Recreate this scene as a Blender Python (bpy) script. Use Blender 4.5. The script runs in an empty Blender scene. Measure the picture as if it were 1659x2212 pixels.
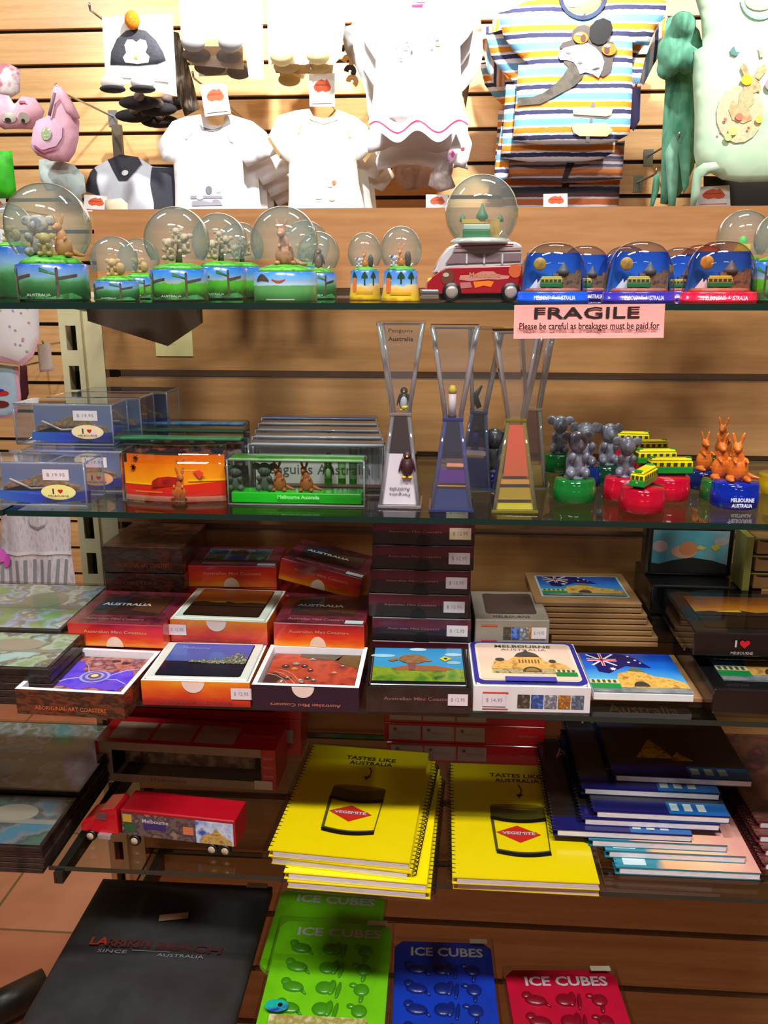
import bpy, bmesh, math, random
from mathutils import Vector, Matrix, Euler
from mathutils.geometry import delaunay_2d_cdt

SC = bpy.context.scene
COL = SC.collection
R = math.radians

# ------------------------------------------------------------------ camera
H = 1.45                      # eye height
F = 1850.0                    # focal length in pixels of the 1659 x 2212 frame
PITCH, YAW = R(15.0), R(4.0)
cam_data = bpy.data.cameras.new('camera')
cam = bpy.data.objects.new('camera', cam_data)
COL.objects.link(cam)
cam.location = (0, 0, H)
cam.rotation_euler = (R(90) - PITCH, 0, YAW)
cam_data.sensor_fit = 'VERTICAL'
cam_data.sensor_height = 24.0
cam_data.lens = 24.0 * F / 2212.0
cam_data.clip_start = 0.02
cam_data.clip_end = 50
SC.camera = cam

# ------------------------------------------------------------------ world, exposure
w = bpy.data.worlds.new('world'); SC.world = w
w.use_nodes = True
w.node_tree.nodes['Background'].inputs[0].default_value = (0.9, 0.95, 1.0, 1)
w.node_tree.nodes['Background'].inputs[1].default_value = 0.05
SC.view_settings.view_transform = 'Standard'
SC.view_settings.look = 'None'
SC.view_settings.exposure = 0.0
SC.view_settings.gamma = 1.0
SC.view_settings.use_curve_mapping = False
try:
    SC.cycles.transparent_max_bounces = 40
    SC.cycles.max_bounces = 8
    SC.cycles.sample_clamp_indirect = 6.0
except Exception:
    pass

# ------------------------------------------------------------------ lights of the shop
def area(name, loc, size, power, color, target=None, size_y=None):
    l = bpy.data.lights.new(name, 'AREA')
    l.energy = power; l.color = color
    l.shape = 'RECTANGLE'; l.size = size; l.size_y = size_y or size
    o = bpy.data.objects.new(name, l); COL.objects.link(o)
    o.location = loc
    if target is not None:
        d = Vector(target) - Vector(loc)
        o.rotation_euler = d.to_track_quat('-Z', 'Y').to_euler()
    return o

def spot(name, loc, target, power, color, angle, blend=0.5, rad=0.03):
    l = bpy.data.lights.new(name, 'SPOT')
    l.energy = power; l.color = color; l.spot_size = R(angle); l.spot_blend = blend
    l.shadow_soft_size = rad
    o = bpy.data.objects.new(name, l); COL.objects.link(o)
    o.location = loc
    o.rotation_euler = (Vector(target) - Vector(loc)).to_track_quat('-Z', 'Y').to_euler()
    return o

CEIL = 2.75
LAMPS = [(-0.35, -0.06, 33), (0.45, -0.06, 33), (-0.35, -1.5, 2), (0.9, -1.5, 2), (-1.1, 1.15, 20), (0.3, 1.25, 9)]  # last two: unseen fill lamps added to brighten the clothes wall and floor
for (x, y, p) in LAMPS:
    area('tube_or_fill_light', (x, y, CEIL - 0.06), 0.55, p, (1.0, 0.97, 0.92), (x, y, 0), 0.12)
SPOTS = [(-1.45, 2.1, -1.35, 1.9, 42), (-0.45, 2.1, -0.55, 1.95, 120), (0.25, 2.1, 0.1, 2.0, 130), (1.0, 2.1, 0.95, 1.9, 70)]
for (x, y, tx, tz, p) in SPOTS:
    spot('track_spot_light', (x, y, 2.62), (tx, 3.05, tz), p, (1.0, 0.96, 0.9), 74, 0.6)

# ------------------------------------------------------------------ picture geometry helpers (used only to read positions)
_cp, _sp, _cy, _sy = math.cos(PITCH), math.sin(PITCH), math.cos(YAW), math.sin(YAW)
FWD = Vector((-_sy * _cp, _cy * _cp, -_sp))
RGT = Vector((_cy, _sy, 0))
UP = RGT.cross(FWD)
def ray(px, py):
    return FWD + RGT * ((px - 829.5) / F) + UP * ((1106 - py) / F)
def XP(px, py, Y):
    """world point seen at (px,py) on the vertical plane y = Y"""
    d = ray(px, py); t = Y / d.y
    return Vector((d.x * t, Y, H + d.z * t))
def ZP(px, py, z):
    """world point seen at (px,py) on the horizontal plane z"""
    d = ray(px, py); t = (z - H) / d.z
    return Vector((d.x * t, d.y * t, z))
def scale_at(p):
    """metres per pixel at world point p"""
    return (Vector(p) - Vector((0, 0, H))).dot(FWD) / F

YP = 1.12                     # face of the slatted panel of the shelf unit
YF = 0.80                     # front edge of the glass shelves
GT = 0.006                    # glass thickness
SH = [H - 0.018, H - 0.220, H - 0.426, H - 0.634, H - 0.842]   # top surface of the five shelves
YW = 3.05                     # face of the far slatted wall

# ================================================================== materials
def lin(c):
    def f(v):
        v = v / 255.0
        return v / 12.92 if v <= 0.04045 else ((v + 0.055) / 1.055) ** 2.4
    return (f(c[0]), f(c[1]), f(c[2]), 1.0)

_M = {}
def nt(name):
    m = bpy.data.materials.new(name); m.use_nodes = True
    t = m.node_tree; t.nodes.clear()
    return m, t
def N(t, k, **kw):
    n = t.nodes.new(k)
    for a, b in kw.items(): setattr(n, a, b)
    return n
def L(t, a, b): t.links.new(a, b)

def finish(t, colsock, rough, metal=0.0, coat=0.0, bump=None, spec=0.5, trans=0.0):
    b = N(t, 'ShaderNodeBsdfPrincipled'); o = N(t, 'ShaderNodeOutputMaterial')
    if isinstance(colsock, tuple): b.inputs['Base Color'].default_value = colsock
    else: L(t, colsock, b.inputs['Base Color'])
    b.inputs['Roughness'].default_value = rough; b.inputs['Metallic'].default_value = metal
    b.inputs['Coat Weight'].default_value = coat; b.inputs['Coat Roughness'].default_value = 0.08
    b.inputs['Specular IOR Level'].default_value = spec
    if trans: b.inputs['Transmission Weight'].default_value = trans
    if bump: L(t, bump, b.inputs['Normal'])
    L(t, b.outputs[0], o.inputs[0])

def flat(c, rough=0.5, metal=0.0, coat=0.0, noise=0.06, scale=60):
    """plain coloured surface with a little procedural unevenness"""
    k = ('flat', c, rough, metal, coat, noise, scale)
    if k in _M: return _M[k]
    m, t = nt('plain_%d_%d_%d' % tuple(int(v) for v in c))
    tc = N(t, 'ShaderNodeTexCoord'); no = N(t, 'ShaderNodeTexNoise'); no.inputs['Scale'].default_value = scale
    L(t, tc.outputs['Object'], no.inputs['Vector'])
    mx = N(t, 'ShaderNodeMix', data_type='RGBA')
    a = lin(c); d = tuple(v * (1 - noise * 2.5) for v in a[:3]) + (1,)
    mx.inputs['A'].default_value = d; mx.inputs['B'].default_value = tuple(min(1, v * (1 + noise)) for v in a[:3]) + (1,)
    L(t, no.outputs['Fac'], mx.inputs['Factor'])
    finish(t, mx.outputs['Result'], rough, metal, coat)
    _M[k] = m; return m

def mottle(cols, scale=40, rough=0.45, coat=0.0, stretch=(1, 1, 1), detail=3, contrast=1.0, off=0.0):
    """several colours broken up by noise: printed pictures and patterns"""
    k = ('mot', tuple(cols), scale, rough, coat, stretch, detail, contrast, off)
    if k in _M: return _M[k]
    m, t = nt('print_%d_%d_%d' % tuple(int(v) for v in cols[0]))
    tc = N(t, 'ShaderNodeTexCoord'); mp = N(t, 'ShaderNodeMapping'); mp.inputs['Scale'].default_value = stretch
    mp.inputs['Location'].default_value = (off, off * .7, off * .3)
    no = N(t, 'ShaderNodeTexNoise'); no.inputs['Scale'].default_value = scale; no.inputs['Detail'].default_value = detail
    L(t, tc.outputs['Object'], mp.inputs[0]); L(t, mp.outputs[0], no.inputs['Vector'])
    cr = N(t, 'ShaderNodeValToRGB'); e = cr.color_ramp
    n = len(cols); lo, hi = 0.5 - 0.17 / contrast, 0.5 + 0.17 / contrast
    e.elements[0].position = lo; e.elements[0].color = lin(cols[0])
    e.elements[1].position = hi; e.elements[1].color = lin(cols[-1])
    for i in range(1, n - 1):
        x = e.elements.new(lo + (hi - lo) * i / (n - 1)); x.color = lin(cols[i])
    L(t, no.outputs['Fac'], cr.inputs[0])
    finish(t, cr.outputs[0], rough, 0, coat)
    _M[k] = m; return m

def bands(stops, axis=2, lo=0.0, hi=1.0, warp=0.0, wscale=30, rough=0.5, coat=0.0, const=False, repeat=None, wstretch=(1, 1, 1), rim=0.0):
    """colours changing along one object axis between lo and hi (metres)"""
    k = ('bands', tuple(stops), axis, lo, hi, warp, wscale, rough, coat, const, repeat, wstretch)
    if k in _M: return _M[k]
    m, t = nt('bands_%d_%d_%d' % tuple(int(v) for v in stops[0][1]))
    tc = N(t, 'ShaderNodeTexCoord'); sp = N(t, 'ShaderNodeSeparateXYZ'); L(t, tc.outputs['Object'], sp.inputs[0])
    v = sp.outputs[axis]
    if warp:
        mp = N(t, 'ShaderNodeMapping'); mp.inputs['Scale'].default_value = wstretch; L(t, tc.outputs['Object'], mp.inputs[0])
        no = N(t, 'ShaderNodeTexNoise'); no.inputs['Scale'].default_value = wscale; L(t, mp.outputs[0], no.inputs['Vector'])
        a = N(t, 'ShaderNodeMath', operation='SUBTRACT'); L(t, no.outputs['Fac'], a.inputs[0]); a.inputs[1].default_value = 0.5
        b = N(t, 'ShaderNodeMath', operation='MULTIPLY'); L(t, a.outputs[0], b.inputs[0]); b.inputs[1].default_value = warp * 2
        c = N(t, 'ShaderNodeMath', operation='ADD'); L(t, v, c.inputs[0]); L(t, b.outputs[0], c.inputs[1]); v = c.outputs[0]
    if repeat:
        d = N(t, 'ShaderNodeMath', operation='DIVIDE'); L(t, v, d.inputs[0]); d.inputs[1].default_value = repeat
        f = N(t, 'ShaderNodeMath', operation='FRACT'); L(t, d.outputs[0], f.inputs[0]); v = f.outputs[0]
    else:
        mr = N(t, 'ShaderNodeMapRange'); mr.inputs['From Min'].default_value = lo; mr.inputs['From Max'].default_value = hi
        L(t, v, mr.inputs['Value']); v = mr.outputs['Result']
    cr = N(t, 'ShaderNodeValToRGB'); e = cr.color_ramp
    if const: e.interpolation = 'CONSTANT'
    st = sorted(stops)
    e.elements[0].position = st[0][0]; e.elements[0].color = lin(st[0][1])
    e.elements[1].position = st[-1][0]; e.elements[1].color = lin(st[-1][1])
    for p, c in st[1:-1]:
        x = e.elements.new(p); x.color = lin(c)
    L(t, v, cr.inputs[0])
    finish(t, cr.outputs[0], rough, 0, coat)
    _M[k] = m; return m

def clear(tint=(255, 255, 255), edge=None, gloss=1.0, rough=0.02, ior=1.45, body=0.0, bodycol=None, eb=0.5):
    """thin clear plastic or glass: see-through, reflecting by Fresnel, tinted more where seen edge-on.
    body > 0 adds milky / dyed substance"""
    edge = edge or tint
    k = ('clear', tint, edge, gloss, rough, ior, body, bodycol, eb)
    if k in _M: return _M[k]
    m, t = nt('clear_%d_%d_%d' % tuple(int(v) for v in tint))
    lw = N(t, 'ShaderNodeLayerWeight'); lw.inputs['Blend'].default_value = eb
    mx = N(t, 'ShaderNodeMix', data_type='RGBA'); mx.inputs['A'].default_value = lin(tint); mx.inputs['B'].default_value = lin(edge)
    L(t, lw.outputs['Facing'], mx.inputs['Factor'])
    tr = N(t, 'ShaderNodeBsdfTransparent'); L(t, mx.outputs['Result'], tr.inputs['Color'])
    base = tr.outputs[0]
    if body > 0:
        df = N(t, 'ShaderNodeBsdfDiffuse'); df.inputs['Color'].default_value = lin(bodycol or tint)
        m1 = N(t, 'ShaderNodeMixShader'); m1.inputs[0].default_value = body
        L(t, base, m1.inputs[1]); L(t, df.outputs[0], m1.inputs[2]); base = m1.outputs[0]
    gl = N(t, 'ShaderNodeBsdfGlossy'); gl.inputs['Roughness'].default_value = rough
    l2 = N(t, 'ShaderNodeLayerWeight'); l2.inputs['Blend'].default_value = 0.5
    pw = N(t, 'ShaderNodeMath', operation='POWER'); L(t, l2.outputs['Facing'], pw.inputs[0]); pw.inputs[1].default_value = 5.0
    f0 = ((ior - 1) / (ior + 1)) ** 2
    ma = N(t, 'ShaderNodeMath', operation='MULTIPLY_ADD'); L(t, pw.outputs[0], ma.inputs[0]); ma.inputs[1].default_value = 1 - f0; ma.inputs[2].default_value = f0
    mu = N(t, 'ShaderNodeMath', operation='MULTIPLY'); L(t, ma.outputs[0], mu.inputs[0]); mu.inputs[1].default_value = gloss
    m2 = N(t, 'ShaderNodeMixShader'); L(t, mu.outputs[0], m2.inputs[0]); L(t, base, m2.inputs[1]); L(t, gl.outputs[0], m2.inputs[2])
    o = N(t, 'ShaderNodeOutputMaterial'); L(t, m2.outputs[0], o.inputs[0])
    _M[k] = m; return m

def beech(name, c1, c2, rough=0.42):
    m, t = nt(name)
    tc = N(t, 'ShaderNodeTexCoord'); mp = N(t, 'ShaderNodeMapping'); mp.inputs['Scale'].default_value = (1.2, 4, 28)
    no = N(t, 'ShaderNodeTexNoise'); no.inputs['Scale'].default_value = 3.0; no.inputs['Detail'].default_value = 6
    L(t, tc.outputs['Object'], mp.inputs[0]); L(t, mp.outputs[0], no.inputs['Vector'])
    n2 = N(t, 'ShaderNodeTexNoise'); n2.inputs['Scale'].default_value = 120; n2.inputs['Detail'].default_value = 2
    m2 = N(t, 'ShaderNodeMapping'); m2.inputs['Scale'].default_value = (0.25, 1, 1.6); L(t, tc.outputs['Object'], m2.inputs[0]); L(t, m2.outputs[0], n2.inputs['Vector'])
    ad = N(t, 'ShaderNodeMath', operation='ADD'); L(t, no.outputs['Fac'], ad.inputs[0])
    mu = N(t, 'ShaderNodeMath', operation='MULTIPLY'); L(t, n2.outputs['Fac'], mu.inputs[0]); mu.inputs[1].default_value = 0.35; L(t, mu.outputs[0], ad.inputs[1])
    cr = N(t, 'ShaderNodeValToRGB'); cr.color_ramp.elements[0].position = 0.45; cr.color_ramp.elements[1].position = 0.9
    cr.color_ramp.elements[0].color = lin(c1); cr.color_ramp.elements[1].color = lin(c2)
    L(t, ad.outputs[0], cr.inputs[0])
    finish(t, cr.outputs[0], rough)
    return m

# ================================================================== mesh builder
_TXT = {}
def text_geo(s, bold=0.0):
    k = (s, bold)
    if k in _TXT: return _TXT[k]
    cu = bpy.data.curves.new('t', 'FONT'); cu.body = s; cu.size = 1.0; cu.resolution_u = 2; cu.offset = bold
    cu.align_x = 'CENTER'
    o = bpy.data.objects.new('t', cu); COL.objects.link(o)
    bpy.context.view_layer.update()
    me = o.evaluated_get(bpy.context.evaluated_depsgraph_get()).to_mesh()
    vs = [v.co.copy() for v in me.vertices]; fs = [tuple(p.vertices) for p in me.polygons]
    bpy.data.objects.remove(o); bpy.data.curves.remove(cu)
    if vs:
        x0 = min(v.x for v in vs); x1 = max(v.x for v in vs); y0 = min(v.y for v in vs); y1 = max(v.y for v in vs)
        vs = [Vector(((v.x - (x0 + x1) / 2) / (x1 - x0), (v.y - (y0 + y1) / 2) / (y1 - y0), 0)) for v in vs]
    _TXT[k] = (vs, fs); return _TXT[k]

I4 = Matrix.Identity(4)
def T(x, y, z): return Matrix.Translation((x, y, z))
def RX(a): return Matrix.Rotation(R(a), 4, 'X')
def RY(a): return Matrix.Rotation(R(a), 4, 'Y')
def RZ(a): return Matrix.Rotation(R(a), 4, 'Z')
def SCL(x, y, z): return Matrix.Diagonal((x, y, z, 1))

class MB:
    def __init__(self):
        self.v = []; self.f = []; self.mi = []; self.sm = []; self.mats = []
    def m(self, mat):
        if mat not in self.mats: self.mats.append(mat)
        return self.mats.index(mat)
    def add(self, vs, fs, mat, M=None, smooth=False):
        b = len(self.v)
        self.v += [tuple(M @ Vector(v)) if M is not None else tuple(v) for v in vs]
        i = self.m(mat)
        for f in fs:
            self.f.append(tuple(b + k for k in f)); self.mi.append(i); self.sm.append(smooth)
        return self
    def box(self, c, s, mat, M=None, bev=0.0, seg=2):
        x, y, z = s[0] / 2, s[1] / 2, s[2] / 2
        vs = [(c[0] + a * x, c[1] + b * y, c[2] + d * z) for a in (-1, 1) for b in (-1, 1) for d in (-1, 1)]
        fs = [(0, 1, 3, 2), (4, 6, 7, 5), (0, 4, 5, 1), (2, 3, 7, 6), (0, 2, 6, 4), (1, 5, 7, 3)]
        if bev:
            bm = bmesh.new()
            bv = [bm.verts.new(v) for v in vs]
            for f in fs: bm.faces.new([bv[k] for k in f])
            bmesh.ops.bevel(bm, geom=bm.edges[:], offset=bev, segments=seg, profile=0.5, affect='EDGES')
            return self.bm(bm, mat, M)
        return self.add(vs, fs, mat, M)
    def bm(self, bm, mat, M=None, smooth=False):
        bm.verts.ensure_lookup_table(); bm.verts.index_update()
        vs = [v.co.copy() for v in bm.verts]; fs = [tuple(v.index for v in f.verts) for f in bm.faces]
        bm.free()
        return self.add(vs, fs, mat, M, smooth)
    def open_box(self, w, d, h, th, mat_out, mat_in, floor=0.001, M=None):
        """tray: outer box w x d x h (base at z=0) with an open top and wall thickness th"""
        a, b = w / 2, d / 2; c, e = a - th, b - th
        o = [(-a, -b), (a, -b), (a, b), (-a, b)]; i = [(-c, -e), (c, -e), (c, e), (-c, e)]
        vs = [(x, y, 0) for x, y in o] + [(x, y, h) for x, y in o] + [(x, y, h) for x, y in i] + [(x, y, floor) for x, y in i]
        out = [(0, 3, 2, 1)] + [(k, (k + 1) % 4, 4 + (k + 1) % 4, 4 + k) for k in range(4)]
        inn = [(4 + k, 4 + (k + 1) % 4, 8 + (k + 1) % 4, 8 + k) for k in range(4)] + [(8 + k, 8 + (k + 1) % 4, 12 + (k + 1) % 4, 12 + k) for k in range(4)] + [(12, 13, 14, 15)]
        self.add(vs, out, mat_out, M); self.add(vs, inn, mat_in, M)
        return self
    def prism(self, pts, z0, z1, mat, M=None, smooth=False, bev=0.0, seg=2):
        """polygon pts (x,y) extruded from z0 to z1"""
        n = len(pts)
        a = sum(pts[k][0] * pts[(k + 1) % n][1] - pts[(k + 1) % n][0] * pts[k][1] for k in range(n))
        if a < 0: pts = pts[::-1]
        vs = [(x, y, z0) for x, y in pts] + [(x, y, z1) for x, y in pts]
        fs = [tuple(range(n - 1, -1, -1)), tuple(range(n, 2 * n))] + [(k, (k + 1) % n, n + (k + 1) % n, n + k) for k in range(n)]
        if bev:
            bm = bmesh.new(); bv = [bm.verts.new(v) for v in vs]
            for f in fs: bm.faces.new([bv[k] for k in f])
            bmesh.ops.bevel(bm, geom=bm.edges[:], offset=bev, segments=seg, profile=0.5, affect='EDGES')
            return self.bm(bm, mat, M, smooth)
        return self.add(vs, fs, mat, M, smooth)
    def lathe(self, prof, mat, M=None, seg=32, smooth=True, caps=True, sx=1.0, sy=1.0):
        vs = []; fs = []
        for (r, z) in prof:
            for k in range(seg):
                a = 2 * math.pi * k / seg; vs.append((r * math.cos(a) * sx, r * math.sin(a) * sy, z))
        for j in range(len(prof) - 1):
            for k in range(seg):
                k2 = (k + 1) % seg
                fs.append((j * seg + k, j * seg + k2, (j + 1) * seg + k2, (j + 1) * seg + k))
        if caps:
            fs.append(tuple(range(seg - 1, -1, -1))); fs.append(tuple((len(prof) - 1) * seg + k for k in range(seg)))
        return self.add(vs, fs, mat, M, smooth)
    def ball(self, c, r, mat, M=None, seg=16, rings=10, rot=None):
        rr = (r, r, r) if isinstance(r, (int, float)) else r
        vs = [(0, 0, 1)]; fs = []
        for j in range(1, rings):
            a = math.pi * j / rings
            for k in range(seg):
                b = 2 * math.pi * k / seg; vs.append((math.sin(a) * math.cos(b), math.sin(a) * math.sin(b), math.cos(a)))
        vs.append((0, 0, -1)); e = len(vs) - 1
        for k in range(seg):
            k2 = (k + 1) % seg
            fs.append((0, 1 + k, 1 + k2)); fs.append((e, 1 + (rings - 2) * seg + k2, 1 + (rings - 2) * seg + k))
            for j in range(rings - 2):
                p = 1 + j * seg; q = p + seg
                fs.append((p + k, q + k, q + k2, p + k2))
        K = T(*c) @ (rot or I4) @ SCL(*rr)
        return self.add(vs, fs, mat, (M @ K) if M is not None else K, True)
    def tube(self, pts, r, mat, M=None, seg=8, cap=True, closed=False):
        pts = [Vector(p) for p in pts]; n = len(pts); vs = []; fs = []
        rs = r if isinstance(r, (list, tuple)) else [r] * n
        up = Vector((0, 0, 1)); nrm = None
        for i, p in enumerate(pts):
            d = (pts[(i + 1) % n] - pts[i - 1]) if closed else (pts[min(i + 1, n - 1)] - pts[max(i - 1, 0)])
            d.normalize()
            if nrm is None:
                nrm = d.cross(up)
                if nrm.length < 1e-4: nrm = d.cross(Vector((1, 0, 0)))
            nrm = (nrm - d * nrm.dot(d)); nrm.normalize(); bn = d.cross(nrm)
            for k in range(seg):
                a = 2 * math.pi * k / seg; vs.append(p + (nrm * math.cos(a) + bn * math.sin(a)) * rs[i])
        for i in range(n - (0 if closed else 1)):
            for k in range(seg):
                k2 = (k + 1) % seg; j = (i + 1) % n
                fs.append((i * seg + k, i * seg + k2, j * seg + k2, j * seg + k))
        if cap and not closed:
            fs.append(tuple(range(seg - 1, -1, -1))); fs.append(tuple((n - 1) * seg + k for k in range(seg)))
        return self.add(vs, fs, mat, M, True)
    def poly(self, pts, mat, M=None):
        """one flat printed patch; pts are (x,y) or (x,y,z) in M's frame"""
        vs = [(p[0], p[1], p[2] if len(p) > 2 else 0) for p in pts]
        return self.add(vs, [tuple(range(len(vs)))], mat, M)
    def ell(self, cx, cy, rx, ry, mat, M=None, n=20, z=0, a0=0, a1=360):
        k = n + (0 if a1 - a0 >= 360 else 1)
        return self.poly([(cx + rx * math.cos(R(a0 + (a1 - a0) * i / n)), cy + ry * math.sin(R(a0 + (a1 - a0) * i / n)), z) for i in range(k)], mat, M)
    def rect(self, x0, y0, x1, y1, mat, M=None, z=0):
        return self.poly([(x0, y0, z), (x1, y0, z), (x1, y1, z), (x0, y1, z)], mat, M)
    def rrect(self, x0, y0, x1, y1, r, mat, M=None, z=0, n=5):
        pts = []
        for cx, cy, a in ((x1 - r, y1 - r, 0), (x0 + r, y1 - r, 90), (x0 + r, y0 + r, 180), (x1 - r, y0 + r, 270)):
            for i in range(n + 1):
                b = R(a + 90 * i / n); pts.append((cx + r * math.cos(b), cy + r * math.sin(b), z))
        return self.poly(pts, mat, M)
    def text(self, s, cx, cy, w, h, mat, M=None, z=0, bold=0.0, rot=0):
        vs, fs = text_geo(s, bold)
        K = T(cx, cy, z) @ RZ(rot) @ SCL(w, h, 1)
        return self.add(vs, fs, mat, (M @ K) if M is not None else K)
    def build(self, name, parent=None, loc=None, rz=0.0, remesh=0.0):
        me = bpy.data.meshes.new(name)
        me.from_pydata([tuple(v) for v in self.v], [], self.f)
        for m in self.mats: me.materials.append(m)
        me.polygons.foreach_set('material_index', self.mi)
        me.polygons.foreach_set('use_smooth', self.sm)
        me.update()
        o = bpy.data.objects.new(name, me); COL.objects.link(o)
        if parent is not None: o.parent = parent
        if loc is not None: o.location = loc
        if rz: o.rotation_euler = (0, 0, rz)
        if remesh:
            md = o.modifiers.new('fuse', 'REMESH'); md.mode = 'VOXEL'; md.voxel_size = remesh; md.use_smooth_shade = True
            sm = o.modifiers.new('soft', 'SMOOTH'); sm.factor = 0.6; sm.iterations = 3
        return o

def tag(o, label, cat, group=None, kind=None):
    if label: o['label'] = label
    if cat: o['category'] = cat
    if group: o['group'] = group
    if kind: o['kind'] = kind
    return o
def thing(name, label, cat, loc=(0, 0, 0), rz=0.0, group=None):
    o = bpy.data.objects.new(name, None); COL.objects.link(o)
    o.empty_display_size = 0.02
    o.location = loc; o.rotation_euler = (0, 0, rz)
    return tag(o, label, cat, group)
def struct(name, mb):
    o = mb.build(name); o['kind'] = 'structure'; return o
def copy_tree(o, loc=None, rz=None, label=None, parent=None, scale=None, group=None):
    c = o.copy(); COL.objects.link(c)
    if parent is not None: c.parent = parent
    if loc is not None: c.location = loc
    if rz is not None: c.rotation_euler = (0, 0, rz)
    if scale is not None: c.scale = (scale,) * 3 if isinstance(scale, (int, float)) else scale
    if label: c['label'] = label
    if group: c['group'] = group
    for ch in list(o.children): copy_tree(ch, parent=c)
    return c
def fit(FL, FR, BR, BL, ztop):
    """footprint of a flat-topped box whose four top corners are seen at these pixels"""
    a, b, c, d = [ZP(p[0], p[1], ztop) for p in (FL, FR, BR, BL)]
    ang = math.atan2(((b - a) + (c - d)).y, ((b - a) + (c - d)).x)
    w = ((b - a).length + (c - d).length) / 2
    dd = ((d - a) + (c - b)) / 2
    dep = abs(-math.sin(ang) * dd.x + math.cos(ang) * dd.y)
    ctr = (a + b + c + d) / 4
    return ctr.x, ctr.y, w, dep, ang

# ================================================================== the room
def tile_mat():
    m, t = nt('terracotta_tiles')
    tc = N(t, 'ShaderNodeTexCoord'); mp = N(t, 'ShaderNodeMapping'); mp.inputs['Location'].default_value = (1.05 + 3.6 - .004, -1.60 + 3.6 - .004, 0)
    br = N(t, 'ShaderNodeTexBrick'); br.offset = 0.0; br.squash = 1.0
    br.inputs['Scale'].default_value = 1.0; br.inputs['Brick Width'].default_value = 0.36; br.inputs['Row Height'].default_value = 0.36
    br.inputs['Mortar Size'].default_value = 0.004; br.inputs['Mortar Smooth'].default_value = 0.3
    br.inputs['Color1'].default_value = lin((204, 138, 104)); br.inputs['Color2'].default_value = lin((190, 120, 88)); br.inputs['Mortar'].default_value = lin((120, 98, 62))
    L(t, tc.outputs['Object'], mp.inputs[0]); L(t, mp.outputs[0], br.inputs['Vector'])
    no = N(t, 'ShaderNodeTexNoise'); no.inputs['Scale'].default_value = 5; L(t, tc.outputs['Object'], no.inputs['Vector'])
    mx = N(t, 'ShaderNodeMix', data_type='RGBA', blend_type='MULTIPLY'); mx.inputs['Factor'].default_value = 0.5
    cr = N(t, 'ShaderNodeValToRGB'); cr.color_ramp.elements[0].color = lin((190, 170, 160)); cr.color_ramp.elements[1].color = (1, 1, 1, 1); cr.color_ramp.elements[0].position = .35; cr.color_ramp.elements[1].position = .65
    L(t, no.outputs['Fac'], cr.inputs[0]); L(t, br.outputs['Color'], mx.inputs['A']); L(t, cr.outputs[0], mx.inputs['B'])
    finish(t, mx.outputs['Result'], 0.35)
    return m

BEECH_FAR = beech('beech_far_wall', (212, 164, 106), (234, 190, 132))
BEECH = beech('beech_panel', (170, 114, 68), (196, 140, 92))
DARK = flat((26, 22, 20), 0.6)
ALU = flat((176, 150, 132), 0.3, 0.6)
PLASTER = flat((150, 143, 134), 0.8)
CREAM = flat((226, 206, 170), 0.45)

RX0, RX1, RY0 = -2.9, 2.9, -2.7
s = MB(); s.box((0, (RY0 + YW) / 2, -0.05), (RX1 - RX0, YW - RY0, 0.1), tile_mat()); struct('floor', s)
s = MB(); s.box((0, (RY0 + YW) / 2, CEIL + 0.05), (RX1 - RX0, YW - RY0 + .1, 0.1), PLASTER); struct('ceiling', s)
for nm, x in (('wall_left', RX0 - .05), ('wall_right', RX1 + .05)):
    s = MB(); s.box((x, (RY0 + YW) / 2, CEIL / 2), (0.1, YW - RY0, CEIL), PLASTER); struct(nm, s)
s = MB(); s.box((0, RY0 - .05, CEIL / 2), (RX1 - RX0, 0.1, CEIL), PLASTER); struct('wall_front', s)

# far wall: grooved beech boards on a dark recess
GW = 0.013
s = MB()
s.box((0, YW + 0.055, CEIL / 2), (RX1 - RX0, 0.07, CEIL), DARK)
z = 2.146 - 0.105 * 20
zs = [z + 0.105 * k for k in range(27)]
prev = 0.0
for zz in zs + [CEIL + GW / 2]:
    a, b = prev, zz - GW / 2
    if b - a > 0.01: s.box((0, YW + 0.011, (a + b) / 2), (RX1 - RX0, 0.022, b - a), BEECH_FAR)
    prev = zz + GW / 2
struct('wall_back', s)

# ceiling lamps, added fill lamps and spotlights as fittings
def lamp_fitting(x, y, label):
    t_ = thing('ceiling_light', label, 'ceiling light', (x, y, CEIL), 0, 'ceiling lights')
    b = MB()
    b.box((0, 0.125, -0.03), (0.62, 0.01, 0.06), PLASTER); b.box((0, -0.125, -0.03), (0.62, 0.01, 0.06), PLASTER)
    b.box((0.305, 0, -0.03), (0.01, 0.24, 0.06), PLASTER); b.box((-0.305, 0, -0.03), (0.01, 0.24, 0.06), PLASTER)
    b.box((0, 0, -0.006), (0.6, 0.24, 0.012), PLASTER)
    b.build('housing', t_)
for (x, y, p), l_ in zip(LAMPS, ('left', 'right', 'rear left', 'rear right', 'added far left fill', 'added far right fill')): lamp_fitting(x, y, 'rectangular white ceiling light above the aisle, %s one' % l_)
for (x, y, tx, tz, p), l_ in zip(SPOTS, ('above the pink bibs', 'above the white tees', 'above the frilled dress', 'above the striped tee')):
    t_ = thing('spotlight', 'small black ceiling spotlight aimed at the clothes wall ' + l_, 'spotlight', (x, y, CEIL), 0, 'ceiling spotlights')
    d = (Vector((tx, YW, tz)) - Vector((x, y, 2.62))).normalized()
    b = MB(); b.tube([(0, 0, 0), (0, 0, -0.1)], 0.008, DARK); b.build('stem', t_)
    b = MB(); c0 = Vector((0, 0, -0.13)); b.tube([c0 - d * 0.07, c0 - d * .015], 0.035, DARK, seg=16); b.build('shade', t_)

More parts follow.
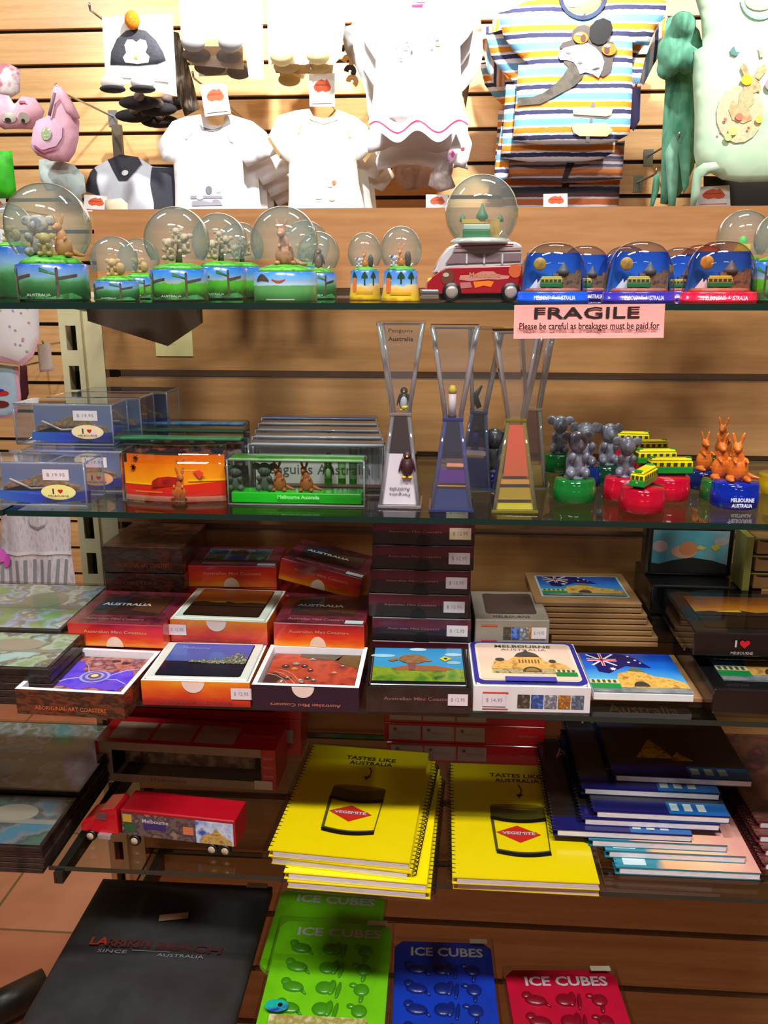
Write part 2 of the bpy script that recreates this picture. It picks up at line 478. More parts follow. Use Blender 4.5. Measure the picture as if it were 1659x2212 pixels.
# ================================================================== the shelf unit
XL = XP(118, 800, 1.09).x          # left upright, outer edge
UW = 0.054
XU = [XL + UW / 2]                 # upright centres
XU.append(XU[0] + 1.2)
XB = XU[1]
PT = XP(830, 449, YP).z            # panel top
unit = thing('display_unit', 'beech slatted gondola panel with cream slotted uprights holding five glass shelves', 'display unit', (0, YP, 0))
def P_(b, name): return b.build(name, unit, loc=(0, -YP, 0))
pan = MB()
PX0, PX1 = XU[0] + 0.029, 0.80
pan.box(((PX0 + PX1) / 2, YP + 0.016, (PT + 0.05) / 2), (PX1 - PX0, 0.008, PT - 0.05), DARK)
gz = [H - 0.117 - 0.105 * k for k in range(-1, 12)]
prev = PT
for g in gz:
    a, b_ = g + 0.0055, prev
    pan.box(((PX0 + PX1) / 2, YP + 0.006, (a + b_) / 2), (PX1 - PX0, 0.012, b_ - a), BEECH)
    # metal insert lining the groove
    pan.box(((PX0 + PX1) / 2 + .006, YP + 0.009, g + 0.0047), (PX1 - PX0 - .02, 0.012, 0.0012), ALU)
    pan.box(((PX0 + PX1) / 2 + .006, YP + 0.009, g - 0.0047), (PX1 - PX0 - .02, 0.012, 0.0012), ALU)
    pan.box(((PX0 + PX1) / 2 + .006, YP + 0.0115, g), (PX1 - PX0 - .02, 0.001, 0.0085), ALU)
    prev = g - 0.0055
pan.box(((PX0 + PX1) / 2, YP + 0.006, (prev + 0.05) / 2), (PX1 - PX0, 0.012, prev - 0.05), BEECH)
P_(pan, 'slat_panel')
def upright(x):
    b = MB()
    zt = H - 0.012
    z0 = 0.0
    # slotted face built from strips so that the slots are real holes
    fw, sw = UW * 0.55, 0.014
    xs = x - UW / 2 + fw * 0.52
    y = YP - 0.004
    b.box((x - UW / 2 + (xs - sw / 2 - (x - UW / 2)) / 2, y, (zt + z0) / 2), (xs - sw / 2 - (x - UW / 2), 0.003, zt - z0), CREAM)
    b.box(((xs + sw / 2 + x - UW / 2 + fw) / 2, y, (zt + z0) / 2), (x - UW / 2 + fw - xs - sw / 2, 0.003, zt - z0), CREAM)
    zc = XP(135, 730, y).z
    k = int((zt - zc) / 0.052) + 1
    zz = zc + 0.052 * 0
    edges = []
    q = zc
    while q + 0.016 < zt: q += 0.052
    slots = []
    while q > 0.05:
        if q + .016 < zt: slots.append(q)
        q -= 0.052
    top = zt
    for c in slots:
        b.box((xs, y, (top + c + 0.016) / 2), (sw, 0.003, top - c - 0.016), CREAM); top = c - 0.016
    b.box((xs, y, top / 2), (sw, 0.003, top), CREAM)
    b.box((x - UW / 2 + 0.0015, y + 0.02, (zt + z0) / 2), (0.003, 0.038, zt - z0), CREAM)
    b.box((x - UW / 2 + fw - .0015, y + 0.02, (zt + z0) / 2), (0.003, 0.038, zt - z0), CREAM)
    b.box((xs, y + 0.03, (zt + z0) / 2), (fw - .006, 0.004, zt - z0), DARK)
    # plain flange beside it
    b.box((x + UW / 2 - (UW - fw) / 2, y + 0.009, (zt + z0) / 2), (UW - fw, 0.003, zt - z0), CREAM)
    b.box((x + UW / 2 - .0015, y + 0.022, (zt + z0) / 2), (0.003, 0.028, zt - z0), CREAM)
    P_(b, 'upright')
for x in XU: upright(x)
b = MB(); b.box((0.12, 1.17, 0.06), (1.3, 0.08, 0.08), flat((40, 38, 36), 0.5)); P_(b, 'base_plinth')

GLASS = clear((250, 253, 251), (214, 232, 224), 1.0, 0.01)
GEDGE = flat((16, 42, 38), 0.12, 0, 0.6)
def glass_shelf(x0, x1, zt, label, front=YF, back=YP - 0.008):
    g = MB(); cx, cy = (x0 + x1) / 2, (front + back) / 2
    g.add([(x0, front, zt), (x1, front, zt), (x1, back, zt), (x0, back, zt), (x0, front, zt - GT), (x1, front, zt - GT), (x1, back, zt - GT), (x0, back, zt - GT)],
          [(0, 1, 2, 3), (7, 6, 5, 4)], GLASS, T(-cx, -cy, 0))
    g.add([(x0, front, zt), (x1, front, zt), (x1, back, zt), (x0, back, zt), (x0, front, zt - GT), (x1, front, zt - GT), (x1, back, zt - GT), (x0, back, zt - GT)],
          [(4, 5, 1, 0), (5, 6, 2, 1), (6, 7, 3, 2), (7, 4, 0, 3)], GEDGE, T(-cx, -cy, 0))
    o = g.build('glass_shelf', loc=(cx, cy, 0))
    return tag(o, label, 'shelf', 'glass shelves')
XS0 = ZP(108, 1864, SH[3]).x       # left end of the lower main shelves
XE = XB
ordn = ['topmost glass shelf, carrying the snow globes', 'second glass shelf, carrying the hourglasses and clear souvenir boxes', 'third glass shelf, carrying the coaster boxes', 'fourth glass shelf, carrying the toy truck and yellow notebooks', 'lowest glass shelf, carrying the ice cube trays']
for i in range(5):
    glass_shelf(XS0, XB, SH[i], ordn[i])
    if i < 4: glass_shelf(XS0 - 0.62, XS0 - 0.004, SH[i], ['left neighbour of the topmost glass shelf, under the largest snow globe', 'left neighbour of the second glass shelf, under the clear boxes', 'left neighbour of the third glass shelf, under the wide placemats', 'left neighbour of the fourth glass shelf, under dark edged placemats'][i])
BRK = flat((48, 44, 38), 0.4, 0.4)
names = ['topmost', 'second', 'third', 'fourth', 'lowest']
for i in range(5):
    for j, x in enumerate((XS0 + 0.012, XB - 0.012)):
        b = MB()
        bl = (1.112 - YF) + .004 if i > 2 else .12
        pts = [(0, -GT), (-bl, -GT), (-bl, -GT - (.014 if i > 2 else .006)), (0, -GT - (0.03 if i > 2 else .02))]
        b.prism([(p[0], p[1]) for p in pts], -0.005, 0.005, BRK, T(0, 0, 0) @ Matrix(((0, 0, 1, 0), (1, 0, 0, 0), (0, 1, 0, 0), (0, 0, 0, 1))))
        o = b.build('shelf_bracket', loc=(x, 1.112, SH[i]))
        tag(o, 'dark metal bracket under the %s glass shelf at its %s end' % (names[i], ('left', 'right')[j]), 'bracket', 'shelf brackets')

# ================================================================== topmost shelf: snow globes
GLOBE = clear((250, 253, 252), (176, 208, 204), 1.6, 0.012, 1.5, .10, (226, 234, 232))
CLEAR = clear((250, 251, 254), (206, 212, 228), 1.4, 0.03, 1.5, .05, (200, 206, 226))
CRYS = clear((240, 242, 244), (170, 172, 178), 1.6, 0.02, 1.55)
WHITE = flat((232, 230, 232), 0.5)
PINKISH = flat((224, 208, 214), 0.5)
INK = flat((58, 50, 60), 0.6)
BLACK = flat((18, 17, 19), 0.4)
STICK = [flat((228, 214, 222), 0.5), flat((232, 212, 182), 0.5)]

def koala_blob(b, m, s=1.0, M=None, z=0):
    """seated koala about 0.03*s tall"""
    K = (M or I4) @ T(0, 0, z) @ SCL(s, s, s)
    b.ball((0, 0.001, 0.0085), (0.0075, 0.0068, 0.0095), m, K)
    b.ball((0, -0.002, 0.0215), (0.0072, 0.0066, 0.0066), m, K)
    for q in (-1, 1):
        b.ball((q * 0.0084, 0.0, 0.0243), (0.0044, 0.002, 0.0034), m, K)
        b.ball((q * 0.0052, -0.0055, 0.0128), (0.0028, 0.005, 0.0028), m, K, rot=RX(-25))
        b.ball((q * 0.0058, -0.0048, 0.0035), (0.0034, 0.0056, 0.0032), m, K)
    b.ball((0, -0.0085, 0.0208), (0.0020, 0.0018, 0.0028), m, K)
def roo_blob(b, m, s=1.0, M=None, z=0, face=1):
    """upright kangaroo about 0.036*s tall; tail to one side"""
    K = (M or I4) @ T(0, 0, z) @ SCL(s * face, s, s)
    b.ball((0, 0, 0.009), (0.0078, 0.0072, 0.0095), m, K)
    b.ball((-0.0008, -0.001, 0.0175), (0.0048, 0.0044, 0.0075), m, K)
    b.ball((-0.0025, -0.003, 0.0262), (0.0036, 0.0046, 0.0038), m, K)
    b.ball((-0.0035, -0.0068, 0.0252), (0.0022, 0.0030, 0.0022), m, K)
    for q in (-1, 1):
        b.ball((-0.002 + q * 0.0030, -0.001, 0.0325), (0.0015, 0.0011, 0.0052), m, K, rot=RY(q * 16))
        b.ball((q * 0.0044, -0.0052, 0.0165), (0.0014, 0.0042, 0.0014), m, K, rot=RX(20))
        b.ball((q * 0.0062, -0.004, 0.0022), (0.0026, 0.0078, 0.0022), m, K)
    b.tube([(0.004, 0.004, 0.006), (0.009, 0.0055, 0.0035), (0.0135, 0.004, 0.0022), (0.018, 0.002, 0.0016)], [0.0034, 0.0026, 0.0018, 0.001], m, K)
def penguin(b, s=1.0, M=None, z=0, turn=0, grey=BLACK, belly=WHITE):
    K = (M or I4) @ T(0, 0, z) @ RZ(turn) @ SCL(s, s, s)
    b.ball((0, 0, 0.008), (0.0046, 0.0042, 0.0082), grey, K); b.ball((0, -0.0014, 0.0072), (0.0036, 0.0034, 0.0066), belly, K)
    b.ball((0, -0.0005, 0.0168), (0.0032, 0.0032, 0.0032), grey, K); b.ball((0, -0.0036, 0.0166), (0.0009, 0.0022, 0.0008), flat((230, 200, 30)), K)
    for q in (-1, 1):
        b.ball((q * 0.0048, 0, 0.0092), (0.0009, 0.0022, 0.0056), grey, K, rot=RY(q * -14))
        b.ball((q * 0.0022, -0.002, 0.0008), (0.0018, 0.0026, 0.0008), flat((226, 180, 40)), K)

GRN = mottle([(40, 120, 40), (96, 190, 50), (60, 150, 60)], 120, 0.5)
DGRN = mottle([(22, 60, 34), (48, 112, 58), (70, 140, 80)], 70, 0.5)
def base_mat(style, h):
    if style == 'meadow':    # blue sky over green meadow
        return bands([(0.0, (52, 104, 52)), (0.3, (84, 150, 84)), (0.52, (96, 160, 96)), (0.56, (178, 206, 222)), (0.8, (96, 160, 216)), (1.0, (30, 110, 206))], 2, 0, h, h * .05, 90, 0.25, 0.5)
    if style == 'bush':      # sky, branches, bright grass, dark foot
        return bands([(0.0, (34, 50, 26)), (0.22, (52, 84, 36)), (0.4, (70, 160, 40)), (0.56, (84, 170, 50)), (0.6, (150, 168, 176)), (0.78, (70, 140, 206)), (1.0, (24, 96, 196))], 2, 0, h, h * .12, 110, 0.25, 0.5)
    if style == 'forest':
        return bands([(0.0, (28, 70, 38)), (0.35, (44, 96, 52)), (0.5, (66, 124, 74)), (0.62, (110, 168, 146)), (0.68, (120, 160, 200)), (1.0, (20, 84, 180))], 2, 0, h, h * .1, 60, 0.25, 0.5)
    return bands([(0.0, (176, 120, 20)), (0.12, (228, 196, 40)), (0.36, (226, 170, 60)), (0.5, (216, 196, 150)), (0.56, (120, 170, 216)), (1.0, (28, 100, 196))], 2, 0, h, h * .14, 90, 0.25, 0.5)
BRANCH = mottle([(44, 34, 30), (86, 66, 54), (60, 52, 40)], 200, 0.6)

def wrap_patch(b, r, h, a0, a1, z0, z1, mat, sx=1, sy=1, n=8, lift=0.0004):
    """thin printed patch following a round base; angle measured from the front (-y)"""
    vs = []; fs = []
    for i in range(n + 1):
        a = R(-90 + a0 + (a1 - a0) * i / n)
        for z in (z0 if not callable(z0) else z0(i / n), z1 if not callable(z1) else z1(i / n)):
            vs.append(((r + lift) * math.cos(a) * sx, (r + lift) * math.sin(a) * sy, z))
    for i in range(n): fs.append((2 * i, 2 * i + 2, 2 * i + 3, 2 * i + 1))
    b.add(vs, fs, mat)

def globe(label, px, py, rpx, Y, basew_px, style='meadow', fig='koalas', group='round snow globes', flare=1.0, elong=1.0, ztop=SH[0], rz=0, deco=True):
    c = XP(px, py, Y); m = scale_at(c)
    r = rpx * m; hb = (c.z - ztop) - r * 0.86 * elong
    bw = basew_px * m / 2
    t_ = thing('snow_globe', label, 'snow globe', (c.x, Y, ztop), rz, group)
    b = MB(); bm_ = base_mat(style, hb)
    b.lathe([(bw * flare * .97, 0), (bw * flare, hb * .04), (bw * (flare * .4 + .6), hb * .35), (bw, hb * .7), (bw, hb * .97), (bw * .94, hb)], bm_, seg=40)
    if deco:
        if style in ('meadow',):
            wrap_patch(b, bw, hb, -14, 10, lambda t: hb * (.72 - .1 * math.sin(t * 3.14)), lambda t: hb * (.76 - .06 * math.sin(t * 3.14)), flat((190, 70, 40)))
            wrap_patch(b, bw, hb, -50, -20, lambda t: hb * (.66 + .16 * t * (1 - t)), lambda t: hb * (.72 + .2 * math.sin(3.14 * t)), BRANCH)
            wrap_patch(b, bw * 1.002, hb, -26, 26, hb * .05, hb * .09, flat((150, 160, 150)))
        elif style in ('bush', 'forest'):
            for a in (-46, 30):
                wrap_patch(b, bw, hb, a - 2.2, a + 2.2, hb * .1, hb * .9, BRANCH)
                wrap_patch(b, bw, hb, a, a + 34, lambda t: hb * (.56 + .1 * t), lambda t: hb * (.64 + .09 * t), BRANCH)
                wrap_patch(b, bw, hb, a - 26, a - 2, lambda t: hb * (.8 - .1 * t), lambda t: hb * (.9 - .16 * t), DGRN)
            wrap_patch(b, bw * flare, hb, -70, 70, hb * .05, lambda t: hb * (.16 + .07 * math.sin(t * 17)), DGRN)
            b.text('AUSTRALIA', 0, hb * .16, bw * .7, hb * .07, flat((190, 196, 180)), Matrix(((1, 0, 0, 0), (0, 0, -1, -bw * max(1, flare) - .0006), (0, 1, 0, 0), (0, 0, 0, 1))))
        else:
            for a in (-40, 4, 40):
                wrap_patch(b, bw, hb, a - 3, a + 3, hb * .45, hb * .95, flat((30, 60, 34)))
                wrap_patch(b, bw, hb, a - 12, a + 12, lambda t: hb * .74, lambda t: hb * (.8 + .14 * math.sin(3.14 * t)), flat((28, 72, 40)))
            wrap_patch(b, bw * flare * .98, hb, -44, -28, hb * .3, hb * .75, flat((214, 110, 40)))
            wrap_patch(b, bw * flare * .97, hb, -30, 34, hb * .22, hb * .3, flat((206, 150, 30)))
    b.build('base', t_)
    zc = hb + r * 0.86 * elong
    g = MB(); prof = []
    a0 = math.acos(min(1, bw * .92 / r)) if bw * .92 < r else 0.1
    n = 22
    for i in range(n + 1):
        a = -min(a0, 1.0) + (math.pi / 2 + min(a0, 1.0)) * i / n
        prof.append((max(r * math.cos(a), 0.00005), zc + r * math.sin(a) * elong))
    g.lathe(prof, GLOBE, seg=48, caps=False); g.build('glass_dome', t_)
    k = MB(); k.lathe([(bw * .9, hb), (bw * .78, hb + r * .1), (bw * .45, hb + r * .2), (0.0001, hb + r * .21)], GRN, seg=24)
    k.build('snow_ground', t_)
    f = MB(); fz = hb + r * .16; S = r / 0.036
    if fig == 'koalas':
        G = mottle([(116, 104, 92), (206, 186, 150), (150, 120, 84)], 120, 0.6)
        f.tube([(0, .002, fz), (.002 * S, .002, fz + .02 * S), (0, .002, fz + .034 * S)], [.004 * S, .003 * S, .002 * S], mottle([(56, 96, 40), (110, 92, 60)], 200), seg=8)
        koala_blob(f, G, S * .85, T(-.007 * S, -.003 * S, fz + .004 * S) @ RZ(-20)); koala_blob(f, G, S * .8, T(.008 * S, 0, fz + .011 * S) @ RZ(15)); koala_blob(f, G, S * .6, T(.002 * S, -.006 * S, fz + .022 * S))
    elif fig == 'pair':
        G = mottle([(120, 120, 130), (176, 170, 160), (90, 92, 104)], 120, 0.6)
        koala_blob(f, G, S * 1.25, T(-.008 * S, 0, fz)); koala_blob(f, mottle([(150, 140, 70), (176, 160, 90)], 90), S * .7, T(.002 * S, -.012 * S, fz))
        roo_blob(f, flat((196, 130, 60)), S * .95, T(.012 * S, 0, fz))
    elif fig == 'roo':
        roo_blob(f, mottle([(150, 96, 60), (196, 140, 100), (120, 78, 50)], 90, 0.6), S * 1.3, T(0, 0, fz) @ RZ(12))
    elif fig == 'penguin':
        penguin(f, S * 1.7, T(0, 0, fz), grey=flat((50, 44, 44)), belly=flat((120, 80, 60)))
    elif fig == 'trio':
        roo_blob(f, flat((206, 130, 50)), S * .95, T(0.001 * S, 0, fz)); koala_blob(f, flat((214, 210, 220)), S * .7, T(-.012 * S, -.002, fz)); f.ball((-.014 * S, -.006 * S, fz + .017 * S), .0035 * S, flat((90, 60, 160)))
        f.ball((.012 * S, .002 * S, fz + .013 * S), (.006 * S, .005 * S, .014 * S), flat((60, 46, 44)))
    elif fig == 'tower':
        f.box((0, 0, fz + .008 * S), (.018 * S, .012 * S, .016 * S), flat((226, 206, 50))); f.ball((0, 0, fz + .018 * S), (.006 * S, .006 * S, .009 * S), flat((70, 190, 70)))
        f.box((-.009 * S, -.004 * S, fz + .005 * S), (.01 * S, .01 * S, .008 * S), flat((220, 190, 60)))
    else:
        G = flat((196, 160, 96)); koala_blob(f, G, S * 1.0, T(-.003 * S, 0, fz)); f.ball((.008 * S, 0, fz + .012 * S), (.008 * S, .006 * S, .01 * S), mottle([(150, 110, 60), (200, 160, 100)], 150))
    f.build('figurine', t_)
    # rim highlight collar between dome and base
    return t_

globe('largest snow globe, grey and orange animals inside, green meadow base, leftmost full one', 104, 490, 90, .905, 152, 'forest', 'pair')
globe('small snow globe with brown figures right of the largest globe', 247, 562, 50, .87, 96, 'forest', 'other')
globe('small snow globe hidden behind the small brown figured globe', 300, 560, 44, 1.0, 80, 'bush', 'other')
globe('snow globe with climbing cream koalas in front of its twin', 382, 520, 70, .89, 124, 'bush', 'koalas')
globe('snow globe with cream koalas just right behind the front koala globe', 474, 523, 60, .99, 108, 'bush', 'koalas')
globe('rearmost globe of the koala row, showing only its right rim', 520, 532, 50, 1.07, 90, 'bush', 'koalas', deco=False)
globe('snow globe with one tall brown kangaroo on a meadow base', 614, 522, 73, .88, 138, 'meadow', 'roo')
globe('snow globe with dark penguin behind right of the kangaroo globe', 688, 548, 46, .99, 76, 'forest', 'penguin')
globe('snow globe at the back behind the kangaroo globe, only its rim showing', 660, 530, 52, 1.07, 80, 'bush', 'other', deco=False)
globe('oval snow globe on yellow beach base, left one of the two small ovals', 788, 546, 37, .93, 62, 'beach', 'trio', 'oval snow globes', 1.12, 1.15)
globe('oval snow globe on yellow beach base, right one beside the red van', 866, 540, 45, .87, 74, 'beach', 'trio', 'oval snow globes', 1.16, 1.1)
globe('snow globe with yellow tower at the back near the right end', 1606, 512, 56, 1.0, 90, 'forest', 'tower')
globe('snow globe cut by the right picture edge, blue base', 1688, 515, 56, .87, 100, 'bush', 'tower')
globe('snow globe partly hidden behind the left rim of the largest globe', 22, 490, 48, 1.07, 80, 'forest', 'other', deco=False)

# ---- dome souvenirs with city scene
def dome(label, px, Y, wpx, hpx_top, col, tint):
    c = XP(px, 650, Y); c.z = SH[0]; m = scale_at(c); w_ = wpx * m / 2; top = XP(px, hpx_top, Y).z - SH[0]
    d_ = w_ * .62; hb = .0095
    t_ = thing('dome_snow_globe', label, 'snow globe', (c.x, Y, SH[0]), 0, 'city dome snow globes')
    BM = flat(col, 0.2, 0, 0.6)
    b = MB(); b.lathe([(w_ * .97, 0), (w_, .0012), (w_, .003), (w_ * .97, .0034), (w_ * .97, hb * .85), (w_ * .95, hb), (w_ * .9, hb)], BM, seg=48, sx=1, sy=.62)
    b.build('base', t_)
    l = MB(); l.text('MELBOURNE  AUSTRALIA', 0, 0, w_ * 1.1, .0042, flat((226, 226, 236)), Matrix(((1, 0, 0, 0), (0, 0, -1, -d_ * .985), (0, 1, 0, hb * .42), (0, 0, 0, 1))), bold=.02)
    l.build('lettering', t_)
    g = MB(); prof = []
    for i in range(19):
        a = math.pi / 2 * i / 18
        e = .72
        prof.append((max(w_ * .94 * math.cos(a) ** e, .00005), hb + (top - hb) * math.sin(a) ** (.86)))
    g.lathe(prof, clear(tint, tuple(int(v * .82) for v in tint), 1.3, .015, 1.5), seg=48, sx=1, sy=.62, caps=False); g.build('dome', t_)
    # scene inside: curved sky board, station, tram, sails, sun
    s_ = MB(); hs = (top - hb) * .80
    sky = bands([(0, (120, 170, 226)), (.4, (40, 120, 214)), (1, (20, 90, 196))], 2, 0, hs, .004, 60, .5)
    n = 12; vs = []; fs = []
    for i in range(n + 1):
        a = R(200 - 220 * i / n); x = w_ * .88 * math.cos(a); y = d_ * .62 * math.sin(a)
        top_z = hb + hs
        for z in (hb, top_z):
            kx = 1.0 if z == hb else .82
            vs.append((x * kx, y * .7 + .002, z)); 
    for i in range(n): fs.append((2 * i, 2 * i + 2, 2 * i + 3, 2 * i + 1))
    s_.add(vs, fs, sky, smooth=True)
    s_.build('sky_backdrop', t_)
    k = MB(); S = w_ / .035
    k.lathe([(w_ * .84, hb), (w_ * .7, hb + .003 * S), (.0001, hb + .004 * S)], mottle([(120, 96, 70), (214, 90, 40), (150, 140, 130)], 90), seg=24, sy=.62)
    k.build('ground', t_)
    z0 = hb + .003 * S
    st = MB(); BR = mottle([(92, 74, 60), (140, 112, 80), (70, 60, 60)], 150)
    st.box((.013 * S, .004 * S, z0 + .007 * S), (.026 * S, .008 * S, .014 * S), BR); st.lathe([(.0065 * S, z0 + .013 * S), (.006 * S, z0 + .017 * S), (.003 * S, z0 + .020 * S), (.0006 * S, z0 + .0245 * S)], flat((88, 92, 88)), T(.010 * S, .004 * S, 0), seg=16)
    st.box((.024 * S, .003 * S, z0 + .008 * S), (.006 * S, .007 * S, .018 * S), BR)
    st.build('station', t_)
    tr = MB(); A = T(-.002 * S, -.007 * S, z0 + .0005) @ RZ(-14)
    tr.box((0, 0, .0028 * S), (.021 * S, .007 * S, .0045 * S), flat((30, 130, 66)), A, .0008 * S); tr.box((0, 0, .0068 * S), (.021 * S, .007 * S, .004 * S), flat((196, 186, 60)), A, .0006 * S); tr.box((0, 0, .0095 * S), (.019 * S, .006 * S, .002 * S), flat((214, 200, 70)), A, .0008 * S)
    for i in range(5): tr.box(((-8 + 4 * i) * .001 * S, -.0036 * S, .0066 * S), (.0028 * S, .0003 * S, .0024 * S), flat((70, 70, 50)), A)
    tr.build('tram', t_)
    sl = MB()
    for i in range(3): sl.add([(-.022 * S + i * .004 * S, 0, z0), (-.014 * S + i * .004 * S, -.002 * S, z0), (-.015 * S + i * .003 * S, .001, z0 + (.009 - .001 * i) * S), (-.016 * S + i * .004 * S, .002 * S, z0)], [(0, 1, 2), (1, 3, 2), (3, 0, 2), (0, 3, 1)], flat((206, 206, 216)))
    sl.build('sails', t_)
    su = MB(); su.ball((-.013 * S, 0, z0 + .0225 * S), (.0062 * S, .002 * S, .0062 * S), mottle([(226, 180, 60), (150, 120, 60)], 120)); su.build('sun_disc', t_)
    return t_
BL_, PU_, RE_ = (24, 90, 226), (62, 50, 176), (226, 26, 66)
TB, TP, TR_ = (236, 240, 250), (238, 238, 250), (250, 226, 226)
dome('dome snow globe on bright blue base beside the red van', 1192, .87, 156, 524, BL_, TB)
dome('dome snow globe with dark purple base behind the bright blue one', 1258, .955, 130, 530, (44, 40, 140), TP)
dome('dome snow globe on purple base above the pink sign', 1378, .87, 158, 521, PU_, TP)
dome('dome snow globe behind left of the purple based dome', 1345, .965, 125, 531, (30, 60, 190), TB)
dome('dome snow globe behind, between the purple and the red based domes', 1462, .965, 120, 534, (90, 60, 190), TP)
dome('dome snow globe on red base, rightmost of the front domes', 1551, .87, 166, 520, RE_, TR_)
dome('dome snow globe behind left of the red based dome', 1508, 1.03, 125, 528, (190, 40, 60), TR_)

# ---- red van carrying a globe
def van():
    x0 = XP(922, 640, .88); x1 = XP(1124, 640, .88); Lx = x1.x - x0.x
    c = (x0.x + x1.x) / 2; m = scale_at(XP(1020, 640, .88)); Hh = (640 - 522) * m * 1.0
    D = Lx * .40
    t_ = thing('toy_van', 'red and cream toy camper van with a snow globe on its roof', 'toy van', (c, .885, SH[0]), R(4))
    def fx(px): return (px - 1023) * m
    def fz(py): return (645 - py) * m
    RED = flat((150, 20, 34), 0.25, 0, .6); IV = flat((190, 186, 190), 0.3, 0, .5); GLZ = flat((124, 104, 110), 0.15, 0, .6)
    Q = Matrix(((1, 0, 0, 0), (0, 0, -1, 0), (0, 1, 0, 0), (0, 0, 0, 1)))   # profile (x,z) extruded along -y
    low = [(920, 622), (921, 606), (931, 596), (945, 582), (962, 574), (1120, 570), (1124, 600), (1122, 628), (925, 630)]
    up = [(945, 584), (932, 588), (948, 556), (964, 534), (985, 525), (1060, 523), (1105, 523), (1119, 530), (1122, 571), (965, 576)]
    b = MB(); b.prism([(fx(p[0]), fz(p[1])) for p in low], -D / 2, D / 2, RED, Q, bev=.0015)
    b.build('lower_body', t_)
    b = MB(); b.prism([(fx(p[0]), fz(p[1])) for p in up], -D / 2 * .95, D / 2 * .95, IV, Q, bev=.002)
    b.build('roof_body', t_)
    yf = -D / 2 - .0004
    QF = Matrix(((1, 0, 0, 0), (0, 0, -1, yf), (0, 1, 0, 0), (0, 0, 0, 1)))
    w_ = MB()
    w_.poly([(fx(958), fz(568)), (fx(1118), fz(562)), (fx(1118), fz(546)), (fx(972), fz(548))], GLZ, QF)
    for q in (1003, 1040, 1078): w_.rect(fx(q) - .0008, fz(567), fx(q) + .0008, fz(547), IV, QF, .0002)
    w_.poly([(fx(975), fz(534)), (fx(1100), fz(530)), (fx(1100), fz(527.5)), (fx(980), fz(531)),], flat((140, 30, 40)), QF)
    w_.poly([(fx(972), fz(544)), (fx(1118), fz(540)), (fx(1118), fz(535)), (fx(976), fz(538)),], flat((150, 122, 122)), QF)
    w_.build('side_windows', t_)
    ws = MB(); a = (fx(934), fz(583)); c2 = (fx(960), fz(541)); dx, dz = c2[0] - a[0], c2[1] - a[1]; n_ = Vector((-dz, 0, dx)).normalized() * .0006
    ws.add([(a[0] + dx * .1 + n_.x, -D * .40, a[1] + dz * .1 + n_.z), (a[0] + dx * .1 + n_.x, D * .4, a[1] + dz * .1 + n_.z), (c2[0] - dx * .1 + n_.x, D * .38, c2[1] - dz * .1 + n_.z), (c2[0] - dx * .1 + n_.x, -D * .38, c2[1] - dz * .1 + n_.z)], [(0, 1, 2, 3)], flat((150, 180, 210), .1, 0, .8))
    ws.build('windscreen', t_)
    p_ = MB(); PK = flat((190, 120, 110)); TN = flat((176, 130, 90)); OR = flat((216, 110, 20)); BRN = flat((96, 50, 34))
    p_.poly([(fx(x), fz(y)) for x, y in ((990, 591), (1018, 590), (1035, 583), (1060, 583), (1070, 590), (1095, 592), (1092, 598), (1070, 600), (1050, 599), (1010, 603), (988, 600))], PK, QF)
    p_.text('Melbourne', fx(1042), fz(590), .030, .0045, TN, QF, .0003, .02)
    p_.poly([(fx(x), fz(y)) for x, y in ((1018, 604), (1050, 602), (1062, 604), (1056, 615), (1040, 612), (1022, 617))], OR, QF, ) 
    p_.poly([(fx(x), fz(y)) for x, y in ((990, 606), (1012, 605), (1016, 616), (992, 618))], flat((170, 100, 100)), QF)
    p_.ell(fx(963), fz(594), .0062, .0075, BRN, QF, z=.0002); p_.ell(fx(960), fz(590), .003, .002, flat((180, 160, 140)), QF, z=.0004)
    p_.ell(fx(1106), fz(582), .0065, .0065, flat((190, 84, 40)), QF, z=.0002)
    p_.build('printed_picture', t_)
    bp = MB(); b0 = fz(634); bp.box((fx(927), 0, fz(628)), (.017, D * 1.06, .0072), flat((186, 184, 188), .2, .8), None, .001); bp.box((fx(926), 0, fz(628)), (.018, D * 1.08, .0016), flat((120, 118, 120), .2, .8)); bp.build('bumper', t_)
    hl = MB(); hl.ball((fx(930), -D * .34, fz(606)), (.0035, .0042, .0048), flat((220, 190, 80), .15, 0, .6)); hl.ball((fx(930), D * .34, fz(606)), (.0035, .0042, .0048), flat((220, 190, 80), .15, 0, .6)); hl.build('headlight', t_)
    ch = MB(); ch.box((fx(1030), 0, fz(632)), (Lx * .8, D * .8, .009), BLACK); ch.build('chassis', t_)
    for wx in (973, 1098):
        for sgn in (-1, 1):
            wh = MB(); A = T(fx(wx), sgn * D * .47, .0092) @ RX(90)
            wh.lathe([(.004, -.003), (.0088, -.003), (.0092, -.002), (.0092, .002), (.0088, .003), (.004, .003)], BLACK, A, 24)
            hub = wh.build('wheel', t_)
            h2 = MB(); h2.lathe([(.0062, -.0012), (.006, .0), (.003, .0008), (.0005, .001)], flat((190, 172, 168), .25, .5), T(fx(wx), sgn * (D * .47 + .0032), .0092) @ RX(90 if sgn < 0 else -90), 20)
            h2.build('hubcap', hub)
    # globe on the roof
    r = 77 * m; gc = (fx(1036), 0, fz(463)); top = fz(524)
    b = MB(); b.lathe([(.030, top - .001), (.030, top + .0015), (.026, top + .004), (.022, top + .0045)], flat((206, 212, 210), .12, .3, .6), T(gc[0], 0, 0), 36); b.build('globe_collar', t_)
    g = MB(); prof = []
    for i in range(23):
        a = -.95 + (math.pi / 2 + .95) * i / 22; prof.append((max(r * math.cos(a), .00005), gc[2] + r * math.sin(a)))
    g.lathe(prof, GLOBE, T(gc[0], 0, 0), 48, caps=False); g.build('glass_dome', t_)
    z0 = top + .004
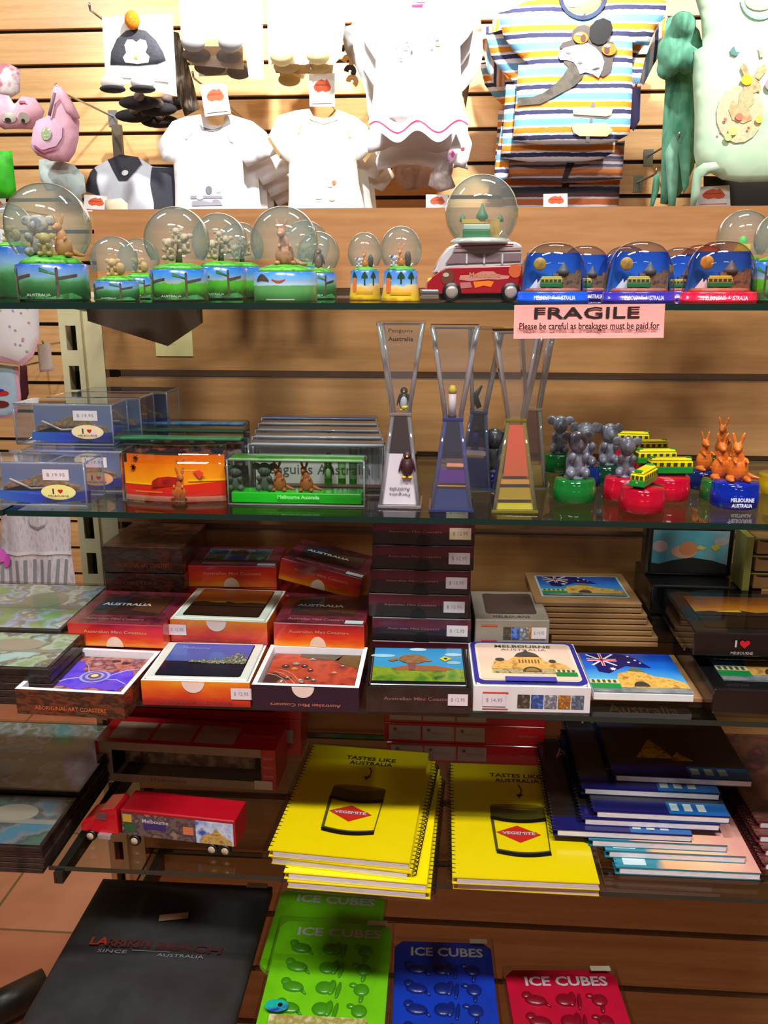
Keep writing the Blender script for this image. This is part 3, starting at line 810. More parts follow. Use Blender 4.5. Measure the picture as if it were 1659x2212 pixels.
    f = MB(); K = T(gc[0] - .001, 0, z0)
    f.box((-.004, -.002, .004), (.026, .012, .008), flat((30, 120, 70)), K, .001); f.box((-.004, -.002, .0105), (.026, .013, .005), flat((176, 200, 190)), K, .001)
    f.box((.012, .004, .009), (.014, .010, .018), mottle([(150, 110, 60), (196, 160, 90)], 120), K); f.box((0, .004, .0165), (.036, .008, .004), flat((196, 160, 70)), K)
    f.lathe([(.006, .018), (.0058, .022), (.003, .0265), (.0008, .033)], flat((36, 110, 70)), K @ T(.002, .004, 0), 16)
    for q in (-.017, .02): f.lathe([(.003, .016), (.0028, .019), (.001, .023)], flat((60, 120, 80)), K @ T(q, .004, 0), 12)
    f.build('station_model', t_)
van()

# ---- pink sign on the front edge
a = XP(1111, 656, YF - .001); b2 = XP(1437, 655, YF - .001)
PK = flat((243, 160, 154), .6)
s = MB(); w_ = b2.x - a.x; h_ = (726 - 655) * scale_at(a)
n = 10; 
vs = [(-w_ / 2 + w_ * i / n, -.0004 - .003 * (j / 4) ** 2, -h_ * j / 4) for j in range(5) for i in range(n + 1)]
fs = [(j * (n + 1) + i, (j + 1) * (n + 1) + i, (j + 1) * (n + 1) + i + 1, j * (n + 1) + i + 1) for j in range(4) for i in range(n)]
s.add(vs, fs, PK, smooth=True)
s.add([(v[0], v[1] + .0003, v[2]) for v in vs], [f[::-1] for f in fs], PK)
Q = Matrix(((1, 0, 0, 0), (0, 0, -1, -.0012), (0, 1, 0, 0), (0, 0, 0, 1)))
BK = flat((24, 18, 22), .6)
s.text('FRAGILE', -w_ * .015, -h_ * .24, w_ * .70, h_ * .34, BK, Q, .0006, .012)
for i, (cx, hh) in enumerate(((-.346, .55), (-.19, .55), (.0, .55))): pass
for cx in (-.325, .325): s.box((cx * w_, 0, 0), (0, 0, 0), BK) if False else None
for k in (-1, 1):
    pass
s.text('Please be careful as breakages must be paid for', 0, -h_ * .66, w_ * .93, h_ * .27, flat((50, 24, 34)), Q, .0036, .018)
o = s.build('fragile_sign', loc=((a.x + b2.x) / 2, YF - .0008, a.z - .0005), rz=0); o.rotation_euler = (0, R(-0.6), 0)
tag(o, 'pink paper sign reading FRAGILE taped to the top shelf edge', 'sign')

# ---- dark wedge and cream card under the top shelf
p0, p1, p2, p3 = XP(205, 690, .95), XP(375, 745, .95), XP(412, 700, .95), XP(415, 662, .95)
zt = SH[0] - GT - .0005
b = MB()
A, B_, C_, D_ = Vector((p0.x, .93, zt - .012)), Vector((p1.x, .93, p1.z)), Vector((p3.x, 1.0, p1.z + .018)), Vector((p0.x, .93, zt))
b.add([(p0.x, .93, zt), (p1.x, .93, zt), (p1.x, .93, p1.z), (p0.x, .93, zt - .016), (p3.x, .99, zt), (p3.x, .99, zt - .02), (p0.x, .99, zt), (p0.x, .99, zt - .012)],
      [(0, 3, 2, 1), (1, 2, 5, 4), (4, 5, 7, 6), (6, 7, 3, 0), (3, 7, 5, 2), (0, 1, 4, 6)], flat((84, 66, 58), .4), T(-p1.x, -.95, -zt))
o = b.build('shelf_hood', loc=(p1.x, .95, zt)); tag(o, 'dark brown wedge shaped cover hanging under the left part of the top shelf', 'cover')
c = XP(375, 735, YP - .002); m = scale_at(c)
b = MB(); b.box((0, 0, 0), (82 * m, .0015, 68 * m), flat((232, 206, 150), .5)); b.box((-10 * m, -.0002, -8 * m), (30 * m, .0015, 1.2 * m), flat((206, 178, 124), .5)); o = b.build('blank_card', loc=(c.x, YP - .0009, c.z)); tag(o, 'blank cream card on the panel behind the dark wedge cover', 'card')

# ================================================================== second shelf
Z2 = SH[1]
QV = Matrix(((1, 0, 0, 0), (0, 0, -1, 0), (0, 1, 0, 0), (0, 0, 0, 1)))      # x,y art -> x,z facing the aisle (-y)
def front(y=0.0): return Matrix(((1, 0, 0, 0), (0, 0, -1, y), (0, 1, 0, 0), (0, 0, 0, 1)))
HEART = flat((206, 24, 40), .4)
def heart(b, cx, cy, s, M, z=0): 
    pts = []
    for i in range(24):
        a = 2 * math.pi * i / 24
        pts.append((cx + s * .06 * 16 * math.sin(a) ** 3 / 2, cy + s * .06 * (13 * math.cos(a) - 5 * math.cos(2 * a) - 2 * math.cos(3 * a) - math.cos(4 * a)) / 2, z))
    b.poly(pts, HEART, M)
def price(b, x, y, w, h, M, z=0, mat=None, txt='$ 19.95', rot=0):
    K = M @ T(x, y, z) @ RZ(rot)
    b.rect(-w / 2, -h / 2, w / 2, h / 2, mat or STICK[0], K)
    b.text(txt, 0, 0, w * .7, h * .34, flat((160, 146, 158), .6), K, .0002)

EDGEM = clear((240, 242, 248), (214, 218, 230), 2.0, .06, 1.5, .38, (214, 218, 230))  # milky pale strips paint the bright edges of clear cases
def rims(b, w, d, h, r=.0008):
    a, c = w / 2 - r, d / 2 - r
    for z in (r, h - r): b.tube([(-a, -c, z), (a, -c, z), (a, c, z), (-a, c, z)], r, EDGEM, seg=5, closed=True)
    for x, y in ((-a, -c), (a, -c), (a, c), (-a, c)): b.tube([(x, y, r), (x, y, h - r)], r, EDGEM, seg=5)
# ---- clear souvenir boxes
def clear_box(label, x, y, z, w, h, d, oval, sticker=True, rz=0):
    t_ = thing('clear_souvenir_box', label, 'souvenir box', (x, y, z), rz, 'clear souvenir boxes')
    b = MB(); b.box((0, 0, h / 2), (w, d, h), CLEAR, None, .0025, 2); rims(b, w - .001, d - .001, h - .0006, .001); b.build('clear_case', t_)
    s = MB(); BLU = bands([(0, (30, 120, 230)), (.5, (20, 60, 190)), (1, (16, 40, 130))], 0, -w / 2, w / 2, .01, 40, .25, .6)
    n = 14; pts = [(-w * .42 + w * .84 * i / n, -d * .36 * math.cos(math.pi * (i / n - .5)) * .9 - d * .04) for i in range(n + 1)] + [(w * .42, d * .1), (-w * .42, d * .1)]
    s.prism(pts, .0015, h * .24, BLU, smooth=False); s.build('blue_base', t_)
    f = MB(); SKY = bands([(0, (130, 130, 140)), (.5, (100, 112, 150)), (1, (120, 120, 140))], 2, 0, h, .01, 60, .5)
    f.box((0, d * .06, h * .55), (w * .8, .0015, h * .62), SKY)
    ROCK = mottle([(92, 60, 48), (166, 122, 66), (120, 90, 60), (150, 146, 80)], 90, .6)
    f.prism([(-w * .38, h * .24), (w * .36, h * .24), (w * .34, h * .34), (w * .22, h * .42), (w * .15, h * .58), (w * .05, h * .66), (-w * .06, h * .58), (-w * .16, h * .48), (-w * .34, h * .40)], 0, .006, ROCK, T(0, d * .04, 0) @ QV)
    f.prism([(-w * .38, h * .24), (w * .3, h * .24), (w * .1, h * .34), (-w * .2, h * .36)], 0, .004, mottle([(140, 140, 60), (120, 90, 60)], 80), T(0, d * .0, 0) @ QV)
    f.tube([(-w * .3, -d * .06, h * .5), (-w * .1, -d * .1, h * .3), (w * .2, -d * .1, h * .34)], .0012, flat((186, 170, 150)))
    f.build('scene_picture', t_)
    if sticker:
        p = MB(); M = front(-d / 2 - .0003); price(p, w * .23, h * .72, w * .24, h * .24, M); p.build('price_sticker', t_)
        p = MB(); cx, cy = w * .24, h * .33
        p.ell(cx, cy, w * .16, h * .17, flat(oval[0], .4), M, 28); p.ell(cx, cy, w * .148, h * .152, mottle([oval[1], oval[0], oval[2]], 60, .4), M, 28, z=.0002)
        p.text('I', cx - w * .045, cy + h * .02, w * .014, h * .12, INK, M, .0004, .03); heart(p, cx + w * .02, cy + h * .025, h * .12, M, .0004); p.text('MELBOURNE', cx, cy - h * .085, w * .19, h * .045, INK, M, .0004)
        p.build('oval_sticker', t_)
    return t_
YEL = ((236, 226, 150), (222, 214, 90), (240, 220, 130)); PNK = ((246, 220, 190), (236, 170, 220), (250, 214, 140)); REDO = ((240, 170, 130), (240, 120, 90), (180, 220, 120))
def at2(px, Y): return XP(px, 1080, Y).x
hb = .046
xr = at2(205, .835)
clear_box('clear souvenir box in front of the others, yellow I love oval sticker', xr - .0565, .842, Z2, .113, hb, .05, YEL)
clear_box('clear souvenir box behind the front one on the lower level, red oval sticker', xr - .042, .905, Z2, .113, hb, .05, REDO)
clear_box('clear souvenir box at the back of the lower level', xr - .03, .965, Z2, .113, hb, .05, PNK, False)
clear_box('clear souvenir box, rearmost on the lower level', xr - .012, 1.04, Z2, .113, hb, .05, PNK, False)
xt = XP(258, 900, .925).x
clear_box('clear souvenir box stacked on top, pink I love oval sticker', xt - .0565, .93, Z2 + hb + .0005, .113, hb, .05, PNK)
clear_box('clear souvenir box stacked directly behind the one with pink sticker', xt - .044, .985, Z2 + hb + .0005, .113, hb, .05, PNK, False)
clear_box('clear souvenir box stacked at the very back, against the upright', xt - .030, 1.04, Z2 + hb + .0005, .113, hb, .05, PNK, False)

# ---- orange curved liquid frames
def liquid_curved(label, xc, y, w, h):
    t_ = thing('liquid_photo_frame', label, 'liquid frame', (xc, y, Z2), 0, 'orange curved liquid frames')
    n = 16; d = .012; sag = .010
    fr = [(-w / 2 + w * i / n, -sag * math.cos(math.pi * (i / n - .5))) for i in range(n + 1)]
    bk = [(x, yy + d) for x, yy in fr][::-1]
    b = MB(); b.prism(fr + bk, 0, h, clear((255, 246, 238), (240, 196, 170), 1.2, .02), None, True); b.build('clear_case', t_)
    def sheet(b_, f0, f1, mat, off, x0=-.96, x1=.96):
        vs = []; fs = []
        for i in range(n + 1):
            u = x0 + (x1 - x0) * i / n; x = w / 2 * u; yy = -sag * math.cos(math.pi * u / 2) + off
            a, c = (f0(u) if callable(f0) else f0), (f1(u) if callable(f1) else f1)
            vs += [(x, yy, h * a), (x, yy, h * c)]
        for i in range(n): fs.append((2 * i, 2 * i + 2, 2 * i + 3, 2 * i + 1))
        b_.add(vs, fs, mat, None, True)
    p = MB()
    OR_ = bands([(0, (244, 190, 20)), (.5, (240, 160, 16)), (1, (226, 130, 20))], 2, h * .3, h * .8, .01, 40, .4)
    sheet(p, .12, .80, OR_, .006)
    sheet(p, lambda u: .12, lambda u: .34 + .10 * max(0, u) ** .8, flat((222, 44, 30), .4), .0055)
    sheet(p, .02, .13, flat((240, 196, 190), .4), .0052)
    sheet(p, .20, .23, flat((240, 160, 30), .4), .0050, -.75, -.2)
    sheet(p, .36, .40, flat((246, 220, 30), .4), .0050, -.95, -.2); sheet(p, .45, .49, flat((246, 214, 30), .4), .0050, .3, .96)
    p.build('sunset_liquid', t_)
    M = front(0)
    q = MB()
    q.prism([(w * x, h * z) for x, z in ((-.20, .33), (-.19, .45), (-.14, .52), (-.04, .55), (.05, .53), (.09, .44), (.09, .36))], 0, .001, mottle([(200, 40, 30), (120, 20, 26)], 90), T(0, -.004, 0) @ QV)
    q.prism([(w * x, h * z) for x, z in ((.20, .66), (.26, .69), (.30, .62), (.26, .50))], 0, .001, flat((226, 80, 50)), T(0, -.003, 0) @ QV)
    for a in range(0, 360, 60): q.box((0, 0, 0), (w * .05, .0008, .0008), flat((50, 24, 16)), T(-w * .38, 0.0005, h * .72) @ RY(a))
    q.build('floating_shapes', t_)
    r = MB(); roo_blob(r, mottle([(196, 130, 60), (160, 96, 50)], 90), .98, T(.006, -.0035, .0015) @ SCL(1, .35, 1), face=-1); r.build('kangaroo_figure', t_)
p = XP(372, 1095, .835); m = scale_at(p)
liquid_curved('orange curved liquid frame with brown kangaroo, front one', p.x, .845, 232 * m, 106 * m)
p = XP(378, 1080, .88); m = scale_at(p)
liquid_curved('orange curved liquid frame right behind the front orange frame', p.x, .885, 224 * m, 104 * m)

# ---- flat blue and green liquid frames at the back left
def liquid_slab(label, xc, y, w, h, d, top, body, group, rz=0):
    t_ = thing('liquid_block', label, 'liquid frame', (xc, y, Z2), rz, group)
    b = MB(); b.box((0, 0, h / 2), (w, d, h), clear((236, 244, 246), (150, 190, 200), 1.4, .03, 1.5), None, .003, 3); b.build('clear_case', t_)
    p = MB(); p.box((0, 0, h - .004), (w * .95, d * .8, .003), top, None, .001); p.build('rim_band', t_)
    p = MB(); p.box((0, d * .1, h * .45), (w * .93, d * .3, h * .72), body); p.build('picture_insert', t_)
BB = mottle([(30, 60, 120), (40, 70, 60), (60, 50, 90), (196, 130, 80), (30, 110, 190)], 40, .4, 0, (1, 1, 2))
for i, (px, Y, top, lb) in enumerate(((392, .93, mottle([(96, 150, 90), (60, 120, 90)], 60, .3), 'flat blue green liquid frame directly behind the orange frames'),
        (405, .98, flat((60, 90, 70), .3), 'flat blue green liquid frame, middle of the three behind the orange frames'), (412, 1.03, mottle([(40, 110, 190), (150, 190, 220)], 60, .3), 'flat blue topped liquid frame, rearmost behind the orange frames'))):
    p = XP(px, 1040, Y); m = scale_at(p)
    liquid_slab(lb, p.x, Y, .152, .056, .022, top, BB, 'flat blue green liquid frames')

# ---- green liquid block with koala and kangaroos
p = XP(641, 1092, .84); m = scale_at(p); W_, H_ = 300 * m, 103 * m; D_ = .03
t_ = thing('liquid_block', 'clear block of bright green liquid with grey koalas and brown kangaroos', 'liquid frame', (p.x, .85, Z2))
b = MB(); b.box((0, 0, H_ / 2), (W_, D_, H_), clear((244, 250, 242), (170, 210, 160), 1.4, .02, 1.5), None, .003, 3); rims(b, W_ - .001, D_ - .001, H_ - .0006, .001); b.build('clear_case', t_)
b = MB(); GL = bands([(0, (30, 190, 40)), (.4, (40, 220, 50)), (1, (30, 130, 30))], 0, -W_ / 2, W_ / 2, .012, 30, .15, .8)
b.box((0, 0, H_ * .16), (W_ * .94, D_ * .84, H_ * .22), GL, None, .001); b.build('green_liquid', t_)
b = MB(); b.box((0, 0, H_ * .965), (W_ * .96, D_ * .9, .003), mottle([(120, 200, 90), (150, 190, 130), (60, 170, 60)], 60, .2), None, .001); b.build('rim_band', t_)
b = MB()
b.text('Melbourne Australia', W_ * .02, H_ * .2, W_ * .3, H_ * .08, flat((150, 230, 150)), front(-D_ * .5 - .0004), 0, .02); b.build('lettering', t_)
for px, kind in ((507, 'k'), (571, 'k'), (602, 'r'), (661, 'r')):
    b = MB(); x = (px - 641) * m
    if kind == 'k': koala_blob(b, flat((84, 92, 92), .6), 1.05 if px > 520 else .95, T(0, 0, 0))
    else: roo_blob(b, flat((172, 92, 50), .5), .88, T(0, 0, 0), face=1)
    o = b.build('koala_figure' if kind == 'k' else 'kangaroo_figure', t_, loc=(x, -.003, H_ * .27)); o.scale = (1, .7, 1)
for i, x in enumerate((.22, .32, .40)):
    b = MB(); b.lathe([(.004, H_ * .42), (.004, H_ * .9)], clear((210, 240, 200), (120, 190, 110), 1.5, .03), T(W_ * x, .002, 0), 14); b.lathe([(.0036, H_ * .42), (.0036, H_ * .52)], flat((90, 170, 60), .3), T(W_ * x, .002, 0), 14); b.build('tube', t_)

# ---- penguin blocks in a row behind
for i, Y in enumerate((.895, .94, .985, 1.03, 1.075)):
    px = (688, 690, 691, 692, 694)[i]
    p = XP(px, 1040, Y); m = scale_at(p)
    lb = ['clear penguin block with white lettered card, front of the row', 'clear penguin block, second of the row', 'clear penguin block, middle of the row', 'clear penguin block, fourth of the row', 'clear blue topped penguin block, rearmost of the row'][i]
    t_ = thing('penguin_block', lb, 'liquid frame', (p.x, Y, Z2), 0, 'clear penguin blocks')
    W2, H2, D2 = .148, .056, .026
    b = MB(); b.box((0, 0, H2 / 2), (W2, D2, H2), CRYS, None, .003, 3); rims(b, W2 - .001, D2 - .001, H2 - .0006, .001); b.build('clear_case', t_)
    b = MB(); b.box((0, .004, H2 * .42), (W2 * .93, .002, H2 * .62), WHITE); 
    b.text('Penguins Australia', -W2 * .02, H2 * .42, W2 * .8, H2 * .26, flat((110, 100, 106), .5), front(.0026), 0, .0)
    b.rect(-W2 * .46, H2 * .12, W2 * .46, H2 * .17, flat((150, 110, 110)), front(.0025)); b.build('lettered_card', t_)
    b = MB(); b.box((0, 0, H2 * .96), (W2 * .96, D2 * .84, .003), flat((40, 100, 180), .25, 0, .5) if i == 4 else flat((208, 204, 206), .25, 0, .5), None, .001); b.build('rim_band', t_)
    for k, x in enumerate((.26, .34, .42)):
        b = MB(); b.lathe([(.0045, H2 * .3), (.0045, H2 * .92)], clear((240, 244, 246), (200, 205, 212), 2.5, .05), T(W2 * x, -.005, 0), 14, caps=False); b.build('tube', t_)
    b = MB(); penguin(b, 1.0, I4); b.build('penguin_figure', t_, loc=(W2 * .08, -.006, H2 * .3))

# ---- hourglasses
def hourglass(label, pxt, pyt, wt, pxw, pyw, ww, pxb, pyb, wb, Y, liq, lvl, topc, kind, spark=False, rz=0, frame=(232, 232, 236)):
    top = XP(pxt, pyt, Y); bot = XP(pxb, pyb, Y); m = scale_at(XP(pxw, pyw, Y)); Ht = top.z - Z2; zw = XP(pxw, pyw, Y).z - Z2
    wt *= m; ww *= m; wb *= m; lean = (top.x - bot.x)
    t_ = thing('liquid_hourglass', label, 'hourglass', (bot.x, Y, Z2), rz, 'liquid hourglasses')
    t_.rotation_euler = (0, math.atan2(lean, Ht) * .9, rz)
    C = clear((252, 252, 253), (228, 230, 236), 1.6, .02, 1.5, .05, (226, 226, 232)); E_ = clear(frame, tuple(int(v * .8) for v in frame), 3.0, .06, 1.5, .18, frame)
    EH = (E_, clear((236, 236, 240), (206, 206, 214), 2.6, .05, 1.5, .30, (236, 236, 240)))
    def frus(z0, w0, z1, w1, name):
        b = MB(); E_ = EH[0] if name == 'lower_chamber' else EH[1]; a, c = w0 / 2, w1 / 2
        vs = [(-a, -a, z0), (a, -a, z0), (a, a, z0), (-a, a, z0), (-c, -c, z1), (c, -c, z1), (c, c, z1), (-c, c, z1)]
        b.add(vs, [(3, 2, 1, 0), (4, 5, 6, 7), (0, 1, 5, 4), (1, 2, 6, 5), (2, 3, 7, 6), (3, 0, 4, 7)], C)
        # corner strips whose pale colour paints the bright edge lines
        k = .0022
        for sx_, sy_ in ((-1, -1), (1, -1), (1, 1), (-1, 1)):
            b.tube([(sx_ * (a - k), sy_ * (a - k), z0 + .001), (sx_ * (c - k), sy_ * (c - k), z1 - .001)], k, E_, seg=6)
        return b.build(name, t_)
    lo = frus(.0, wb, zw, ww, 'lower_chamber'); hi = frus(zw + .0006, ww, Ht, wt, 'upper_chamber')
    b = MB(); b.box((0, 0, zw), (ww * 1.08, ww * 1.08, .003), E_, None, .0008); b.build('waist', t_)
    b = MB(); b.box((0, 0, .0016), (wb * 1.04, wb * 1.04, .0032), E_, None, .001); b.box((0, 0, Ht - .0014), (wt * 1.0, wt * 1.0, .0028), C, None, .0008); b.build('end_plate', t_)
    def wl(z): return wb + (ww - wb) * z / zw
    f = .88
    def liquid(z0, z1, mat, name='liquid', k=f, dx=0, kx=1.0):
        b = MB(); a, c = wl(z0) * k / 2, wl(z1) * k / 2
        vs = [(-a * kx + dx, -a, z0), (a * kx + dx, -a, z0), (a * kx + dx, a, z0), (-a * kx + dx, a, z0), (-c * kx + dx, -c, z1), (c * kx + dx, -c, z1), (c * kx + dx, c, z1), (-c * kx + dx, c, z1)]
        b.add(vs, [(3, 2, 1, 0), (4, 5, 6, 7), (0, 1, 5, 4), (1, 2, 6, 5), (2, 3, 7, 6), (3, 0, 4, 7)], mat); return b.build(name, t_)
    if kind == 'white':
        liquid(.0035, zw * .58, flat((232, 222, 232), .4), k=.86)
        liquid(zw * .585, zw * .97, clear((150, 110, 120), (120, 80, 90), .3, .2), 'upper_liquid', .8)
        M = front(-wb * .445) @ RX(-math.degrees(math.atan((wb - ww) / 2 / zw)) * .9) @ RZ(180)
        b = MB(); b.text('Penguins', 0, -zw * .15, wb * .48, .0042, INK, M, .0004); b.text('Australia', 0, -zw * .20, wb * .48, .0042, INK, M, .0004); b.build('lettering', t_)
        M = front(-wt * .5) 
        b = MB(); b.text('Penguins', 0, Ht * .955, wt * .5, .0045, flat((70, 40, 40)), front(-wt * .46), .0004, .01); b.text('Australia', 0, Ht * .915, wt * .52, .0042, flat((70, 40, 40)), front(-wt * .45), .0004, .02); b.build('top_lettering', t_)
        b = MB(); penguin(b, 1.15, I4, grey=BLACK, belly=flat((190, 200, 210))); b.build('penguin_figure', t_, loc=(ww * .14, -.001, zw + .003))
        b = MB(); penguin(b, 1.35, I4, grey=flat((66, 30, 40)), belly=flat((60, 26, 36))); b.build('penguin_figure', t_, loc=(wb * .17, -wb * .36, zw * .33))
        b = MB(); b.ball((ww * .2, -ww * .2, zw + .0065), (.004, .003, .002), flat((226, 220, 40)), None); b.build('scarf', t_)
    else:
        for (z0, z1, mat, kx, dx) in liq: liquid(zw * z0 + .0035, zw * z1, mat, k=f, kx=kx, dx=dx * wb)
        if kind == 'purple':
            b = MB(); b.lathe([(.0038, 0), (.0038, .022)], flat((222, 206, 212)), None, 16); b.lathe([(.0039, .022), (.0039, .0262), (.002, .030)], flat((216, 190, 40)), None, 16); b.lathe([(.0042, -.001), (.0042, .001)], BLACK, None, 16); b.build('lighthouse', t_, loc=(-ww * .05, -.002, zw + .0025))
        if kind == 'blue':
            b = MB(); b.lathe([(.0038, 0), (.0038, .012), (.003, .02)], flat((200, 186, 190)), None, 16); b.lathe([(.0036, .02), (.0036, .024), (.001, .026)], flat((206, 190, 60)), None, 16); b.build('lighthouse', t_, loc=(-.001, -.002, zw * .5))
            b = MB(); b.tube([(.002, 0, .0), (-.004, 0, .012), (.003, 0, .024)], [.003, .004, .001], flat((30, 50, 48))); b.build('dolphin', t_, loc=(-ww * .1, 0, zw + .004))
    return t_
PUR = flat((84, 26, 130), .2, 0, .6); NAV = flat((22, 44, 110), .2, 0, .6); ORC = flat((230, 150, 110), .3, 0, .4)
hourglass('liquid hourglass with white liquid, penguins inside, leftmost', 868, 694, 100, 868, 892, 44, 865, 1090, 92, .855, None, 0, 0, 'white')
hourglass('liquid hourglass with purple liquid and tiny lighthouse', 983, 702, 102, 978, 903, 42, 974, 1104, 94, .845,
          [(0, .24, NAV, 1, 0), (.241, .275, ORC, 1, 0), (.276, .45, PUR, .92, .02), (.451, .52, ORC, .6, .07), (.54, .98, clear((110, 120, 226), (90, 90, 190), .8, .1), 1, 0)], 0, 0, 'purple', frame=(110, 130, 226))
hourglass('liquid hourglass with deep blue liquid leaning behind the purple one', 1052, 705, 76, 1022, 888, 36, 1020, 1066, 78, .94, [(0, .40, flat((16, 52, 120), .2, 0, .6), 1, 0), (.405, .5, flat((190, 176, 186), .3), 1, 0), (.51, .98, clear((140, 150, 200), (110, 120, 180), .8, .1), 1, 0)], 0, 0, 'blue', frame=(150, 180, 236))
hourglass('liquid hourglass with yellow and orange liquid under the pink sign', 1118, 712, 106, 1110, 905, 42, 1108, 1106, 98, .845,
          [(0, .10, flat((206, 190, 10), .2, 0, .6), 1.05, 0), (.105, .27, flat((170, 140, 10), .2, 0, .6), 1, 0), (.275, .36, flat((196, 140, 60), .3, 0, .4), 1, 0), (.361, .95, bands([(0, (176, 90, 30)), (1, (206, 80, 50))], 2, 0.02, .07, .005, 60, .3, .3), .82, .02)], 0, 0, 'yellow', frame=(216, 206, 60))
hourglass('liquid hourglass with amber liquid behind the yellow one, rightmost', 1158, 720, 72, 1146, 882, 36, 1142, 1058, 70, .945, [(0, .3, flat((150, 120, 10), .2, 0, .6), 1, 0), (.31, .98, clear((220, 190, 140), (200, 160, 100), .8, .1), 1, 0)], 0, 0, 'amber', frame=(226, 224, 200))

# ---- figurines on coloured discs
def disc(t_, r, h, col, lettering=False):
    m_ = clear(tuple(min(255, int(v * 1.3 + 20)) for v in col), col, 1.6, .06, 1.5, .62, col)
    b = MB(); b.lathe([(r * .94, 0), (r, .001), (r, h * .62), (r * .97, h * .64), (r * .97, h * .9), (r * .88, h), (.001, h)], m_, seg=40); b.build('base', t_)
    b = MB(); b.lathe([(r * .84, .0015), (r * .84, h * .55), (.0001, h * .55)], flat(tuple(int(v * .8) for v in col), .3), seg=24); b.build('core', t_)
    if lettering:
        b = MB(); b.text('MELBOURNE', 0, h * .42, r * .95, h * .17, flat((220, 220, 236)), front(-r * 1.01), 0, .04); b.text('AUSTRALIA', 0, h * .20, r * .85, h * .15, flat((220, 220, 236)), front(-r * 1.01), 0, .04); b.build('lettering', t_)
def figurine(label, kind, px, pyb, rpx, Y, col, figh, rz=0, group='', let=False, fcol=None):
    p = ZP(px, pyb, Z2) if Y is None else XP(px, pyb, Y); p.z = Z2
    if Y is None: p.y += rpx * scale_at(p)
    m = scale_at(p); r = rpx * m; h = r * 1.08
    t_ = thing({'koala': 'koala_figurine', 'kangaroo': 'kangaroo_figurine', 'tram': 'tram_figurine'}[kind], label, 'figurine', (p.x, p.y, Z2), 0, group)
    disc(t_, r, h, col, let)
    b = MB()
    if kind == 'koala':
        s_ = figh * m / .030; G = mottle([tuple(int(v * .9) for v in (fcol or (100, 100, 116))), fcol or (128, 128, 146), (86, 84, 98)], 90, .35, .5)
        koala_blob(b, G, s_); b.box((0, .001, -.0003), (.014 * s_, .012 * s_, .002), flat((50, 44, 44))); o = b.build('koala', t_, loc=(0, 0, h + .0005), rz=R(rz), remesh=.0007); o.scale = (.86, .86, 1.1)
    elif kind == 'kangaroo':
        s_ = figh * m / .037; G = mottle([(206, 96, 26), (222, 114, 36), (190, 84, 24)], 80, .35, .4)
        roo_blob(b, G, s_); o = b.build('kangaroo', t_, loc=(0, 0, h - .0002), rz=R(rz), remesh=.0007)
    else:
        Lt = figh * m; YE = flat((240, 222, 20), .25, 0, .5); GR = flat((20, 140, 50), .25, 0, .5); w2 = Lt * .34; hh = Lt * .42
        b.box((0, 0, hh * .08), (Lt * .7, w2 * .7, hh * .16), BLACK); b.build('wheels', t_, loc=(0, 0, h), rz=R(rz))
        b = MB(); b.box((0, 0, hh * .34), (Lt, w2, hh * .38), GR, None, .0012); b.build('lower_body', t_, loc=(0, 0, h), rz=R(rz))
        b = MB(); b.box((0, 0, hh * .66), (Lt * .98, w2 * .96, hh * .34), YE, None, .0012); b.box((0, 0, hh * .90), (Lt * .94, w2 * .8, hh * .16), YE, None, .0018)
        body = b.build('upper_body', t_, loc=(0, 0, h), rz=R(rz))
        b = MB(); WD = flat((70, 70, 30), .15, 0, .6)
        for i in range(6):
            for sg in (-1, 1): b.box(((-.40 + .16 * i) * Lt, sg * w2 * .485, hh * .66), (Lt * .09, .0006, hh * .2), WD)
        for sg in (-1, 1):
            for q in (-.28, 0, .28): b.box((sg * Lt * .492, q * w2, hh * .66), (.0006, w2 * .2, hh * .2), WD)
        b.build('windows', t_, loc=(0, 0, h), rz=R(rz))
        b = MB()
        for sg in (-1, 1): b.box((sg * Lt * .42, 0, hh * .98), (Lt * .12, w2 * .5, hh * .1), GR, None, .0005)
        b.text('96', 0, 0, .0022, .0018, WHITE, T(-Lt * .502, 0, hh * .4) @ RZ(-90) @ QV)
        b.build('roof_lights', t_, loc=(0, 0, h), rz=R(rz))
    return t_
GRc, BLc, REc = (24, 120, 50), (20, 50, 130), (200, 16, 50)
gk, gr_, gt = 'koala figurines on coloured discs', 'kangaroo figurines on coloured discs', 'tram figurines on red discs'
figurine('grey koala on green disc, front one of the koalas', 'koala', 1246, 1090, 45, None, GRc, 98, 12, gk)
figurine('grey koala on red disc beside the front tram', 'koala', 1346, 1080, 44, .895, REc, 84, -6, gk)
figurine('grey koala on blue disc just behind the front koala', 'koala', 1258, 1040, 38, .955, BLc, 92, 0, gk)
figurine('dark grey koala on dark green disc right of the middle koala', 'koala', 1308, 1040, 38, .965, (16, 66, 46), 86, 10, gk)
figurine('grey koala on green disc at the back left of the koalas', 'koala', 1206, 1012, 35, 1.03, GRc, 78, -8, gk)
figurine('dark grey koala on blue disc behind the blue hourglass', 'koala', 1064, 1052, 30, .94, (16, 40, 140), 92, 0, gk, fcol=(60, 62, 66))
figurine('yellow green tram on red disc, foremost tram turned towards the aisle', 'tram', 1396, 1112, 48, None, REc, 94, 60, gt)
figurine('yellow green tram on red disc, second from the front, seen side on', 'tram', 1440, 1080, 46, .90, REc, 92, 4, gt)
figurine('yellow green tram, third from the front of the tram group', 'tram', 1412, 1040, 40, .96, REc, 84, 6, gt)
figurine('yellow green tram, fourth from the front of the tram group', 'tram', 1396, 1020, 38, 1.02, REc, 78, 8, gt)
figurine('yellow green tram, rearmost against the panel', 'tram', 1358, 1006, 36, 1.075, REc, 76, -6, gt)
figurine('orange kangaroo on blue disc with white lettering, front one', 'kangaroo', 1601, 1103, 50, None, (14, 44, 170), 104, 0, gr_, True)
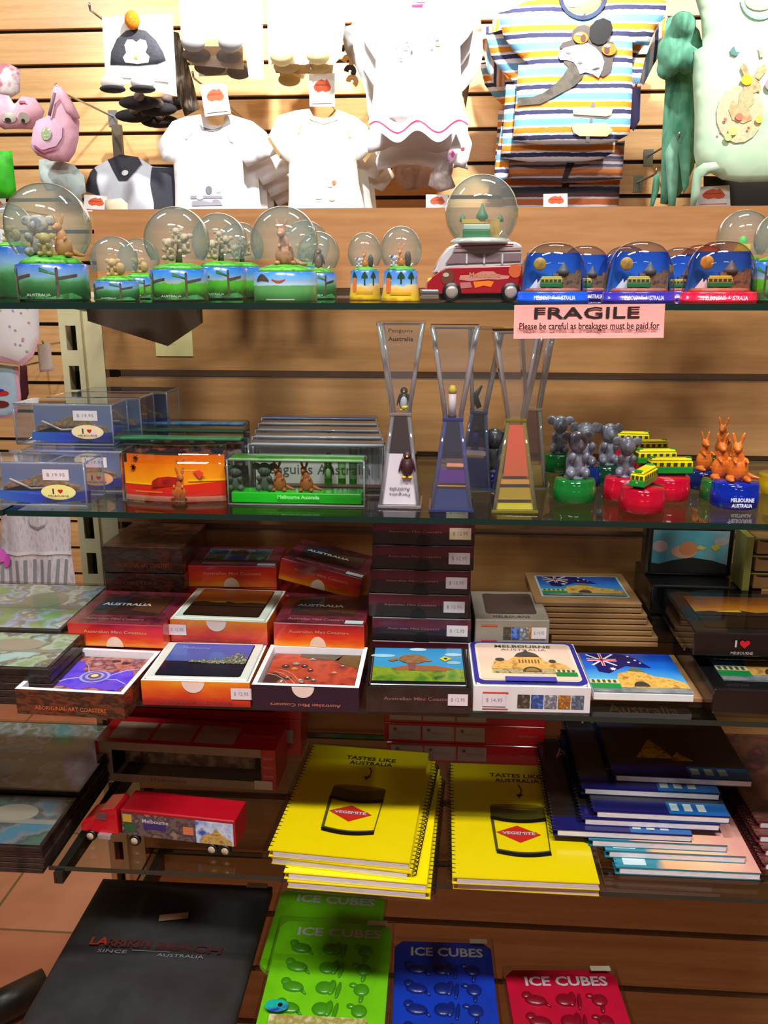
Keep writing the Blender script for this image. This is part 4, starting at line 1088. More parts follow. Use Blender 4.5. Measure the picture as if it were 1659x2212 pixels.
figurine('orange kangaroo on green disc behind left of the front kangaroo', 'kangaroo', 1552, 1072, 40, .90, (40, 110, 50), 100, 10, gr_)
figurine('orange kangaroo on dark blue disc, left one at the back', 'kangaroo', 1516, 1050, 36, .95, (16, 40, 110), 84, 20, gr_)
figurine('orange kangaroo, hindmost of the kangaroo group', 'kangaroo', 1556, 1030, 34, 1.03, (40, 110, 50), 84, -12, gr_)
figurine('yellow tram figurine cut by the right picture edge', 'tram', 1676, 1050, 40, .93, (196, 160, 20), 80, 80, gt)

# ================================================================== third shelf: boxed coasters and tins
Z3 = SH[2]
TRAYW = flat((236, 230, 236), .5); SUN = flat((236, 206, 180), .5)
ORANGE = bands([(0, (236, 150, 20)), (.25, (232, 96, 20)), (.5, (214, 50, 28)), (.8, (186, 34, 34)), (1, (150, 30, 44))], 2, 0, .03, .012, 26, .28, .5, wstretch=(1, 1, 3))
ORFLIP = bands([(0, (140, 26, 34)), (.3, (196, 52, 34)), (.6, (226, 96, 30)), (1, (236, 150, 30))], 2, 0, .03, .010, 26, .28, .5, wstretch=(1, 1, 3))
MAROON = mottle([(92, 30, 44), (120, 44, 60), (70, 26, 40)], 40, .3, .5)
BRNBOX = mottle([(70, 34, 24), (110, 56, 36), (50, 28, 24), (84, 60, 44)], 50, .3, .5, (1, 1, 3))
BLKBOX = mottle([(30, 24, 26), (44, 34, 36), (24, 20, 22)], 30, .25, .6)
GOLDT = flat((206, 150, 110), .4); PALET = flat((196, 176, 176), .4)

def top_art(b, kind, w, d, M):
    """printed picture w x d centred on M (x right, y away)"""
    x0, x1, y0, y1 = -w / 2, w / 2, -d / 2, d / 2
    def r(a, c, e, f, mat, z): b.rect(x0 + w * a, y0 + d * c, x0 + w * e, y0 + d * f, mat, M, z)
    def pl(pts, mat, z): b.poly([(x0 + w * p[0], y0 + d * p[1], z) for p in pts], mat, M)
    e = .00025
    if kind == 'city':
        r(0, 0, 1, 1, flat((12, 24, 44), .25, 0, .6), e); r(0, .42, 1, 1, bands([(0, (60, 84, 130)), (1, (56, 90, 180))], 1, -.05, .05, .01, 40, .25, .6), 2 * e)
        random.seed(4)
        for i in range(9):
            a = .46 + .06 * i; hh = random.uniform(.05, .22) + (.10 if 3 < i < 8 else 0); r(a, .36, a + .05, .40 + hh, mottle([(120, 120, 90), (60, 66, 80), (196, 196, 140)], 300), 3 * e)
        r(.3, .38, 1, .44, mottle([(150, 150, 90), (60, 60, 60), (196, 190, 130)], 260), 4 * e)
        b.text('Melbourne', x0 + w * .30, y0 + d * .84, w * .34, d * .08, flat((130, 150, 190)), M, 4 * e)
    elif kind == 'dusk':
        r(0, 0, 1, 1, flat((44, 26, 18), .25, 0, .5), e)
        r(0, .42, 1, 1, bands([(0, (226, 170, 30)), (.35, (196, 110, 30)), (1, (110, 56, 30))], 1, -.01, .05, .008, 50, .3, .4), 2 * e)
        pl([(0, .36), (1, .36), (1, .48), (.8, .50), (.6, .46), (.45, .52), (.3, .47), (.15, .50), (0, .46)], flat((56, 30, 24)), 3 * e)
        pl([(.2, .46), (.46, .46), (.44, .52), (.3, .50)], flat((236, 190, 30)), 4 * e)
    elif kind == 'purple':
        r(0, 0, 1, 1, mottle([(120, 50, 50), (176, 110, 100), (90, 40, 60), (170, 130, 130)], 60, .4), e)
        PP = mottle([(72, 52, 190), (96, 70, 214), (110, 70, 190)], 60, .3)
        pl([(.08, .16), (.3, .2), (.5, .12), (.62, .2), (.9, .1), (.98, .45), (.9, .66), (.62, .58), (.5, .5), (.36, .62), (.3, .84), (.18, .86), (.2, .5), (.06, .3)], PP, 2 * e)
        cx, cy = x0 + w * .55, y0 + d * .46
        for k, (rr, c) in enumerate(((.16, (150, 150, 220)), (.13, (90, 80, 170)), (.10, (160, 150, 200)), (.07, (100, 70, 110)), (.04, (220, 200, 140)))):
            b.ell(cx, cy, w * rr, w * rr * .9, flat(c), M, 24, (3 + k) * e)
        for (u0, v0, u1, v1) in ((.3, .8, .45, .55), (.7, .5, .95, .7), (.68, .4, .95, .3), (.15, .2, .42, .42)):
            b.tube([M @ Vector((x0 + w * u0, y0 + d * v0, 3 * e)), M @ Vector((x0 + w * (u0 + u1) / 2, y0 + d * ((v0 + v1) / 2 + .05), 3 * e)), M @ Vector((x0 + w * u1, y0 + d * v1, 3 * e))], .0006, flat((176, 170, 230)), seg=4)
        for (u, v) in ((.3, .1), (.75, .86), (.86, .12), (.62, .9), (.12, .7)): b.ell(x0 + w * u, y0 + d * v, w * .05, w * .025, flat((60, 30, 30)), M, 14, 3 * e)
    elif kind == 'redart':
        r(0, 0, 1, 1, mottle([(140, 50, 36), (180, 70, 44), (120, 40, 34)], 40, .4), e)
        pl([(0, .08), (.12, .1), (.2, .3), (.1, .42), (0, .35)], flat((60, 34, 30)), 2 * e); pl([(.7, .8), (1, .6), (1, 1), (.8, 1)], flat((96, 70, 30)), 2 * e); pl([(.3, .9), (.75, .82), (.8, 1), (.3, 1)], flat((90, 80, 60)), 2 * e)
        random.seed(7)
        for i in range(15):
            u, v = random.uniform(.15, .92), random.uniform(.12, .85); c = random.choice([(130, 130, 130), (206, 120, 30), (90, 86, 90), (190, 110, 90), (70, 50, 46)])
            b.ell(x0 + w * u, y0 + d * v, w * random.uniform(.025, .06), w * random.uniform(.02, .045), flat(c), M, 14, (2 + i * .2) * e)
            b.ell(x0 + w * u, y0 + d * v, w * .014, w * .012, flat((216, 190, 170)), M, 10, 6 * e)
        for k in range(3):
            b.tube([M @ Vector((x0 + w * (.02 + .3 * t + .05 * k), y0 + d * (.38 - .34 * t * t + .06 * k), 3 * e)) for t in (0, .3, .6, 1)], .0005, flat((190, 150, 130)), seg=4)
    elif kind == 'emu':
        r(0, 0, 1, 1, bands([(0, (40, 110, 170)), (.6, (60, 150, 200)), (1, (40, 130, 190))], 1, -.05, .05, .02, 30, .25, .6), e)
        pl([(0, 0), (1, 0), (1, .36), (.7, .44), (.3, .36), (0, .42)], mottle([(40, 90, 30), (130, 150, 40), (70, 120, 30)], 50, .3, .5), 2 * e)
        for (u, v, a, c) in ((.1, .74, .14, (150, 190, 210)), (.5, .95, .1, (176, 206, 220)), (.9, .8, .1, (170, 200, 216)), (.9, .55, .08, (140, 180, 196))): b.ell(x0 + w * u, y0 + d * v, w * a, d * .05, flat(c), M, 16, 2.5 * e)
        pl([(.2, .36), (.4, .46), (.7, .44), (.9, .36), (.8, .3), (.3, .3)], flat((146, 84, 50)), 3 * e)
        BB_ = mottle([(120, 84, 50), (150, 106, 66)], 200)
        b.ell(x0 + w * .44, y0 + d * .64, w * .16, d * .14, BB_, M, 20, 4 * e); pl([(.28, .6), (.2, .55), (.16, .6), (.26, .68)], BB_, 4.4 * e); pl([(.58, .68), (.66, .58), (.6, .56), (.54, .6)], BB_, 4.4 * e); pl([(.38, .52), (.48, .52), (.46, .30), (.40, .30)], flat((120, 70, 60)), 4.6 * e)
        pl([(.74, .66), (.80, .74), (.88, .66), (.80, .58)], flat((216, 190, 40)), 4 * e); b.ell(x0 + w * .81, y0 + d * .66, w * .02, d * .03, flat((60, 50, 30)), M, 10, 5 * e)
    elif kind == 'station':
        r(0, 0, 1, 1, bands([(0, (226, 206, 176)), (1, (226, 190, 176))], 1, -.05, .05, 0, 10, .35, .4), e)
        ST = mottle([(206, 150, 80), (226, 176, 96), (176, 120, 60)], 120); DK = flat((70, 64, 56))
        r(.12, .16, .9, .36, mottle([(90, 96, 60), (190, 170, 120), (120, 110, 90)], 160), 2 * e)
        pl([(.12, .28), (.16, .5), (.22, .54), (.3, .5), (.34, .56), (.38, .62), (.66, .62), (.7, .5), (.8, .5), (.9, .42), (.96, .3)], ST, 3 * e)
        pl([(.38, .62), (.42, .72), (.5, .78), (.52, .84), (.54, .78), (.62, .72), (.66, .62)], DK, 4 * e); b.ell(x0 + w * .22, y0 + d * .53, w * .05, d * .05, DK, M, 14, 4 * e); b.ell(x0 + w * .78, y0 + d * .5, w * .04, d * .05, DK, M, 14, 4 * e)
        b.ell(x0 + w * .54, y0 + d * .2, w * .1, d * .14, DK, M, 18, 4 * e, 0, 180); b.ell(x0 + w * .54, y0 + d * .2, w * .07, d * .1, flat((150, 110, 60)), M, 18, 5 * e, 0, 180)
        for i in range(7): r(.42 + .034 * i, .44, .436 + .034 * i, .54, flat((130, 86, 50)), 4 * e)
        r(.78, .1, 1, .2, flat((30, 130, 60)), 4 * e); r(.78, .2, 1, .27, flat((220, 210, 150)), 4 * e)
        for i in range(4): r(.80 + .05 * i, .2, .83 + .05 * i, .26, flat((90, 80, 60)), 5 * e)
        b.text('MELBOURNE', x0 + w * .5, y0 + d * .93, w * .62, d * .07, flat((60, 90, 40)), M, 5 * e, .02); b.text('AUSTRALIA', x0 + w * .5, y0 + d * .83, w * .5, d * .045, flat((110, 96, 80)), M, 5 * e)
    elif kind == 'flag':
        r(0, 0, 1, 1, bands([(0, (206, 220, 230)), (.3, (90, 180, 230)), (.6, (24, 110, 214)), (1, (20, 60, 180))], 1, -.05, .05, .01, 20, .25, .6), e)
        NV = flat((26, 22, 96), .3)
        pl([(.1, .98), (.46, .98), (.60, .86), (.72, .62), (.45, .66), (.24, .46), (.14, .5)], NV, 2 * e)
        for (u0, v0, u1, v1, c, t, z) in ((.07, .94, .36, .66, (230, 230, 236), .012, 3), (.10, .66, .36, .96, (230, 230, 236), .012, 3), (.22, .98, .22, .64, (230, 230, 236), .016, 3.5), (.06, .8, .38, .8, (230, 230, 236), .03, 3.5), (.22, .98, .22, .64, (200, 30, 50), .008, 4), (.06, .8, .38, .8, (200, 30, 50), .016, 4)):
            dx, dy = u1 - u0, v1 - v0; l_ = math.hypot(dx, dy); nx, ny = -dy / l_ * t, dx / l_ * t
            pl([(u0 + nx, v0 + ny), (u1 + nx, v1 + ny), (u1 - nx, v1 - ny), (u0 - nx, v0 - ny)], flat(c), z * e)
        for (u, v, s_) in ((.30, .56, .04), (.52, .9, .02), (.58, .8, .02), (.50, .74, .02), (.62, .73, .016)):
            b.poly([(x0 + w * (u + s_ * (1 if k % 2 else .45) * math.cos(math.pi * k / 7)), y0 + d * (v + s_ * 1.3 * (1 if k % 2 else .45) * math.sin(math.pi * k / 7)), 5 * e) for k in range(14)], WHITE, M)
        ST = mottle([(206, 150, 60), (226, 180, 90), (170, 116, 50)], 120)
        pl([(.25, .12), (.33, .46), (.42, .50), (.5, .56), (.6, .5), (.7, .4), (.85, .36), (.98, .26), (1, .12)], ST, 3.2 * e); pl([(.44, .52), (.5, .62), (.58, .6), (.62, .5)], flat((96, 110, 70)), 4 * e)
        b.ell(x0 + w * .52, y0 + d * .14, w * .08, d * .12, flat((66, 60, 50)), M, 16, 5 * e, 0, 180)
        r(.0, .08, .3, .2, flat((24, 140, 70)), 5 * e); r(.0, .2, .3, .3, flat((216, 206, 150)), 5 * e)
        for i in range(5): r(.02 + .055 * i, .21, .05 + .055 * i, .28, flat((70, 90, 60)), 6 * e)
        r(.0, .0, 1, .10, mottle([(90, 100, 110), (150, 150, 150)], 60), 4.5 * e)
    elif kind == 'sky':
        r(0, 0, 1, 1, mottle([(60, 130, 160), (90, 160, 180), (170, 150, 160)], 18, .3, .5), e)
        pl([(0, 0), (1, 0), (1, .2), (.8, .3), (.55, .36), (.3, .3), (.1, .2), (0, .22)], flat((30, 26, 26)), 2 * e)
        b.ell(x0 + w * .42, y0 + d * .5, w * .17, d * .16, flat((206, 150, 130)), M, 18, 3 * e); b.ell(x0 + w * .47, y0 + d * .58, w * .12, d * .17, flat((206, 120, 80)), M, 18, 3.6 * e)
        b.ell(x0 + w * .1, y0 + d * .62, w * .1, d * .14, flat((196, 170, 176)), M, 18, 2.4 * e); b.ell(x0 + w * .9, y0 + d * .75, w * .1, d * .1, flat((176, 160, 166)), M, 18, 2.4 * e)
        pl([(.62, .66), (.72, .6), (.66, .54), (.56, .58)], flat((200, 170, 90)), 3 * e); pl([(.76, .62), (.83, .7), (.9, .62), (.83, .52)], flat((200, 180, 60)), 3 * e)
    elif kind == 'grid6':
        r(0, 0, 1, 1, flat((110, 90, 96)), e)
        cs = [(60, 80, 110), (96, 70, 50), (70, 90, 100), (90, 80, 50), (50, 60, 110), (60, 84, 60)]
        for i in range(6):
            u, v = (i % 3) / 3, .52 if i < 3 else .04; r(u + .02, v, u + .31, v + .42, mottle([cs[i], tuple(int(k * .6) for k in cs[i]), tuple(min(255, int(k * 1.5)) for k in cs[i])], 60), 2 * e)
    elif kind == 'mappic':
        r(0, 0, 1, 1, mottle([(70, 40, 30), (44, 34, 40), (110, 60, 30)], 40, .3, .4), e)
        pl([(0, .2), (.3, .3), (.4, .9), (.05, .8)], mottle([(44, 50, 80), (40, 40, 50)], 40), 2 * e); pl([(.55, .2), (1, .1), (1, .9), (.6, .7)], flat((84, 44, 24)), 2 * e)
        b.text('AUSTRALIA', x0 + w * .42, y0 + d * .5, w * .72, d * .13, flat((216, 206, 190)), M, 3 * e, .03)

def ckbox(label, q, ztop, h, kind, art=None, txt='Australian Mini Coasters', sticker=None, sun=None, topsticker=False, z0=None, group='coaster boxes on the third shelf', extra=0):
    x, y, w, d, a = fit(*q, ztop)
    d = min(d, extra) if extra else d
    zb = ztop - h if z0 is None else z0
    t_ = thing('coaster_box', label, 'box', (x, y, zb), a, group)
    F_ = front(-d / 2 - .0004)
    body, trayc = {'orange': (ORANGE, TRAYW), 'flip': (ORFLIP, TRAYW), 'brown': (BRNBOX, TRAYW), 'purple': (flat((40, 24, 44), .3, 0, .4), TRAYW), 'black': (BLKBOX, BLACK), 'white': (flat((230, 222, 226), .4), WHITE), 'grey': (flat((150, 136, 126), .5), WHITE)}[kind[0]]
    if kind[1] == 'open':
        b = MB(); b.open_box(w, d, h, .0048, body, trayc, .004)
        b.build('tray', t_)
        c = MB(); c.box((0, 0, h * .55), (w - .012, d - .012, .010), flat((90, 70, 60), .5), None, .0008); top_art(c, art, w - .014, d - .014, T(0, 0, h * .55 + .0052)); c.build('coaster_stack', t_)
    elif kind[1] == 'tin':      # coaster lid lying in the tray flush with the rim
        b = MB(); b.open_box(w, d, h, .0025, body, trayc, .004); b.build('tray', t_)
        c = MB(); c.box((0, 0, h - .004), (w - .006, d - .006, .012), flat((214, 220, 210) if kind[0] != 'black' else (22, 20, 22), .3, 0, .5), None, .002, 3)
        k = .78 if kind[0] != 'black' else .90
        zt = h + .0022
        if art == 'station':
            c.rrect(-w * .485, -d * .48, w * .485, d * .48, .008, flat((48, 44, 150), .3, 0, .5), T(0, 0, zt)); c.rrect(-w * .445, -d * .42, w * .445, d * .44, .007, flat((226, 214, 196), .3), T(0, 0, zt + .0002)); top_art(c, art, w * .84, d * .80, T(0, 0, zt + .0003)); c.rect(-w * .22, -d * .455, w * .22, -d * .36, flat((70, 66, 170)), T(0, 0, zt + .002))
        else: 
            if kind[0] != 'black': c.rrect(-w * k / 2 - .001, -d * .82 / 2 - .001, w * k / 2 + .001, d * .82 / 2 + .001, .003, BLACK, T(0, 0, zt))
            top_art(c, art, w * k, d * .82, T(0, 0, zt + .0002))
        c.build('picture_lid', t_)
    else:
        b = MB(); b.box((0, 0, h / 2), (w, d, h), body, None, .0008, 1)
        if kind[0] == 'orange': b.rect(-w / 2 + .0008, -d / 2 + .0008, w / 2 - .0008, d / 2 - .0008, MAROON, T(0, 0, h + .0002))
        if art: top_art(b, art, w * .74, d * .60, T(0, d * .06, h + .0003))
        if art and kind[0] == 'orange': b.text('Australian Mini Coasters', -w * .05, -d * .36, w * .62, d * .06, flat((176, 130, 130)), T(0, 0, h + .0004))
        b.build('carton', t_)
    if txt:
        l = MB(); col = {'orange': (226, 150, 120), 'flip': (150, 60, 60), 'brown': (206, 104, 60), 'purple': (196, 110, 90), 'black': (150, 96, 96), 'white': (60, 60, 140), 'grey': (90, 80, 80)}[kind[0]]
        yy = {'flip': .16, 'brown': .30, 'purple': .24, 'black': .56}.get(kind[0], .66)
        l.text(txt, 0, h * yy, w * .66, h * (.13 if kind[0] != 'brown' else .16), flat(col, .5), F_, 0, .01, 180 if kind[0] in ('purple',) else 0); l.build('lettering', t_)
    if sun is not None:
        l = MB()
        if sun == 'low': l.ell(-w * .01, 0.0006, w * .09, h * .44, SUN if kind[0] == 'orange' else flat((22, 22, 24), .4), F_, 20, .0002, 0, 180)
        else: l.ell(-w * .02, h - .0006, w * .105, h * .44, flat((240, 214, 206), .5), F_, 20, .0002, 180, 360)
        l.build('thumb_notch', t_)
    if sticker:
        l = MB(); price(l, sticker * w, h * .55, w * .19, h * .46, F_ @ T(0, 0, .0004), 0, STICK[1] if ztop > Z3 + .12 else STICK[0], '$ 12.95'); l.build('price_sticker', t_)
    if topsticker:
        l = MB(); l.rect(w * .28, -d * .47, w * .48, -d * .37, flat((200, 206, 216)), T(0, 0, h + .0006)); l.build('price_sticker', t_)
    if kind[0] in ('white', 'grey'):
        l = MB()
        for i, c in enumerate([(90, 80, 70), (70, 100, 170), (150, 150, 160), (206, 130, 60), (110, 120, 140)]):
            l.rect(-w * .12 + i * w * .115, h * .16, -w * .12 + (i + .92) * w * .115, h * .70, mottle([c, tuple(int(k * .6) for k in c), tuple(min(255, int(k * 1.3)) for k in c)], 200), F_, .0002)
        l.rect(-w * .42, h * .72, -w * .2, h * .78, flat((206, 80, 40)), F_, .0002); l.rect(-w * .42, h * .08, -w * .2, h * .12, flat((206, 60, 50)), F_, .0002); l.build('printed_strip', t_)
        l = MB(); price(l, -w * .32 if kind[0] == 'white' else w * .36, h * .46, w * .2, h * .5, F_ @ T(0, 0, .0006), 0, None, '$ 14.95'); l.build('price_sticker', t_)
    return t_

hA = .028; zA = Z3 + hA; zB = Z3 + 2 * hA; zC = Z3 + 3 * hA
# front row
ckbox('open brown coaster box with purple dot painting, front row, leftmost', ((36, 1486), (274, 1502), (340, 1405), (132, 1398)), zA, hA, ('brown', 'open'), 'purple', 'ABORIGINAL ART COASTERS')
ckbox('orange coaster box with blue night city picture lid, front row', ((302, 1468), (538, 1476), (578, 1391), (366, 1388)), zA, hA, ('flip', 'tin'), 'city', sticker=.42, sun='high')
ckbox('open dark purple coaster box with red dot painting, front row', ((543, 1478), (780, 1487), (790, 1398), (586, 1393)), zA, hA, ('purple', 'open'), 'redart', sun='high')
ckbox('black coaster box with kangaroo on blue sky picture, front of the black stack', ((792, 1484), (1014, 1487), (1008, 1400), (800, 1396)), zA, hA, ('black', 'tin'), 'emu', sticker=.38)
ckbox('white coaster box with blue framed station picture, front row', ((1022, 1482), (1279, 1486), (1236, 1392), (1012, 1387)), zA, hA, ('white', 'tin'), 'station', None)
# second row, each on a hidden lower carton
def under(q, z, n, label, kind='orange'):
    for i in range(n): ckbox(label % (['bottom', 'middle'][i]), q, z + (i + 1) * hA, hA - .0004, (kind, 'shut'), None, None)
q1 = ((147, 1345), (360, 1352), (404, 1281), (222, 1275)); q2 = ((369, 1336), (581, 1346), (613, 1276), (425, 1271)); q3 = ((584, 1345), (796, 1352), (798, 1286), (632, 1280))
ckbox('closed orange coaster box, second row, leftmost, above a matching box', q1, zB, hA, ('orange', 'shut'), 'mappic', sun='low')
ckbox('orange coaster box with dusk picture lid, second row', q2, zB, hA, ('flip', 'tin'), 'dusk', sticker=-.43, sun='high')
ckbox('closed orange coaster box, second row, beside the black stack', q3, zB, hA, ('orange', 'shut'), 'mappic', sun='low', topsticker=True)
for q, l in ((q1, 'lower orange box hidden under the leftmost second row box'), (q2, 'lower orange box hidden under the dusk picture box'), (q3, 'lower orange box hidden under the closed box beside the black stack')):
    x, y, w_, d_, a = fit(*q, zB)
    tag_ = thing('coaster_box', l, 'box', (x, y, Z3), a, 'coaster boxes on the third shelf'); b = MB(); b.box((0, 0, hA / 2 - .0002), (w_ * .99, d_ * .97, hA - .0006), ORANGE, None, .0008, 1); b.build('carton', tag_)
# third row
q4 = ((402, 1222), (598, 1224), (616, 1182), (440, 1180))
ckbox('closed orange coaster box with six small pictures, third row', q4, zC, hA, ('orange', 'shut'), 'grid6', sun='low', topsticker=True)
t5 = ckbox('orange coaster box tipped to the right, third row', ((606, 1222), (784, 1236), (806, 1190), (640, 1178)), zC + .004, hA, ('orange', 'shut'), 'mappic', sun='low', topsticker=True)
t5.rotation_euler = (0, R(10.5), t5.rotation_euler.z); t5.location.z -= -.001
x, y, w_, d_, a = fit(*q4, zC)
for k, dx in ((0, 0), (1, 0)):
    o = thing('coaster_box', ['bottom carton hidden under the six picture box', 'middle carton directly under the six picture box'][k], 'box', (x, y, Z3 + k * hA), a, 'coaster boxes on the third shelf'); b = MB(); b.box((0, 0, hA / 2 - .0002), (w_, d_, hA - .0006), ORANGE, None, .0008, 1); b.build('carton', o)
for k in range(2):
    o = thing('coaster_box', ['bottom carton hidden under the tipped orange box', 'short carton directly under the tipped orange box'][k], 'box', (x + .103 - k * .012, y, Z3 + k * (hA * .86)), a, 'coaster boxes on the third shelf'); b = MB(); b.box((0, 0, hA * .43 - .0002), (w_ * (.95 - .3 * k), d_, hA * .86 - .0006), ORANGE, None, .0008, 1); b.build('carton', o)
# brown boxes at the back left
q6 = ((218, 1180), (398, 1183), (440, 1132), (286, 1128))
zD = Z3 + .112
ckbox('closed dark brown box, topmost of the back left pile', q6, zD, .034, ('brown', 'shut'), None, 'ABORIGINAL ART COASTERS')
x, y, w_, d_, a = fit(*q6, zD)
for k in range(2):
    o = thing('coaster_box', ['dark brown box at the bottom of the back left pile', 'dark brown box in the middle of the back left pile'][k], 'box', (x + .001, y, Z3 + k * .039), a, 'coaster boxes on the third shelf'); b = MB(); b.box((0, 0, .019), (w_, d_, .0384), BRNBOX, None, .0008, 1); b.text('COASTERS', -w_ * .1, .026, w_ * .5, .004, flat((150, 84, 60)), front(-d_ / 2 - .0004)); b.build('carton', o)
# stack of black boxes with stickers
xa, xb = XP(803, 1280, .91).x, XP(1020, 1280, .91).x
MARB = bands([(0, (34, 28, 32)), (.55, (44, 30, 38)), (.62, (96, 26, 46)), (.9, (84, 22, 40)), (1, (40, 26, 30))], 2, 0, .0285, .006, 18, .3, .35, wstretch=(.6, 1, 2))
for k in range(7):
    h_ = .0288; sh = (0, 0, -.004, -.002, .0005, 0.001, -.003)[k]
    o = thing('coaster_box', ['glossy black coaster box hidden at the very bottom of the tall stack', 'glossy black coaster box, lowest visible one in the tall stack', 'glossy black coaster box, second visible from the bottom of the tall stack', 'glossy black coaster box, third visible from the bottom of the tall stack', 'glossy black coaster box, fourth visible from the bottom of the tall stack', 'glossy black coaster box, fifth visible from the bottom of the tall stack', 'glossy black coaster box at the top of the tall stack, touching the shelf above'][k], 'box', ((xa + xb) / 2 + sh, .955, Z3 + k * h_), 0, 'tall stack of black coaster boxes')
    if k == 6: h2 = .0205
    else: h2 = h_
    W_ = (xb - xa)
    b = MB(); b.box((0, 0, h2 / 2 - .0001), (W_, .09, h2 - .0006), MARB, None, .0009, 1); b.build('carton', o)
    l = MB(); l.text('Australian Mini Coasters', -W_ * .08, h2 * .55, W_ * .52, .0026, flat((190, 110, 110)), front(-.0455)); l.build('lettering', o)
    l = MB(); l.ell(0, .0004, W_ * .08, h2 * .4, flat((20, 20, 22)), front(-.0454), 18, 0, 0, 180); l.build('thumb_notch', o)
    l = MB(); price(l, W_ * .36, h2 * .5, W_ * .21, .0135, front(-.0458), 0, STICK[1] if k > 4 else STICK[0], '$ 12.95'); l.build('price_sticker', o)
# grey white box and the one below
q7 = ((1012, 1338), (1202, 1341), (1150, 1278), (1030, 1277))
ckbox('grey white coaster box behind the station picture box', q7, zB, hA, ('grey', 'shut'), None, None)
x, y, w_, d_, a = fit(*q7, zB)
b = MB(); b.box((0, 0, hA / 2), (w_, d_, hA - .0006), flat((150, 136, 126), .5), None, .0008, 1); o = thing('coaster_box', 'grey white carton hidden beneath the grey white box', 'box', (x, y, Z3), a, 'coaster boxes on the third shelf'); b.build('carton', o)
l = MB(); l.rrect(-w_ * .34, -d_ * .3, w_ * .36, d_ * .4, .004, flat((84, 66, 64), .25, 0, .5), T(0, 0, hA + .0004)); l.text('MELBOURNE', 0, -d_ * .4, w_ * .5, d_ * .07, flat((60, 50, 50)), T(0, 0, hA + .0004))
g7 = [o_ for o_ in bpy.data.objects if o_.get('label') == 'grey white coaster box behind the station picture box'][0]; l.build('lid_picture', g7)

# brown cardboard picture packs fanned in a pile
KRAFT = flat((160, 116, 74), .7); KRD = flat((120, 84, 52), .7)
n = 9
for k in range(n):
    t = k / (n - 1); z = Z3 + k * .0066
    jx = 6 if k % 2 else 0
    q = [ZP(1282, 1500, z + .006), ZP(1520, 1512, z + .006)] if k == 0 else [ZP(1210 - 20 * t, 1398 - 98 * t, z + .006), ZP(1432 - 46 * t - jx, 1402 - 97 * t, z + .006)]
    fl, fr_ = q; w_ = .126; y0 = (fl.y + fr_.y) / 2
    xc = (fr_.x) - w_ / 2
    o = thing('picture_pack', ['lowest kraft card pack, sticking out under the flag picture block', 'second lowest kraft card pack in the fanned pile', 'third lowest kraft card pack in the fanned pile', 'fourth lowest kraft card pack in the fanned pile', 'middle kraft card pack of the fanned pile', 'fourth kraft card pack from the top', 'third kraft card pack from the top', 'second kraft card pack from the top', 'topmost kraft card pack with flag and station picture'][k], 'card pack', (xc, y0 + .055, z), R(1.5), 'kraft card packs')
    b = MB(); b.box((0, 0, .003), (w_, .108, .0055), KRAFT, None, .0008, 1); b.build('card_sleeve', o)
    if k == n - 1:
        b = MB(); b.rect(-w_ * .42, -.036, w_ * .42, .040, flat((190, 200, 200)), T(0, 0, .0061)); top_art(b, 'flag', w_ * .8, .07, T(0, .002, .0062)); b.build('picture', o)
q8 = ((1281, 1492), (1492, 1499), (1450, 1412), (1250, 1409)); x, y, w_, d_, a = fit(*q8, Z3 + .0155)
o = thing('picture_block', 'white edged picture block with flag, station and green tram, lying on kraft card', 'picture', (x, y - .002, Z3 + .0066), a)
b = MB(); b.box((0, 0, .0042), (w_, d_, .0084), WHITE, None, .0006, 1); b.build('block', o); b = MB(); top_art(b, 'flag', w_, d_, T(0, 0, .0086)); b.build('picture', o)

# black tins and clear lidded boxes at the right
JET = flat((24, 22, 24), .25, 0, .6); LIDC = clear((246, 247, 248), (200, 200, 206), .8, .05)
def blackbox(label, x, y, z, w, d, h, art=None, lid=False, heart_=False):
    o = thing('black_tin', label, 'tin', (x, y, z), 0, 'black tins at the right end of the third shelf')
    b = MB(); b.box((0, 0, h / 2), (w, d, h), JET, None, .002); b.build('tin_body', o)
    if art:
        b = MB(); top_art(b, art, w * .78, d * .74, T(0, 0, h + .0003)); b.build('picture', o)
    if lid:
        b = MB(); b.box((0, 0, h / 2), (w + .003, d + .003, h + .006), LIDC, None, .001, 1); b.build('clear_sleeve', o)
    if heart_:
        b = MB(); M = front(-d / 2 - .002); b.text('I', -.029, h * .6, .002, h * .3, PALET, M); heart(b, -.020, h * .6, h * .42, M); b.text('MELBOURNE', -.022, h * .2, w * .16, h * .12, PALET, M); b.build('lettering', o)
    return o
xl1 = ZP(1552, 1504, Z3 + .03).x; xl2 = ZP(1490, 1352, Z3 + .073).x
blackbox('black tin with green tram picture, front lower one at the right end', xl1 + .07, .885, Z3 + .0035, .14, .155, .027, 'flag', True, False)
blackbox('black tin hidden under the I love tin', xl2 + .072, .945, Z3 + .0345, .14, .11, .0085)
blackbox('black tin in a clear sleeve with I love lettering, above the tram tin', xl2 + .072, .915, Z3 + .0465, .142, .125, .026, 'dusk', True, True)
blackbox('black tin lying at the back, bottom of the rear pile', XP(1505, 1300, 1.04).x, 1.04, Z3, .135, .10, .034)
blackbox('black tin lying at the back, top of the rear pile', XP(1500, 1300, 1.04).x, 1.045, Z3 + .0345, .13, .095, .038)
c = XP(1505, 1218, 1.0); m = scale_at(c); w_ = 192 * m; h_ = 116 * m
o = thing('picture_tin', 'black picture tin standing upright with blue sky picture', 'tin', (c.x, 1.045, Z3 + .0732), 0)
b = MB(); b.box((0, 0, h_ / 2), (w_, .026, h_), JET, None, .004, 3); b.build('tin_body', o)
b = MB(); top_art(b, 'sky', w_ * .86, h_ * .84, T(0, -.0134, h_ / 2) @ RX(90)); b.build('picture', o)
